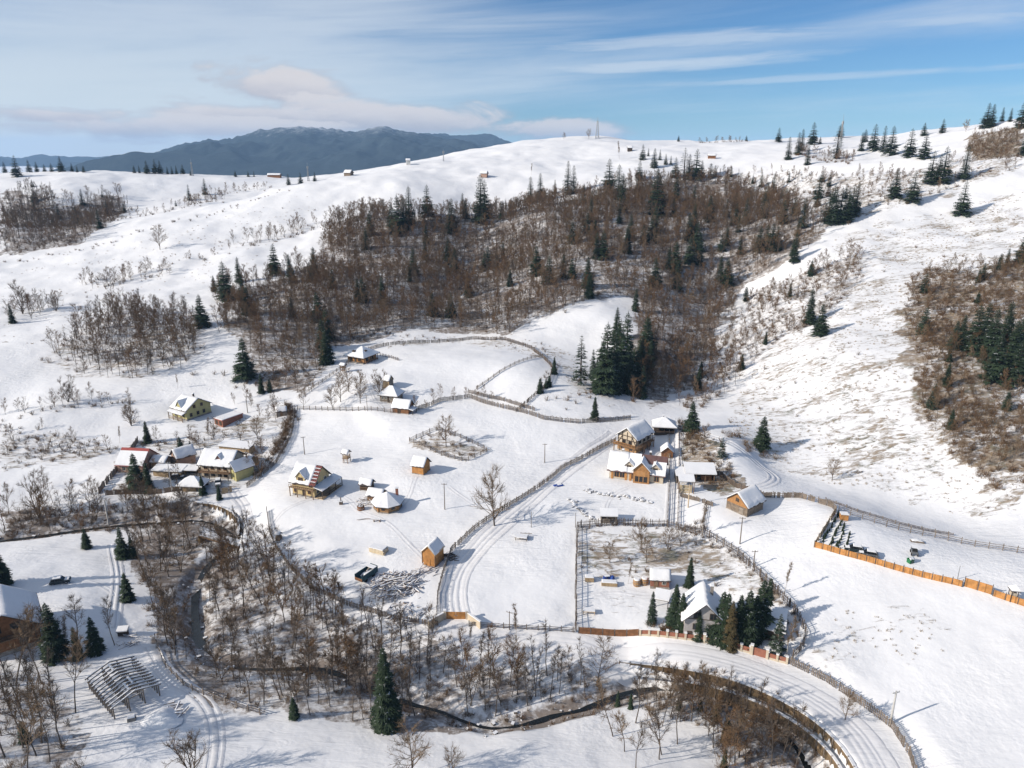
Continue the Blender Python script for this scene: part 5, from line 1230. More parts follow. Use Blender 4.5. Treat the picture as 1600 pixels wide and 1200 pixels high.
# ---- long house with three dormers
t = thing('long_house', 'long cream house with timber bays, three dormers and partly bare brown roof', 'house', site(996, 744), R(-17))
l, w = 15.5, 7.6
foundation(t, l, w, .3, 'concrete'); gable_walls(t, l, w, 3.3, 7.0, 'cream_plaster')
b = MB(); chevron(b, -l / 2 - .7, l / 2 + .7, w, 3.3, 7.0, .7, .15); r = b.build('roof', 'brown_metal', t)
s_ = MB(); s_ = soft_snow(-l / 2 - .65, -2.4, w, 3.3, 7.0, .7, .26, .15); s_.build('snow', 'snow', r, True)
def front_snow(x0, x1, y0, y1, th=.24):                # snow on part of the front slope only
    k = (7.0 - 3.3) / (w / 2); P = [(x0, -y0, 7.0 - k * y0 + .16), (x0, -y1, 7.0 - k * y1 + .16), (x1, -y1, 7.0 - k * y1 + .16), (x1, -y0, 7.0 - k * y0 + .16)]
    b = MB(); vs = P + [(x, y, z + th) for x, y, z in P]; b.add(vs, [(0, 1, 2, 3), (7, 6, 5, 4), (0, 4, 5, 1), (1, 5, 6, 2), (2, 6, 7, 3), (3, 7, 4, 0)]); b.build('snow', 'snow', r)
front_snow(-2.39, l / 2 + .6, 2.3, 4.4); front_snow(-2.39, 1.0, .15, 2.28); front_snow(4.6, l / 2 + .6, 1.5, 2.28)
dormer(t, -2.2, -w / 2 + .5, -.6, 3.6, 4.7, 5.8, 2.2, 'cream_plaster', 'dark_wood', 'dark_wood'); dormer(t, 5.4, -w / 2 + .5, -.6, 3.6, 4.7, 5.8, 2.2, 'cream_plaster', 'dark_wood', 'dark_wood')
d = dormer(t, 1.6, -w / 2 - 1.1, -.4, -.6, 4.2, 6.6, 4.6, 'orange_logs', 'dark_wood', 'wood_frame', .26, .45)
for x in (.4, 1.6, 2.8): window(t, l, w + 2.2, 'S', x, 1.4, .8, 1.5, 'dark_wood')
for x in (-5.6, -4.0): window(t, l, w, 'S', x, 1.6, 1.3, 1.5, 'wood_frame')
for x in (-6.9, -2.9, -1.6): b = MB(); b.box((x, -w / 2 - .05, 1.5), (.6, .16, 2.9)); b.build('timber_bay', 'orange_boards', t)
window(t, l, w, 'S', 5.9, 1.5, 1.2, 1.5, 'wood_frame'); window(t, l, w, 'S', -1.0, 1.5, .8, 1.4, 'wood_frame'); window(t, l, w, 'E', 0, 1.7, 1.2, 1.3, 'dark_wood')
chimney(t, 3.4, .6, 6.0, 7.9, .6, 'dark_roof'); chimney(t, -4.6, .5, 6.2, 7.7, .6, 'stone')
# ---- sheds right of the back lane
t = thing('open_shed', 'long open fronted shed with flat snowy roof right of the back lane', 'shed', site(1092, 749), R(-4))
l, w = 8.0, 4.6
b = MB(); b.box((0, w / 2 - .1, 1.3), (l, .2, 3.6)); b.box((-l / 2 + .1, 0, 1.2), (.2, w, 3.4)); b.box((l / 2 - .1, 0.6, 1.2), (.2, w - 1.2, 3.4)); b.build('wall', 'dark_wood', t)
slab_roof(t, [(-l / 2 - .4, -w / 2 - .5, 2.7), (l / 2 + .4, -w / 2 - .5, 2.7), (l / 2 + .4, w / 2 + .4, 3.9), (-l / 2 - .4, w / 2 + .4, 3.9)], name='roof')
posts(t, [(x, -w / 2) for x in (-3.8, -1.3, 1.3, 3.8)], 2.7, .18, 'mid_wood'); b = MB(); b.box((2.0, .2, .7), (3.0, 1.6, 1.6)); b.build('wood_bin', 'brown_logs', t); b = MB(); b.box((0, w / 2 + .42, 3.55), (l + .6, .1, .7)); b.build('ridge_board', 'brown_logs', t)
t = thing('lean_to', 'low snowy lean-to joining the open shed on its left', 'shed', site(1067, 751), R(-4))
slab_roof(t, [(-2.4, -2.0, 2.2), (2.3, -2.0, 2.2), (2.3, 2.2, 3.1), (-2.4, 2.2, 3.1)], name='roof'); b = MB(); b.box((0, 1.9, 1.0), (4.4, .2, 3.0)); b.box((-2.1, 0, .9), (.2, 3.8, 2.2)); b.build('wall', 'grey_boards', t); posts(t, [(-2.2, -1.8), (2.1, -1.8)], 2.2)
t = thing('hay_shelter', 'small shelter on tall posts with snowy roof and stacked wood beneath', 'shelter', site(1071, 768), R(-6))
slab_roof(t, [(-2.2, -1.6, 3.6), (2.2, -1.6, 3.6), (2.2, 1.6, 4.3), (-2.2, 1.6, 4.3)], name='roof'); posts(t, [(-2, -1.4), (2, -1.4), (2, 1.4), (-2, 1.4)], 3.7, .18, 'mid_wood')
for k in range(5): b = MB(); b.box((-.1, .1 + .1 * (k % 2), .25 + .48 * k), (3.4, 2.0, .34)); b.build('plank_stack', 'cut_wood', t)
t = shed('barn', 'weathered log barn with orange gable, square hatch and shaded snow roof', (1163, 795), 7.0, 6.4, 3.0, 5.7, 38, 'grey_logs', .55, 'barn')
b = MB(); b.add([(-3.54, -3.1, 2.3), (-3.54, 3.1, 2.3), (-3.54, 3.1, 3.0), (-3.54, 0, 5.55), (-3.54, -3.1, 3.0), (-3.4, -3.1, 2.3), (-3.4, 3.1, 2.3), (-3.4, 3.1, 3.0), (-3.4, 0, 5.55), (-3.4, -3.1, 3.0)], [(4, 3, 2, 1, 0), (0, 1, 6, 5), (1, 2, 7, 6), (2, 3, 8, 7), (3, 4, 9, 8), (4, 0, 5, 9)]); b.build('gable', 'orange_logs', t)
b = MB(); b.box((-3.57, 0, 3.7), (.1, 1.0, 1.0)); b.build('hatch', 'dark_wood', t); door(t, 7.0, 6.4, 'W', 1.4, 1.9, 1.3, 'grey_boards')
t = thing('lean_to', 'little open shed with white roof alone beside the orchard fence', 'shed', site(951, 814), R(-3))
slab_roof(t, [(-2.3, -1.3, 1.8), (2.3, -1.3, 1.8), (2.3, 1.4, 2.7), (-2.3, 1.4, 2.7)], name='roof'); b = MB(); b.box((0, 1.1, .9), (4.2, .2, 2.8)); b.box((-2.0, 0, .7), (.2, 2.2, 2.2)); b.box((2.0, 0, .7), (.2, 2.2, 2.2)); b.box((-.9, -.9, .4), (2.0, .2, 1.4)); b.build('wall', 'grey_boards', t); posts(t, [(.4, -1.1)], 1.8, .14)

# ---- pale house among the spruces
t = thing('gabled_house', 'tall pale grey house with steep snow roof among the spruces', 'house', site(1096, 984), R(80))
l, w = 7.6, 7.8
foundation(t, l, w, .3, 'concrete'); gable_walls(t, l, w, 5.2, 9.0, 'grey_plaster'); gable_roof(t, l, w, 5.2, 9.0, .8)
for y, z in ((-1.5, 6.0), (-1.5, 3.3), (1.7, 6.0), (1.7, 3.3)): window(t, l, w, 'W', y, z, 1.3, 1.2, 'dark_wood')
for x in (-2, 2): window(t, l, w, 'S', x, 3.6, 1.1, 1.2); window(t, l, w, 'N', x, 3.6, 1.1, 1.2)
door(t, l, w, 'W', -2.8, 2.1, 1.0, 'dark_wood'); chimney(t, 1.6, -1.6, 6.8, 9.9, .6, 'stone')
b = MB(); b.box((-l / 2 - .03, 0, 5.15), (.1, w - .2, .14)); b.build('gable_band', 'dark_wood', t)
t = shed('outbuilding', 'brown brick hut with white roof behind the pale gabled house', (1030, 912), 4.2, 3.4, 2.2, 3.7, -7, 'brick', .35, 'hut', wins=(('S', .9, 1.3, .7, .7),), door_=('S', -.9, 1.8))
t = thing('canopy', 'small snow covered canopy between the brick hut and the spruces', 'canopy', site(1034, 944), R(-20))
slab_roof(t, [(-1.7, -1.6, 1.9), (1.7, -1.6, 1.9), (1.7, 1.6, 2.6), (-1.7, 1.6, 2.6)], name='roof'); posts(t, [(-1.5, -1.4), (1.5, -1.4), (1.5, 1.4), (-1.5, 1.4)], 2.0)
t = thing('greenhouse_shed', 'long low shed with two stepped snow roofs inside the round fence', 'shed', site(1200, 985), R(-22))
for k, (y, z) in enumerate(((-1.6, 2.0), (1.6, 3.0))):
    slab_roof(t, [(-3.4, y - 1.5, z), (3.4, y - 1.5, z), (3.4, y + 1.5, z + .7), (-3.4, y + 1.5, z + .7)], name='roof')
b = MB(); b.box((0, -1.6, .7), (6.2, 2.6, 2.6)); b.box((0, 1.6, 1.2), (6.2, 2.6, 3.4)); b.build('wall', 'dark_wood', t)

# ---- log house at the left edge
t = thing('log_house', 'large log house with wide shaded snow roof at the left edge', 'house', site(12, 998), R(128))
l, w = 12.0, 11.0
foundation(t, l, w, .9, 'stone'); gable_walls(t, l, w, 5.2, 9.3, 'brown_logs'); gable_roof(t, l, w, 5.2, 9.3, 1.1, snow=.34)
for y, z in ((-2.6, 2.4), (2.6, 2.4), (-1.3, 5.8), (1.6, 5.8)): window(t, l, w, 'W', y, z, 1.2, 1.2, 'dark_wood')
for x in (-3, 1, 4): window(t, l, w, 'N', x, 2.4, 1.1, 1.2, 'dark_wood')
b = MB(); b.box((-l / 2 - .7, 0, 3.8), (1.4, w * .8, .16)); b.build('balcony', 'mid_wood', t); railing(t, (-l / 2 - 1.35, -w * .4), (-l / 2 - 1.35, w * .4), 3.9, .9, 'dark_wood', 16)

# ---- cabin with hipped roof and skylights on the upper meadow
t = thing('cabin', 'orange wooden cabin with hipped snow roof and dark skylights on the upper meadow', 'cabin', site(566, 563), R(-28))
l, w = 8.6, 9.6
foundation(t, l, w, .4); box_walls(t, l, w - 1.6, 2.7, 'orange_logs', c=(0, -.0)); r = hip_roof(t, l + .6, w, 2.6, 5.7, .7, ridge=.5)
for o in (-2.6, 1.9): window(t, l, w - 1.6, 'S', o, 1.5, 1.3, 1.1, 'wood_frame')
door(t, l, w - 1.6, 'S', -.2, 2.0, 1.0, 'dark_wood')
posts(t, [(l / 2 + .7, y) for y in (-4, -2, 0, 2, 4)], 2.6, .18, 'mid_wood'); railing(t, (l / 2 + .7, -4), (l / 2 + .7, 4), .2, .9, 'brown_logs', 16)
for y in (-2, 1): window(t, l, w - 1.6, 'E', y, 1.5, 1.6, 1.3, 'dark_wood')
for (x, y, rz) in ((-1.5, -3.0, 0), (2.6, -.9, 0)):
    z = 2.6 + 3.1 * (1 - max(abs(x) / (l / 2 + 1.0), abs(y) / (w / 2 + .7))) + .55; b = MB(); b.box((x, y, z), (1.3, 1.1, .5)); b.build('skylight', 'dark_wood', t)
t = shed('tower_hut', 'small tower like wooden hut beside the round brown tree', (607, 605), 2.6, 2.8, 3.0, 4.6, -24, 'tan_boards', .25, 'hut', found=0)
b = MB(); b.box((1.34, 0, 1.6), (.08, 2.6, 3.2)); b.build('side_cladding', 'grey_boards', t)
t = thing('cottage', 'old cottage with steep hipped snow roof and white window surrounds', 'cottage', site(612, 625), R(-16))
l, w = 6.4, 5.4
foundation(t, l, w, .4); box_walls(t, l, w, 2.5, 'grey_logs'); hip_roof(t, l, w, 2.4, 5.1, .7, ridge=.7)
for o in (-2.2, -.9, 1.0, 2.3): window(t, l, w, 'S', o, 1.5, .6, 1.0)
door(t, l, w, 'S', .1, 2.0, .9, 'dark_wood'); window(t, l, w, 'E', 0, 1.5, .7, .9)
t = shed('barn', 'brown log barn with gabled snow roof at the end of the rail fence', (630, 643), 6.0, 4.6, 2.2, 4.4, -16, 'brown_logs', .4, 'barn', door_=('S', -.5, 1.7, 1.2, 'dark_wood'))
slab_roof(t, [(3.1, -2.6, 1.9), (4.9, -2.6, 1.4), (4.9, .8, 1.4), (3.1, .8, 1.9)]); posts(t, [(4.7, -2.4), (4.7, .6)], 1.4)
t = thing('hay_rack', 'wooden hay rack with a small snowy roof in the upper orchard', 'rack', site(537, 582), R(-20))
posts(t, [(-.9, -.6), (.9, -.6), (.9, .6), (-.9, .6)], 3.4, .14, 'mid_wood'); gable_roof(t, 2.0, 1.5, 3.2, 3.8, .3, snow=.2)
for z in (1.0, 2.0, 2.7): b = MB(); b.box((0, 0, z), (1.9, 1.3, .14)); b.build('shelf', 'mid_wood', t)

# ---- yellow green house and the left hand farmyards
t = thing('farmhouse', 'yellow green house with dark dormer and front porch at the upper left', 'house', site(301, 648), R(-32))
l, w = 8.0, 10.0
foundation(t, l, w, .5); gable_walls(t, l, w, 3.9, 7.0, 'olive_plaster'); gable_roof(t, l, w, 3.9, 7.0, .7)
dormer(t, -.3, -w / 2 + .2, -.8, 3.7, 4.4, 6.5, 3.0, 'olive_plaster', 'dark_roof', 'dark_wood')
slab_roof(t, [(-l / 2 - .3, -w / 2 - 2.0, 2.5), (l / 2 + .3, -w / 2 - 2.0, 2.5), (l / 2 + .3, -w / 2 - .05, 3.1), (-l / 2 - .3, -w / 2 - .05, 3.1)]); posts(t, [(x, -w / 2 - 1.8) for x in (-3.9, -1.3, 1.3, 3.9)], 2.5, .2, 'mid_wood'); railing(t, (-3.9, -w / 2 - 1.8), (3.9, -w / 2 - 1.8), .3, .9, 'tan_boards', 14)
for y in (-3.2, -.4, 2.0): window(t, l, w, 'E', y, 1.7, .8, 1.1, 'dark_wood')
for y in (-1.6, 1.4): window(t, l, w, 'E', y, 4.4, .8, 1.0, 'dark_wood')
for x in (-2.4, 2.2): window(t, l, w, 'S', x, 1.6, .9, 1.1, 'dark_wood')
chimney(t, 1.4, .4, 6.4, 8.2, .5, 'dark_roof')
t = thing('brick_shed', 'low red brick shed with flat snowy roof right of the yellow green house', 'shed', site(358, 658), R(-32))
box_walls(t, 4.4, 8.6, 1.9, 'brick'); b = MB(); b.box((0, 0, 1.98), (4.8, 9.0, .14)); r = b.build('roof', 'red_metal', t); b = MB(); b.box((0, -.2, 2.18), (4.6, 8.4, .24)); b.build('snow', 'snow', r)
for o in (-1.0, 1.1): door(t, 4.4, 8.6, 'S', o, 1.6, 1.2, 'dark_wood')
t = shed('farmhouse', 'farmhouse with a bare red metal strip along its snowy ridge', (217, 730), 8.0, 8.6, 2.9, 6.4, -6, 'pink_plaster', .6, 'house', 'red_metal', wins=(('S', -2, 1.4), ('S', 2, 1.4), ('E', -1.5, 1.4), ('E', 1.6, 1.4)), snow=0)
r = [c for c in t.children if c.name.startswith('roof')][0]
k = (6.4 - 2.9) / 4.3; b = MB(); P = [(-4.55, -1.0, 6.4 - k + .16), (-4.55, -4.85, 6.4 - 4.85 * k + .16), (4.55, -4.85, 6.4 - 4.85 * k + .16), (4.55, -1.0, 6.4 - k + .16)]
b.add(P + [(x, y, z + .25) for x, y, z in P], [(0, 1, 2, 3), (7, 6, 5, 4), (0, 4, 5, 1), (1, 5, 6, 2), (2, 6, 7, 3), (3, 7, 4, 0)]); b.build('snow', 'snow', r)
shed('outbuilding', 'small grey outbuilding directly right of the red ridged farmhouse', (254, 730), 4.6, 4.0, 2.6, 3.8, -10, 'grey_boards', .4, door_=('S', 0, 1.8))
t = thing('long_shed', 'low long shed with flat snow roof in front of the red ridged farmhouse', 'shed', site(266, 742), R(-6))
box_walls(t, 9.0, 3.0, 1.8, 'tan_boards'); slab_roof(t, [(-4.9, -1.9, 1.85), (4.9, -1.9, 1.85), (4.9, 1.8, 2.5), (-4.9, 1.8, 2.5)], name='roof'); door(t, 9, 3, 'S', 1, 1.6, 1.2, 'dark_wood')
t = shed('summer_house', 'pinkish gabled house with shaded roof in the middle of the farmyards', (288, 724), 5.6, 4.6, 3.4, 5.6, 46, 'pink_plaster', .5, 'house', wins=(('W', 0, 4.0, .8, .9), ('W', -1, 1.5), ('W', 1, 1.5)))
t = thing('carport', 'dark open carport under a flat snow roof in the farmyards', 'carport', site(292, 742), R(-4))
slab_roof(t, [(-4.2, -1.8, 2.1), (4.2, -1.8, 2.1), (4.2, 1.8, 2.6), (-4.2, 1.8, 2.6)], name='roof'); posts(t, [(x, y) for x in (-4, 0, 4) for y in (-1.6, 1.6)], 2.1, .16); b = MB(); b.box((0, 1.7, .9), (8.2, .16, 2.6)); b.build('wall', 'dark_wood', t)
t = thing('farmhouse', 'largest farmyard house with snow roof, red gabled dormer and right wing', 'house', site(350, 738), R(-9))
l, w = 9.6, 8.6
foundation(t, l, w, .4); gable_walls(t, l, w, 4.6, 7.6, 'cream_plaster'); gable_roof(t, l, w, 4.6, 7.6, .8)
dormer(t, .6, -w / 2 + 1.2, -.6, 5.0, 5.2, 7.0, 2.6, 'red_panel', 'dark_roof', 'red_panel')
for x in (-3.2, -1, 1.2, 3.2): window(t, l, w, 'S', x, 3.4, 1.0, 1.1, 'wood_frame'); window(t, l, w, 'S', x, 1.2, 1.1, 1.2, 'dark_wood')
b = MB(); b.box((0, -w / 2 - .7, 2.2), (l + .4, 1.4, .16)); b.build('balcony', 'mid_wood', t); railing(t, (-l / 2, -w / 2 - 1.35), (l / 2, -w / 2 - 1.35), 2.3, .9, 'mid_wood', 18); posts(t, [(x, -w / 2 - 1.3) for x in (-4.6, -1.5, 1.5, 4.6)], 4.3, .16)
d = link('wing', None, t); d.location = (l / 2 + 1.9, -1.6, 0); d.rotation_euler.z = R(60)
gable_walls(d, 6.0, 4.4, 3.4, 5.4, 'olive_plaster', 'wing_wall'); b = MB(); chevron(b, -3.5, 3.5, 4.4, 3.4, 5.4, .5, .14); b.build('wing_roof', 'dark_roof', d); b = MB(); chevron(b, -3.45, 3.45, 4.4, 3.4, 5.4, .5, .26, .14, .04); b.build('wing_snow', 'snow', d)
t = thing('barrel_canopy', 'wide pyramid canopy white with snow behind the yellow plank fence', 'canopy', site(303, 764), R(-5))
hip_roof(t, 7.4, 4.6, 1.7, 3.9, .4, ridge=.6); posts(t, [(x, y) for x in (-3.5, 3.5) for y in (-2.1, 2.1)], 1.7, .18, 'mid_wood'); b = MB(); b.box((0, 1.9, .7), (7.0, .16, 2.0)); b.build('wall', 'dark_wood', t)
shed('outbuilding', 'small shed with snow roof at the right end of the farmyards', (391, 726), 4.4, 3.6, 2.2, 3.5, -40, 'tan_boards', .4, wins=(('E', 0, 1.2, .7, .7),))
shed('outbuilding', 'grey snowed in shed by the brown hedge above the farmyards', (440, 648), 3.4, 2.6, 1.8, 2.9, 20, 'grey_boards', .35, door_=('S', 0, 1.5))
t = thing('long_shed', 'long yellow boarded shed behind the largest farmyard house', 'shed', site(371, 706), R(-14))
box_walls(t, 11.0, 3.4, 2.1, 'tan_boards'); slab_roof(t, [(-5.8, -2.1, 2.2), (5.8, -2.1, 2.2), (5.8, 2.1, 2.8), (-5.8, 2.1, 2.8)], name='roof')
# far huts on the ridges
for lab, px, l, w, ze, zr, rz, m in (('low dark hut with snowy roof on the left ridge line', (545, 274), 6, 5, 2.2, 4.2, -20, 'grey_logs'), ('tiny pale hut standing tall on the ridge line', (638, 257), 3.5, 4, 3.4, 4.8, 10, 'white_plaster'),
        ('small reddish hut with white roof on the slope above the wood', (757, 276), 5, 4, 2.6, 4.2, -15, 'pink_plaster'), ('long low reddish building on the left plateau', (429, 277), 13, 5, 2.4, 3.8, 0, 'brown_logs'),
        ('small dark hut beside the spruces below the mast', (984, 236), 4, 3.5, 2.8, 4.4, 0, 'dark_wood'), ('low brown hut on the snow saddle right of the mast', (1112, 247), 6, 4, 2, 3.2, -10, 'brown_logs')):
    shed('far_hut', lab, px, l, w, ze, zr, rz, m, .4, 'hut', found=0)
# ------------------------------------------------------------------ roads pressed into the snow: a shallow bed with wheel ruts
def road(name, P, half, ruts, lift=.10, rut=.10, bank=.16, matn='road_snow'):
    P = np.array(P); T = np.gradient(P, axis=0); T /= np.hypot(T[:, 0], T[:, 1])[:, None]; Nn = np.stack([-T[:, 1], T[:, 0]], 1)
    offs = sorted(set([-half - .9, -half - .3, -half, half, half + .3, half + .9] + [r + d for r in ruts for d in (-.32, -.14, .14, .32)] + [q for q in np.linspace(-half * .95, half * .95, 7) if all(abs(q - r) > .62 for r in ruts)]))
    rows_ = []; wob = np.array([fbm(np.arange(len(P)) * .05, np.full(len(P), 3.1 * k), 41 + k, 2) - .5 for k in range(len(ruts))])
    for o in offs:
        sh = np.zeros(len(P)); d = lift
        for k, r in enumerate(ruts):
            if abs(o - r) < .33: sh = wob[k] * .6
            if abs(o - r) < .15: d = lift - rut
        if abs(o) > half + .5: d = -.12
        elif abs(o) > half + .1: d = lift + bank
        q = P + Nn * (o + sh)[:, None]
        rows_.append(np.c_[q, H(q[:, 0], q[:, 1]) + d + (fbm(q[:, 0] / 1.3, q[:, 1] / 1.3, 77, 2) - .5) * .12])
    V = np.stack(rows_, 1); n, c = V.shape[:2]; b = MB()
    b.add(V.reshape(-1, 3), [(i * c + k, i * c + k + 1, (i + 1) * c + k + 1, (i + 1) * c + k) for i in range(n - 1) for k in range(c - 1)])
    return tag(b.build(name, matn, smooth_=True), kind='structure')
road('lane', LANE, 2.6, [-1.5, -.2, 1.25], rut=.10)
road('road', ROAD, 3.2, [-1.8, -.5, .6, 1.7], rut=.05, bank=.03, lift=.14)
road('lane', BACKLANE, 1.5, [-.75, .75], rut=.2)
road('path', PATH, 1.3, [-.6, .5], rut=.08, bank=.05)
road('track', TRACK, 1.0, [-.7, .7], lift=.08, rut=.18, bank=.04)
road('track', TRACK2, 1.1, [-.75, .75], lift=.08, rut=.10, bank=.03)
for k, px in enumerate(([(520,770),(545,780),(560,800),(600,812),(640,850),(665,878)], [(500,776),(470,785),(440,800),(425,820)], [(620,800),(640,775),(650,745)], [(985,760),(960,770),(945,790),(948,808)], [(1040,930),(1000,935),(960,925),(925,930)], [(700,760),(740,790),(765,800)], [(120,905),(160,915),(180,930)], [(600,640),(580,620),(570,580)])):
    road('footpath', resample(smoothline(atl(px)[:, :2], 3), .8), .3, [0.0], lift=.05, rut=.12, bank=.02)
road('track', UPTRACK, 1.3, [-.75, .75], lift=.08, rut=.14, bank=.08)

# ------------------------------------------------------------------ fences
def fence(name, label, px, step=.45, h=1.2, kind='picket', m='fence_wood', cat='fence', lean=.03, every=6):
    P = resample(atl(px)[:, :2], step); z = H(P[:, 0], P[:, 1]); c = P.mean(0); c3 = (c[0], c[1], float(H(c[0], c[1])))
    t = thing(name, label, cat, c3)
    pk, rl, po = MB(), MB(), MB(); n = len(P); loc = [(P[i, 0] - c3[0], P[i, 1] - c3[1], z[i] - c3[2]) for i in range(n)]
    for i in range(n):
        x, y, zz = loc[i]; a, b_ = loc[max(0, i - 1)], loc[min(n - 1, i + 1)]; rz = math.atan2(b_[1] - a[1], b_[0] - a[0])
        hh = h * RNG.uniform(.88, 1.08)
        if i % every == 0: po.box((x, y, zz + h * .5), (.17, .17, h * 1.2 + .5), rz, 0)
        elif kind != 'brush' and RNG.random() < .06: pass
        elif kind == 'picket': pk.box((x + RNG.normal(0, lean), y + RNG.normal(0, lean), zz + hh / 2), (step * .55, .05, hh + .3), rz + RNG.normal(0, .08), 0)
        elif kind == 'plank': pk.box((x, y, zz + hh / 2), (step * .96, .06, hh + .3), rz, 0)
        if kind == 'brush': pk.box((x + RNG.normal(0, .12), y + RNG.normal(0, .12), zz + hh / 2), (.07, .05, hh + .3), RNG.uniform(0, 3))
    K = every if kind == 'rail' else 2
    ii = list(range(0, n, K)); ii += [n - 1] if ii[-1] != n - 1 else []
    for a, b_ in zip(ii[:-1], ii[1:]):
        for f in ((.45, .85) if kind != 'rail' else (.3, .62, .95)):
            p, q = loc[a], loc[b_]; rl.bar((p[0], p[1], p[2] + h * f), (q[0], q[1], q[2] + h * f), .09 if kind == 'rail' else .07, .11)
    if pk.v: tag(pk.build('picket', m, t), kind='stuff')
    tag(po.build('post', 'post_wood', t), kind='stuff'); tag(rl.build('rail', m, t), kind='stuff')
    return t
F = fence
F('rail_fence', 'dark rail fence running left from the brown log barn', [(465,640),(500,641),(560,642),(617,646)], .5, 1.3, 'rail', 'fence_dark', every=5)
F('picket_fence', 'grey picket fence curving along the lower side of the upper path', [(650,642),(690,627),(735,622),(790,639),(850,656),(905,662),(985,656)], .42, 1.5, 'picket', 'fence_wood')
F('picket_fence', 'short grey picket fence on the upper side of the curving path', [(732,614),(780,625),(835,642)], .45, 1.3, 'picket', 'fence_wood')
F('picket_fence', 'long weathered fence along the top edge of the upper meadow', [(555,553),(600,541),(660,536),(740,530),(790,532),(830,545),(863,574)], .5, 1.4, 'picket', 'fence_dark')
F('picket_fence', 'fence dropping down the right side of the upper meadow', [(863,576),(858,600),(832,622),(806,644)], .45, 1.3, 'picket', 'fence_dark')
F('rail_fence', 'faint rail fence crossing the upper meadow diagonally', [(745,608),(800,572),(852,556)], .5, 1.0, 'rail', 'fence_wood')
F('picket_fence', 'long picket fence beside the snowy lane from gate to half timbered house', [(962,690),(920,712),(880,732),(840,764),(800,789),(765,811),(730,838),(705,862),(693,895),(684,930),(682,970)], .42, 1.4, 'picket', 'fence_wood')
F('board_fence', 'grey board fence along the front edge of the village meadow', [(417,800),(421,830),(430,855),(455,890),(490,922),(530,941),(570,955),(610,968),(650,975),(684,978)], .42, 1.35, 'picket', 'fence_wood')
F('rail_fence', 'thin rail fence between the orange gate and the tall hedge fence', [(733,979),(800,983),(850,986),(899,989)], .5, 1.2, 'rail', 'fence_dark', every=5)
F('hedge_fence', 'brown brushwood fence enclosing the orchard and pale house', [(900,986),(900,940),(900,890),(902,825),(960,821),(1040,823),(1100,836),(1150,866),(1200,913),(1240,955),(1259,990),(1254,1014),(1237,1031)], .25, 1.9, 'brush', 'fence_dark', every=9)
F('picket_fence', 'tall picket fence along the outer curve of the bottom right road', [(1230,1036),(1290,1065),(1350,1105),(1393,1138),(1420,1180),(1434,1225)], .35, 1.6, 'picket', 'fence_wood')
F('board_fence', 'pale board fence bending right behind the grey log barn', [(1192,777),(1250,778),(1300,793),(1306,801)], .42, 1.5, 'plank', 'fence_wood')
F('board_fence', 'pale board fence on the left of the sapling rows', [(1305,803),(1290,827),(1273,854)], .42, 1.6, 'plank', 'tan_boards')
F('wire_fence', 'light wire fence along the foot of the right slope', [(1310,800),(1380,822),(1460,840),(1600,866)], .7, 1.5, 'rail', 'fence_wood', every=4)
F('rail_fence', 'dark low rail line along the ditch under the right slope', [(1290,782),(1340,800),(1400,818),(1490,837)], .6, .7, 'rail', 'fence_dark', every=5)
F('board_fence', 'snow topped board fence climbing left of the red ridged farmhouse', [(155,772),(180,742),(205,707),(216,690)], .42, 1.9, 'plank', 'grey_boards')
F('board_fence', 'reed brown fence in front of the left farmyards', [(165,774),(220,772),(284,767)], .4, 1.5, 'plank', 'fence_dark')
F('plank_fence', 'new yellow plank fence before the pyramid canopy', [(285,768),(302,768),(318,768)], .35, 2.0, 'plank', 'tan_boards')
F('plank_fence', 'short yellow plank fence right of the farmyard entrance', [(346,772),(362,769)], .35, 1.8, 'plank', 'tan_boards')
F('rail_fence', 'rail fence around the diamond shaped plot on the meadow', [(640,690),(680,672),(710,680),(763,705),(728,722),(690,712),(640,690)], .5, 1.2, 'rail', 'fence_dark', every=5)
F('rail_fence', 'dark fence on the left side of the straight back lane', [(1045,665),(1046,720),(1045,770),(1042,824)], .5, 1.4, 'rail', 'fence_dark', every=5)
F('rail_fence', 'dark fence on the right side of the straight back lane', [(1060,667),(1061,720),(1060,770),(1058,824)], .5, 1.4, 'rail', 'fence_dark', every=5)
F('rail_fence', 'rail fence along the field edge below the left brook bank', [(243,1000),(256,1040),(290,1075),(340,1095),(410,1118)], .5, 1.2, 'rail', 'fence_wood', every=5)
F('board_fence', 'low mossy board fence below the wood shelter', [(1063,776),(1090,783),(1113,791)], .4, 1.1, 'plank', 'fence_wood')
F('rail_fence', 'short rail fence dropping from the low board fence to the orchard', [(1102,788),(1098,832)], .5, 1.2, 'rail', 'fence_wood', every=5)
F('board_fence', 'brown fence climbing left of the brushy meadow hedge', [(461,640),(456,680),(432,724),(386,762)], .45, 1.4, 'picket', 'fence_dark')
F('board_fence', 'old board fence behind the open fronted shed', [(1112,740),(1128,746),(1150,762),(1190,776)], .42, 1.5, 'plank', 'fence_dark')
F('rail_fence', 'rail fence along the top of the upper orchard', [(468,622),(500,600),(540,572),(560,556)], .5, 1.2, 'rail', 'fence_dark', every=5)
F('rail_fence', 'short fence right of the orange cabin', [(594,556),(612,560),(624,564)], .5, 1.1, 'rail', 'fence_dark', every=4)

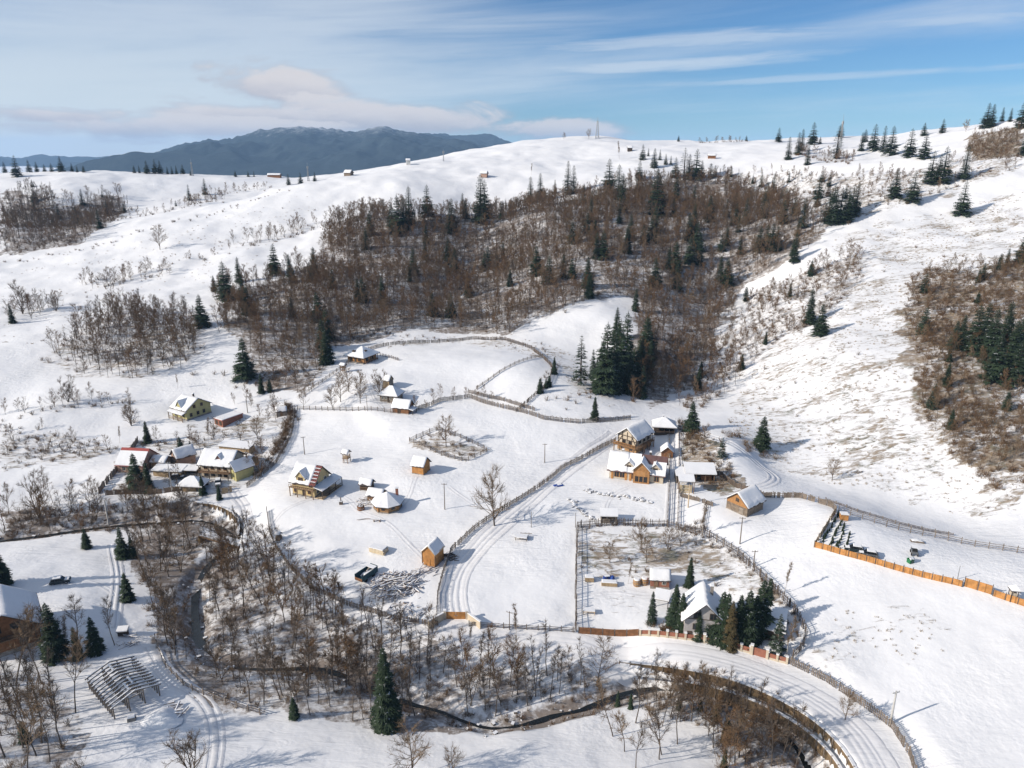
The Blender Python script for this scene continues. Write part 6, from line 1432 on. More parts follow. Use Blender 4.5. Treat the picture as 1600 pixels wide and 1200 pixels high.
# orange panel fence with a raised gate section: every panel and post a part
def panel_fence(name, label, px, step, h, m, cat='fence', post='fence_dark', ph=.35, cap=None, base=None, pw=.16, gap=.12):
    P = resample(atl(px)[:, :2], step); z = H(P[:, 0], P[:, 1]); c = P[0]; c3 = np.array([c[0], c[1], z[0]])
    t = thing(name, label, cat, tuple(c3))
    L3 = [Vector((P[i, 0], P[i, 1], z[i])) - Vector(c3) for i in range(len(P))]
    for i, p in enumerate(L3):
        q = L3[min(i + 1, len(P) - 1)] - L3[max(i - 1, 0)]; rz = math.atan2(q.y, q.x)
        b = MB(); b.box((p.x, p.y, p.z + (h + ph) / 2 - .2), (pw, pw, h + ph + .4), rz); po = b.build('post', post, t)
        if cap: b = MB(); b.box((p.x, p.y, p.z + h + ph + .1), (pw + .16, pw + .16, .2), rz); b.build('post_cap', cap, po)
    for a, b_ in zip(L3[:-1], L3[1:]):
        d = (b_ - a); l = d.length; d.normalize(); a2, b2 = a + d * (pw / 2 + .02), b_ - d * (pw / 2 + .02); side = Vector((-d.y, d.x, 0)).normalized() * .04
        z0 = .45 if base else -.2
        def wall(z0, z1, s):
            vs = [a2 - side * s + Vector((0, 0, z0)), b2 - side * s + Vector((0, 0, z0)), b2 + side * s + Vector((0, 0, z0)), a2 + side * s + Vector((0, 0, z0))]
            vs += [v + Vector((0, 0, z1 - z0)) for v in vs]
            mb = MB(); mb.add(vs, [(3, 2, 1, 0), (4, 5, 6, 7), (0, 1, 5, 4), (1, 2, 6, 5), (2, 3, 7, 6), (3, 0, 4, 7)]); return mb
        wall(z0, h, 1).build('panel', m, t)
        if base: wall(-.4, .44, 3).build('base', base, t)
    return t
panel_fence('panel_fence', 'long orange panel fence left of its raised gate', [(1272,855),(1330,871),(1400,891),(1470,909),(1503,917)], 1.95, 1.5, 'orange_boards')
panel_fence('panel_gate', 'taller orange gate section in the orange panel fence', [(1506,916),(1516,919),(1549,929)], 2.2, 2.1, 'orange_boards', 'gate')
panel_fence('panel_fence', 'orange panel fence at the right picture edge past the gate', [(1551,931),(1600,947),(1650,966)], 2.1, 1.5, 'orange_boards')
panel_fence('pillar_fence', 'red panel fence with pale capped pillars before the pale house', [(1000,993),(1050,997),(1085,1001)], 2.0, 1.35, 'red_panel', 'fence', 'cream_plaster', .3, 'snow', 'cream_plaster', .42)
panel_fence('pillar_gate', 'narrow red gate between two pale pillars', [(1089,1002),(1100,1004)], 1.6, 1.7, 'red_panel', 'gate', 'cream_plaster', .4, 'snow', None, .5)
panel_fence('pillar_fence', 'red panel fence with pillars right of the narrow gate', [(1102,1004),(1140,1012),(1172,1021)], 1.9, 1.35, 'red_panel', 'fence', 'cream_plaster', .3, 'snow', 'cream_plaster', .42)
panel_fence('pillar_gate', 'wide red gate near the corner of the pillar fence', [(1174,1022),(1198,1029)], 3.4, 1.8, 'red_panel', 'gate', 'cream_plaster', .4, 'snow', None, .5)
panel_fence('pillar_fence', 'short red panel fence at the right end by the white birch', [(1199,1029),(1229,1037)], 2.0, 1.35, 'red_panel', 'fence', 'cream_plaster', .3, 'snow', 'cream_plaster', .42)
panel_fence('board_fence', 'brown board fence left of the red pillar fence', [(904,990),(950,993),(978,994),(998,993)], 2.6, 1.6, 'brown_logs', 'fence', 'fence_dark', .15)
# main gate
p0, p1 = np.array(at(697, 967)), np.array(at(728, 967)); c = (p0 + p1) / 2; rz = math.atan2(p1[1] - p0[1], p1[0] - p0[0]); wd = float(np.hypot(*(p1 - p0)[:2]))
t = thing('gate', 'orange double gate between short plastered walls at the lane mouth', 'gate', (c[0], c[1], c[2]), rz)
for s in (-1, 1):
    b = MB(); b.box((s * wd * .245, 0, .85), (wd * .48, .14, 1.8)); g = b.build('gate_leaf', 'orange_boards', t); b = MB(); b.box((s * .25, -.1, .9), (.3, .06, .08)); b.build('handle', 'steel', g)
    b = MB(); b.box((s * (wd / 2 + .25), 0, .8), (.5, .5, 2.6)); q = b.build('pillar', 'cream_plaster', t); b = MB(); b.box((s * (wd / 2 + .25), 0, 2.2), (.66, .66, .22)); b.build('pillar_cap', 'snow', q)
    b = MB(); b.bar((s * (wd / 2 + .5), -.1, .6), (s * (wd / 2 + 3.4), -3.0, .5), .35, 1.9); q = b.build('wing_wall', 'cream_plaster', t); b = MB(); b.bar((s * (wd / 2 + .5), -.1, 1.66), (s * (wd / 2 + 3.4), -3.0, 1.56), .42, .2); b.build('snow', 'snow', q)

# ------------------------------------------------------------------ timber river wall in two steps, and the smaller one by the bridge
def river_wall(name, label, W, tiers, step=2.1, first=0):
    W = resample(W, step); c3 = Vector((W[0, 0], W[0, 1], 0)); t = thing(name, label, 'river wall', tuple(c3))
    T = np.gradient(W, axis=0); T /= np.hypot(T[:, 0], T[:, 1])[:, None]; Nn = np.stack([T[:, 1], -T[:, 0]], 1)   # towards the brook
    for off, zz0, z1 in tiers:
        z0 = zz0
        Q = W + Nn * off
        for i in range(first, len(Q) - 1):
            zf = min(1, (i + 1) / 7) if off == 0 else (1 if i > 5 else 0)
            if zf == 0: continue
            z0 = z1 - (z1 - zz0) * zf
            a, b_ = Vector((Q[i, 0], Q[i, 1], 0)) - Vector((c3.x, c3.y, 0)), Vector((Q[i + 1, 0], Q[i + 1, 1], 0)) - Vector((c3.x, c3.y, 0))
            d = (b_ - a).normalized(); g = .03; zj = RNG.normal(0, .03)
            mb = MB(); mb.bar(a + d * g + Vector((0, 0, (z0 + z1) / 2)), b_ - d * g + Vector((0, 0, (z0 + z1) / 2 + zj)), .22, z1 - z0); mb.build('panel', 'timber_wall', t)
            n = Vector((Nn[i, 0], Nn[i, 1], 0)) * .18; mb = MB(); mb.box((a.x + n.x, a.y + n.y, (z0 + z1) / 2), (.2, .2, z1 - z0 + .5), math.atan2(d.y, d.x)); mb.build('post', 'post_wood', t)
        mb = MB()
        for i in range(first, len(Q) - 1): mb.bar((Q[i, 0] - c3.x, Q[i, 1] - c3.y, z1 + .1), (Q[i + 1, 0] - c3.x, Q[i + 1, 1] - c3.y, z1 + .1), .55, .16)
        tag(mb.build('snow_cap', 'snow', t), kind='stuff')
    return t
river_wall('timber_wall', 'brown two step timber wall holding the road above the brook', WALL, [(0.0, 1.5, 3.4), (1.5, -.5, 1.75)])
river_wall('timber_wall', 'curved brown timber wall by the farmyard bridge', RWALL, [(0.0, .3, 3.3)], 1.8)
# bridge
pa, pb = np.array(at(322, 846)), np.array(at(374, 852)); ax = math.atan2(pb[1] - pa[1], pb[0] - pa[0]); lg = float(np.hypot(*(pb - pa)[:2])) + 2; zc = max(pa[2], pb[2]) + .5
t = thing('footbridge', 'snow covered plank bridge with rails over the brook', 'bridge', ((pa[0] + pb[0]) / 2, (pa[1] + pb[1]) / 2, zc), ax)
b = MB(); b.box((0, 0, -.1), (lg, 3.0, .25)); dk = b.build('deck', 'mid_wood', t); b = MB(); b.box((0, 0, .12), (lg - .2, 2.6, .18)); b.build('snow', 'snow', dk)
for y in (-1.1, 1.1): b = MB(); b.box((0, y, -.4), (lg - .4, .35, .35)); b.build('beam', 'dark_wood', t); railing(t, (-lg / 2, y * 1.3), (lg / 2, y * 1.3), .0, 1.0, 'post_wood', 10)
for x in (-lg / 2 + .3, lg / 2 - .3): b = MB(); b.box((x, 0, -1.2), (.5, 3.2, 1.8)); b.build('abutment', 'timber_wall', t)

# ------------------------------------------------------------------ timber skeleton of a barn: every post and beam a part
p0, p1, p2 = np.array(at(178, 1122)), np.array(at(141, 1077)), np.array(at(249, 1086))
ax = math.atan2(p1[1] - p0[1], p1[0] - p0[0]); c = (p1 + p2) / 2; c = np.array([c[0], c[1], float(H(c[0], c[1]))])
LN = float(np.hypot(*(p1 - p0)[:2])) + .6; WD = abs(float(np.dot((p2 - p0)[:2], (-math.sin(ax), math.cos(ax)))))
t = thing('timber_frame', 'bare timber skeleton of an unfinished barn standing in the snow', 'barn frame', tuple(c), ax)
nb = 12; cols_y = [-WD / 2, -WD / 6, WD / 6, WD / 2]; eave, ridge = 2.3, 3.5
pm = [MB() for _ in cols_y]
def shared(name, mb, m): 
    me = mb.mesh(name, m); return lambda loc: (lambda o: setattr(o, 'location', loc))(link(name, me, t))
zc = lambda y: ridge - (ridge - eave) * abs(y) / (WD / 2)
for k, y in enumerate(cols_y): pm[k].box((0, 0, zc(y) / 2 - .2), (.2, .2, zc(y) + .4))
put = [shared('post', pm[k], 'post_wood') for k in range(4)]
mb = MB(); mb.bar((0, -WD / 2 - .5, eave + .12 - .1), (0, 0, ridge + .14), .16, .2); mb.bar((0, 0, ridge + .14), (0, WD / 2 + .5, eave + .02), .16, .2)
sn = MB(); sn.bar((0, -WD / 2 - .4, eave + .2), (0, 0, ridge + .3), .17, .1); sn.bar((0, 0, ridge + .3), (0, WD / 2 + .4, eave + .2), .17, .1)
raf = mb.mesh('rafter', 'post_wood'); snm = sn.mesh('snow', 'snow')
mt_ = MB(); mt_.bar((0, -WD / 6, zc(WD / 6) - .5), (0, WD / 6, zc(WD / 6) - .5), .14, .2); tie = mt_.mesh('tie_beam', 'post_wood')
for i in range(nb):
    x = -LN / 2 + LN * i / (nb - 1)
    for k, y in enumerate(cols_y): put[k]((x, y, 0))
    o = link('rafter', raf, t); o.location = (x, 0, 0); s_ = link('snow', snm, o)
    o = link('tie_beam', tie, t); o.location = (x, 0, 0)
for y in cols_y: b = MB(); b.box((0, y, zc(y) - .12), (LN + .4, .16, .18)); b.build('purlin', 'post_wood', t)
for (x, y) in ((-LN * .3, .6), (-LN * .2, -.6), (LN * .34, .4)): b = MB(); b.bar((x - 1.2, y, zc(y) + .4), (x + 1.2, y, zc(y) + .4), .3, .18); b.build('loose_board', 'snow', t)

# ------------------------------------------------------------------ posts for wires, masts
def pole(u, v, vt, label, m='post_wood', r=.13, arms=1, cat='utility pole', name='utility_pole', lean=0):
    p = at(u, v); h = height_to(p, vt); t = thing(name, label, cat, tuple(p), RNG.uniform(-.6, .6))
    b = MB(); b.tube([(0, 0, -.6), (lean * h, 0, h)], [r * 1.15, r * .75], 8); b.build('shaft', m, t)
    for k in range(arms): b = MB(); b.box((lean * h, 0, h - .3 - .6 * k), (1.5, .1, .12)); b.build('cross_arm', m, t)
    for sx in (-.6, .6): b = MB(); b.tube([(lean * h + sx, 0, h - .24), (lean * h + sx, 0, h - .02)], .06, 6); b.build('insulator', 'concrete', t)
    return t
pole(1391, 1131, 1080, 'grey pole standing by the bend of the bottom right fence', 'concrete', .2)
pole(695, 796, 755, 'tall wooden pole on the meadow left of the lone bare tree')
pole(851, 723, 693, 'wooden pole on the bare meadow right of the diamond plot')
pole(476, 710, 682, 'wooden pole above the yellow chalet')
pole(1156, 850, 808, 'wooden pole by the orchard hedge below the grey barn')
pole(1177, 886, 860, 'wooden pole at the outer side of the round fence')
pole(170, 820, 781, 'pale concrete pole beside the brook at the left', 'concrete', .22)
pole(268, 762, 722, 'pole rising among the left farmyards', 'concrete')
pole(387, 645, 619, 'wooden pole right of the flat brick shed')
pole(1075, 793, 757, 'pale thick pole before the stacked wood shelter', 'pale_wood', .16)
pole(574, 642, 617, 'thin pole at the rail fence left of the barn', r=.09)
pole(796, 985, 955, 'short pole on the rail fence right of the orange gate', r=.1)
pole(1496, 905, 884, 'thin metal pole behind the orange panel fence', 'steel', .07, 0)
pole(830, 824, 800, 'thin pole right of the lane by the snow mound', r=.08, arms=0)
pole(899, 824, 801, 'thin pole at the upper left corner of the orchard fence', r=.08, arms=0)
pole(1592, 245, 222, 'pole on the upper right slope edge', r=.14)
def mast(u, v, vt, label, base, cat='mast', name='lattice_mast'):
    p = at(u, v); vv = v
    while p[1] > 1100: vv += 1; p = at(u, vv)
    h = height_to(p, vt); t = thing(name, label, cat, tuple(p)); q = base / 2; s = .12 + base * .03
    for sx, sy in ((-1, -1), (1, -1), (1, 1), (-1, 1)):
        b = MB(); b.bar((sx * q, sy * q, -1), (sx * q * .3, sy * q * .3, h * .8), s); b.build('leg', 'steel', t)
    b = MB(); n = 9
    for i in range(n):
        z0, z1 = h * .8 * i / n, h * .8 * (i + 1) / n; k0, k1 = 1 - .7 * i / n, 1 - .7 * (i + 1) / n
        for (ax_, ay), (bx, by) in (((-1, -1), (1, -1)), ((1, -1), (1, 1)), ((1, 1), (-1, 1)), ((-1, 1), (-1, -1))):
            b.bar((ax_ * q * k0, ay * q * k0, z0), (bx * q * k1, by * q * k1, z1), s * .6); b.bar((bx * q * k0, by * q * k0, z0), (ax_ * q * k1, ay * q * k1, z1), s * .6)
    b.build('bracing', 'steel', t)['kind'] = 'stuff'
    b = MB(); b.tube([(0, 0, h * .78), (0, 0, h)], [.14, .08], 6); b.build('antenna', 'steel', t)
    for k in range(3): b = MB(); a = k * 2.1; b.box((.7 * math.cos(a), .7 * math.sin(a), h * .74), (.3, .2, 2.0), a); b.build('panel_antenna', 'concrete', t)
mast(933, 216, 182, 'tall lattice mast alone on the hilltop', 3.4)
mast(1312, 232, 178, 'thin lattice mast between spruces on the right skyline', 1.8)
mast(301, 275, 248, 'thin dark mast on the left plateau skyline', 1.6)
mast(482, 283, 254, 'thin mast behind the left ridge crest', 1.6)
mast(693, 252, 233, 'small thin mast on the ridge before the mountain', 1.0)

# ------------------------------------------------------------------ wood piles, boxes, vehicles and other small things
def pile(name, label, px, n, rad, hgt, l0, l1, r0, r1, m='log_bark', cat='log pile', piece='log'):
    p = at(*px); t = thing(name, label, cat, tuple(p)); rr = random.Random(int(px[0]))
    ms = []
    for k in range(5):
        b = MB(); l = l0 + (l1 - l0) * k / 4; r_ = r0 + (r1 - r0) * ((k * 2) % 5) / 4; b.tube([(-l / 2, 0, 0), (l / 2, 0, 0)], [r_, r_ * .8], 7); ms.append(b.mesh(piece, m))
    for i in range(n):
        o = link(piece, ms[rr.randrange(5)], t); a = rr.random() * 6.28; q = rad * math.sqrt(rr.random()); f = 1 - q / rad
        o.location = (q * math.cos(a) * 1.25, q * math.sin(a), .12 + hgt * f * rr.random()); o.rotation_euler = (0, rr.gauss(0, .22), rr.gauss(.5, .7))
    return t
pile('log_pile', 'large tangled pile of snowy logs behind the dark trailer', (622, 913), 150, 5.4, 2.7, 1.8, 5.0, .10, .2)
pile('log_pile', 'small scatter of logs right of the big log pile', (665, 893), 22, 2.6, .7, 1.2, 3.0, .08, .15)
pile('log_pile', 'low snowy log heap by the front board fence', (632, 956), 34, 4.2, .9, 1.2, 3.4, .1, .2)
pile('firewood_heap', 'scattered firewood between chalet and octagonal pavilion', (575, 783), 36, 2.6, .7, .7, 1.8, .07, .14, 'log_bark', 'firewood')
pile('branch_heap', 'dark heap of branches and rubble beside the tall orange hut', (700, 872), 40, 2.0, 1.2, .8, 2.4, .05, .12, 'fence_dark', 'branch heap', 'branch')
pile('log_heap', 'few fallen snowy logs beside the barn frame', (268, 1110), 9, 2.2, .5, 1.6, 3.4, .12, .2)
pile('fallen_wood', 'small heap of poles below the leaning birch on the left', (196, 1003), 16, 2.2, .6, 1.6, 3.2, .05, .12)
# sawn timber stack
t = thing('lumber_stack', 'stack of pale sawn boards capped with snow on the meadow', 'lumber stack', site(592, 862), R(-24))
for k in range(4):
    for j in range(5): b = MB(); b.box((RNG.uniform(-.15, .15), -1.0 + j * .5, .25 + k * .3), (4.2, .44, .22)); b.build('board', 'cut_wood', t)
b = MB(); b.box((-.1, 0, 1.42), (4.0, 2.3, .2)); b.build('snow', 'snow', t)
# tipper body / trailer
t = thing('trailer', 'dark teal open trailer half filled with snow beside the log pile', 'trailer', site(573, 903), R(58))
b = MB(); b.box((0, 0, .75), (5.4, 2.3, .2)); b.build('bed', 'teal_paint', t)
for y in (-1.15, 1.15): b = MB(); b.box((0, y, 1.4), (5.4, .1, 1.4)); b.build('side_board', 'teal_paint', t)
b = MB(); b.box((2.7, 0, 1.5), (.1, 2.3, 1.6)); b.build('head_board', 'teal_paint', t); b = MB(); b.box((-2.7, 0, 1.0), (.1, 2.3, .7)); b.build('tail_board', 'brown_logs', t)
b = MB(); b.box((.6, 0, 1.15), (3.6, 2.0, .6), taper=.7); b.build('snow', 'snow', t); b = MB(); b.box((1.9, 0, 2.2), (1.2, 2.2, .14)); b.build('tarpaulin', 'snow', t); b = MB(); b.bar((-1.2, .3, 1.0), (2.0, .5, 1.9), .35, .2); b.build('beam', 'post_wood', t)
for x in (-1.3, 1.3):
    for y in (-1.0, 1.0): b = MB(); b.tube([(x, y - .14, .4), (x, y + .14, .4)], .45, 10); b.build('wheel', 'tyre', t)
# car
def car(name, label, px, rz, m, snow=True, sc=1.0):
    t = thing(name, label, 'car', site(*px), R(rz)); t.scale = (sc,) * 3
    b = MB(); b.prism([(-2.1, .35), (2.1, .35), (2.15, .75), (1.9, .92), (.95, .98), (-2.0, 1.0), (-2.15, .7)], -.85, .85); b.build('body', m, t)
    b = MB(); b.prism([(-1.9, .98), (.95, .96), (.35, 1.5), (-1.5, 1.52)], -.74, .74); cb = b.build('cabin', 'glass', t)
    b = MB(); b.prism([(-1.55, 1.50), (.40, 1.48), (.3, 1.56), (-1.45, 1.58)], -.72, .72); b.build('roof', m, t)
    if snow: b = MB(); b.prism([(-1.5, 1.58), (.32, 1.56), (.2, 1.72), (-1.4, 1.74)], -.68, .68); b.build('snow', 'snow', t); b = MB(); b.prism([(.98, .985), (1.9, .93), (1.8, 1.02), (1.02, 1.08)], -.7, .7); b.build('snow', 'snow', t)
    for x in (-1.35, 1.3):
        for y in (-.8, .8):
            b = MB(); b.tube([(x, y - .1, .34), (x, y + .1, .34)], .34, 12); wh = b.build('wheel', 'tyre', t); b = MB(); b.tube([(x, y * 1.06 - .07, .34), (x, y * 1.06 + .07, .34)], .2, 8); b.build('rim', 'steel', wh)
    for y in (-.6, .6): b = MB(); b.box((2.12, y, .72), (.08, .34, .16)); b.build('headlight', 'window_frame', t)
    return t
car('car', 'dark snow dusted car parked alone on the left white yard', (95, 911), 20, 'car_dark')
car('car', 'snow covered car at the left end behind the orange fence', (1334, 861), 160, 'car_dark')
car('car', 'snow covered car nearest the sapling rows behind the orange fence', (1356, 869), 158, 'car_grey')
car('car', 'grey car parked in the left farmyard before the big house', (341, 757), -70, 'car_grey')
car('car', 'white topped car under the carport in the left farmyards', (278, 748), 5, 'car_dark')
t = thing('utility_cart', 'small dark four wheeled cart standing on the walled field', 'cart', site(1428, 866), R(70))
b = MB(); b.box((0, 0, .8), (2.2, 1.3, .5)); b.build('body', 'car_grey', t); b = MB(); b.box((.2, 0, 1.9), (1.5, 1.2, .1)); b.build('roof', 'snow', t); posts(t, [(x, y) for x in (-.4, .9) for y in (-.5, .5)], 1.9, .07, 'car_dark', .9)
for x in (-.8, .8):
    for y in (-.65, .65): b = MB(); b.tube([(x, y - .1, .35), (x, y + .1, .35)], .36, 10); b.build('wheel', 'tyre', t)
b = MB(); b.box((-.4, 0, 1.2), (.6, 1.0, .5)); b.build('seat', 'tyre', t)
t = thing('play_house', 'small green plastic play hut on the walled field', 'play hut', site(1422, 879), R(20)); t.scale = (.8, .8, .8)
b = MB(); b.box((0, 0, .6), (1.5, 1.2, 1.2)); b.build('wall', 'green_paint', t); gable_roof(t, 1.5, 1.2, 1.2, 1.7, .12, 'green_paint', .08)
b = MB(); b.box((.2, -.62, .5), (.5, .06, .9)); b.build('door', 'car_dark', t)
t = thing('boat', 'upturned boat covered with snow at the foot of the right slope', 'boat', site(1433, 847), R(-10)); t.scale = (.75, .75, .75)
b = MB(); b.prism([(-2.2, .05), (2.2, .05), (1.6, .5), (0, .65), (-1.6, .5)], -.7, .7); b.build('hull', 'fence_wood', t); b = MB(); b.prism([(-1.7, .5), (1.7, .5), (1.2, .75), (0, .9), (-1.2, .75)], -.6, .6); b.build('snow', 'snow', t)
t = thing('crate', 'orange wooden box at the top of the sapling rows', 'box', site(1318, 811), R(-10))
b = MB(); b.box((0, 0, .7), (1.8, 1.6, 1.4)); b.build('side', 'orange_boards', t); b = MB(); b.box((0, 0, 1.46), (1.9, 1.7, .1)); lid = b.build('lid', 'mid_wood', t); b = MB(); b.box((0, 0, 1.6), (1.8, 1.6, .18)); b.build('snow', 'snow', lid)
t = thing('wayside_shrine', 'small roofed wayside shrine behind the orange fence at the right', 'shrine', site(1581, 938), R(-10))
b = MB(); b.box((0, 0, .9), (1.0, 1.0, 2.2)); b.build('base', 'cream_plaster', t); posts(t, [(x, y) for x in (-.6, .6) for y in (-.6, .6)], 2.6, .12, 'dark_wood'); hip_roof(t, 1.3, 1.3, 2.5, 3.4, .25, snow=.15, ridge=.1)
t = thing('well', 'small roofed well at the corner of the front board fence', 'well', site(436, 843), R(-15))
b = MB(); b.box((0, 0, .45), (1.2, 1.2, 1.3)); b.build('curb', 'grey_logs', t); posts(t, [(-.55, 0), (.55, 0)], 1.8, .1, 'mid_wood'); gable_roof(t, 1.2, 1.1, 1.7, 2.2, .2, snow=.14)
t = thing('tub', 'round wooden tub beside the octagonal pavilion', 'tub', site(564, 796))
b = MB(); b.tube([(0, 0, -.2), (0, 0, 1.1)], 1.0, 16); tb = b.build('staves', 'brown_logs', t); b = MB(); b.tube([(0, 0, 1.11), (0, 0, 1.2)], .85, 16); b.build('lid', 'fence_dark', t); b = MB(); b.tube([(0, 0, .5), (0, 0, .62)], 1.03, 16); b.build('hoop', 'steel', t)
def barrel(label, px):
    t = thing('barrel', label, 'barrel', site(*px)); b = MB(); b.tube([(0, 0, -.2), (0, 0, .7), (0, 0, 1.5)], [.8, .95, .8], 14); b.build('staves', 'tan_logs', t)
    for z in (.35, 1.1): b = MB(); b.tube([(0, 0, z), (0, 0, z + .1)], .93, 14, cap=False); b.build('hoop', 'steel', t)
    b = MB(); b.tube([(0, 0, 1.5), (0, 0, 1.75)], [.78, .6], 14); b.build('snow', 'snow', t)
barrel('left of two round wooden barrels beside the brick hut', (995, 914)); barrel('right of two round wooden barrels touching the brick hut', (1007, 912))
def crate(name, label, px, l, w, h, rz, m, cat, top='snow', tl=.2):
    t = thing(name, label, cat, site(*px), R(rz)); n = max(2, int(h / .35))
    for k in range(n):
        z = .18 + k * (h - .1) / n
        for y in (-w / 2, w / 2): b = MB(); b.box((0, y, z), (l, .06, .24)); b.build('slat', m, t)
        for x in (-l / 2, l / 2): b = MB(); b.box((x, 0, z), (.06, w, .24)); b.build('slat', m, t)
    b = MB(); b.box((0, 0, h * .5), (l * .9, w * .9, h * .9)); b.build('filling', 'hay', t); b = MB(); b.box((0, 0, h + tl / 2), (l, w, tl), taper=.9); b.build('snow', top, t)
crate('crate', 'small slatted crate with snow lid left in the fenced yard', (921, 907), 2.0, 1.4, 1.1, -4, 'tan_boards', 'crate')
crate('crate', 'long slatted crate with stones beside the blue barrels', (952, 914), 3.6, 1.3, .9, -6, 'tan_boards', 'crate')
t = thing('tarp_bundle', 'blue tarp bundle dusted with snow behind the long crate', 'bundle', site(950, 905), R(10))
for k, (x, y) in enumerate(((-.8, 0), (.3, .2), (1.0, -.1))): b = MB(); b.box((x, y, .4), (.9, .8, .8), .3 * k, taper=.7); b.build('bag', 'blue_paint', t)
b = MB(); b.box((-.2, .1, .86), (1.2, .6, .12)); b.build('snow', 'snow', t)
t = thing('blue_tarp', 'small blue tarp lying flat beside the snowy lane', 'tarp', site(872, 759), R(24))  # plain blue tarp on the snow, covering no pool
b = MB(); b.box((0, 0, .14), (2.8, 1.5, .28), taper=.94); b.build('sheet', 'blue_paint', t); b = MB(); b.box((.5, .1, .32), (1.2, .9, .08)); b.build('snow', 'snow', t)
t = thing('bench', 'snowy bench and table on the meadow below the octagonal pavilion', 'bench', site(589, 815), R(-6))
for x in (-.8, .8): b = MB(); b.box((x, 0, .25), (.12, .5, .7)); b.build('leg', 'mid_wood', t)
b = MB(); b.box((0, 0, .62), (2.2, .6, .1)); q = b.build('seat', 'mid_wood', t); b = MB(); b.box((0, 0, .74), (2.1, .5, .14)); b.build('snow', 'snow', q)
t = thing('fallen_poles', 'short snowy poles lying left of the meadow bench', 'poles', site(567, 812))
for k in range(4): b = MB(); b.bar((-1.6 + k * .5, -.3 + .2 * k, .15), (1.2 + k * .3, .2 - .1 * k, .35), .12); b.build('pole', 'log_bark', t)
t = thing('post_stump', 'dark wooden post with cross boards near the front board fence', 'post', site(530, 921), .2)
b = MB(); b.box((0, 0, .9), (.4, .4, 2.4)); b.build('shaft', 'fence_dark', t); b = MB(); b.box((-.4, 0, .6), (2.2, .2, .24)); b.build('cross_board', 'pale_wood', t); b = MB(); b.box((-.4, 0, .78), (2.0, .24, .12)); b.build('snow', 'snow', t)
t = thing('grill_post', 'small chimney stove left of the firewood heap', 'stove', site(533, 788))
b = MB(); b.box((0, 0, .4), (.9, .7, .9)); b.build('firebox', 'fence_dark', t); b = MB(); b.tube([(0, 0, .8), (0, 0, 2.2)], .14, 8); b.build('pipe', 'fence_dark', t); b = MB(); b.box((0, 0, .95), (.8, .6, .16)); b.build('snow', 'snow', t)
t = thing('snow_table', 'snow covered plank table right of the lane on the white field', 'table', site(815, 842), R(-12))
b = MB(); b.box((0, 0, .7), (3.2, 2.0, .12)); q = b.build('top', 'post_wood', t); b = MB(); b.box((0, 0, .87), (3.0, 1.8, .22)); b.build('snow', 'snow', q); posts(t, [(x, y) for x in (-1.4, 1.4) for y in (-.8, .8)], .7, .14, 'post_wood')
b = MB(); b.bar((-.6, 1.4, .9), (2.4, 1.5, 1.0), .16); b.build('beam', 'post_wood', t)
t = thing('picnic_table', 'snowy table set in the fenced yard before the pale house', 'table', site(920, 958), R(-5))
b = MB(); b.box((0, 0, .75), (2.8, 1.4, .12)); q = b.build('top', 'pale_wood', t); b = MB(); b.box((0, 0, .92), (2.7, 1.3, .24)); b.build('snow', 'snow', q); posts(t, [(x, y) for x in (-1.2, 1.2) for y in (-.5, .5)], .75, .12, 'pale_wood')
t = thing('trough', 'dark wooden trough in the snow beside the log house birches', 'trough', site(109, 1030), R(14))
b = MB(); b.box((0, 0, .35), (2.6, 1.1, .9)); q = b.build('tub', 'fence_dark', t); b = MB(); b.box((0, 0, .9), (2.5, 1.0, .24)); b.build('snow', 'snow', q)
t = thing('stone_block', 'snow capped stone block in front of the barn frame', 'block', site(206, 1125), R(20))
b = MB(); b.box((0, 0, .3), (1.4, 1.0, .9), taper=.9); q = b.build('stone', 'rock', t); b = MB(); b.box((0, 0, .84), (1.25, .9, .2), taper=.85); b.build('snow', 'snow', q)
t = thing('snow_roofed_bin', 'small dark shelter with snow top under the leaning birch', 'shelter', site(193, 992), R(10))
b = MB(); b.box((0, 0, .5), (1.8, 1.2, 1.3)); b.build('wall', 'fence_dark', t); slab_roof(t, [(-1.1, -.8, 1.15), (1.1, -.8, 1.15), (1.1, .8, 1.4), (-1.1, .8, 1.4)], name='roof')
def mound(name, label, px, r, h, cat='snow heap'):
    p = at(*px); b = MB(); n, m = 18, 6; vs = []
    for j in range(m + 1):
        for i in range(n):
            a = 2 * math.pi * i / n; rr = r * j / m * (1 + .15 * math.sin(3 * a + r)); vs.append((rr * math.cos(a) * 1.3, rr * math.sin(a), h * math.cos(min(1, j / m) * math.pi / 2) ** 1.3 - .15 + RNG.normal(0, .03)))
    b.add(vs, [(j * n + i, j * n + (i + 1) % n, (j + 1) * n + (i + 1) % n, (j + 1) * n + i) for j in range(m) for i in range(n)]); b.add([vs[i] for i in range(n)], [tuple(range(n))])
    o = b.build(name, 'snow', smooth_=True); o.location = tuple(p); return tag(o, label, cat)
mound('snow_heap', 'smooth round snow heap right of the barn frame', (252, 1122), 3.0, 1.5)
mound('snow_heap', 'low snow heap left of the log pile', (553, 925), 2.4, .8)
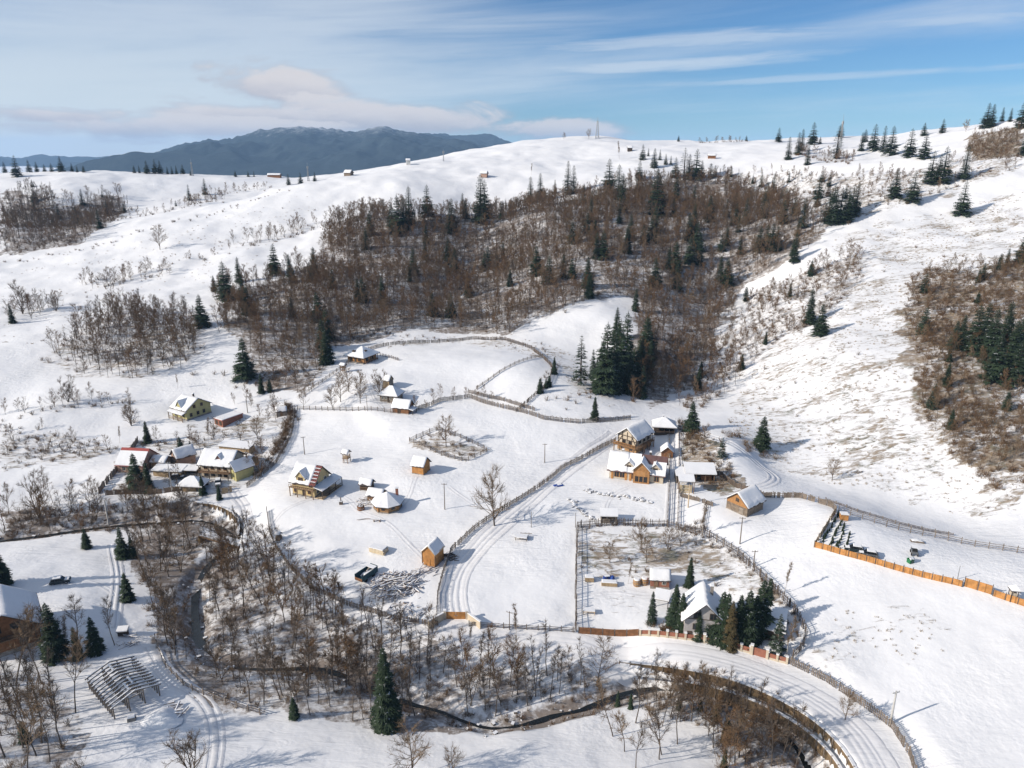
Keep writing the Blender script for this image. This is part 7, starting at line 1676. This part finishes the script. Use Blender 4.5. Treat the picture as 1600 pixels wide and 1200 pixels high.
# rows of stones along the lane
def stones(a, b_, n, wob, group, lab):
    rk = []
    for k in range(3):
        m = MB(); rr = random.Random(k); vs = []
        for j, (z, s) in enumerate(((-.2, .8), (.15, 1.0), (.42, .55))):
            for i in range(6): q = 1.05 * i; vs.append((s * .5 * math.cos(q) * rr.uniform(.8, 1.2), s * .5 * math.sin(q) * rr.uniform(.8, 1.2), z))
        m.add(vs, [(j * 6 + i, j * 6 + (i + 1) % 6, (j + 1) * 6 + (i + 1) % 6, (j + 1) * 6 + i) for j in range(2) for i in range(6)] + [tuple(range(12, 18))]); rk.append(m.mesh('stone', 'rock'))
    P = resample(np.array([at(*q)[:2] for q in (a if isinstance(a, list) else [a, b_])]), .1); P = P[np.linspace(0, len(P) - 1, n).astype(int)]
    made = []
    for i, (x, y) in enumerate(P):
        x += RNG.normal(0, wob); y += RNG.normal(0, wob); o = link('stone', rk[i % 3]); o.location = (x, y, float(H(x, y))); o.rotation_euler.z = RNG.uniform(0, 6); s = RNG.uniform(.7, 1.5); o.scale = (s, s, s * .8); tag(o, lab, 'stone', group); made.append(o)
    made.sort(key=lambda o: proj(*o.location)[0])
    for i, o in enumerate(made): o['label'] = ORDN(i) + ' ' + lab
stones([(912,766),(940,771),(975,777),(1005,783),(1020,785)], None, 44, .5, 'stones in the long row below the long house', 'stone in the long row below the long house')
stones([(892,780),(905,795),(918,806),(928,813)], None, 24, .4, 'stones in the short row left of the lean-to', 'stone in the short row left of the little shed')
# nursery rows
sp_ = SPRUCE[6]
rows_px = [((1310,806),(1283,852)),((1317,812),(1296,856)),((1320,822),(1308,858)),((1328,836),(1320,862))]
for ri, (a, b_) in enumerate(rows_px):
    pa, pb = at(*a), at(*b_)
    nn = (12, 12, 9, 6)[ri]
    for i in range(nn):
        q = pa + (pb - pa) * i / (nn - 1); x, y = q[0] + RNG.normal(0, .15), q[1] + RNG.normal(0, .15)
        o = link('spruce_sapling', sp_.both); s = RNG.uniform(.14, .24); o.scale = (s * 1.3, s * 1.3, s); o.location = (x, y, float(H(x, y)) - .1); o.rotation_euler.z = RNG.uniform(0, 6)
        tag(o, 'spruce sapling, %s, in the %s row' % (('first from the far end' if i == 0 else ORD[i].replace(' from left', ' from the far end')), ('leftmost', 'second', 'third', 'short rightmost')[ri]), 'sapling', 'saplings in planted rows')
# stones in the brook, too many to count
bs = []
for i in range(0, len(STREAM), 1):
    for _ in range(int(RNG.integers(0, 4))):
        x, y = STREAM[i] + RNG.normal(0, 1.5, 2); bs.append((x, y, float(H(x, y)) - .05, RNG.uniform(0, 6), RNG.uniform(.25, .75), int(RNG.integers(3))))
rk = [bpy.data.meshes[n] for n in ('stone', 'stone.001', 'stone.002')]
scatter('brook_stones', bs, rk, 'snow capped stones lying in and along the brook', 'stones')
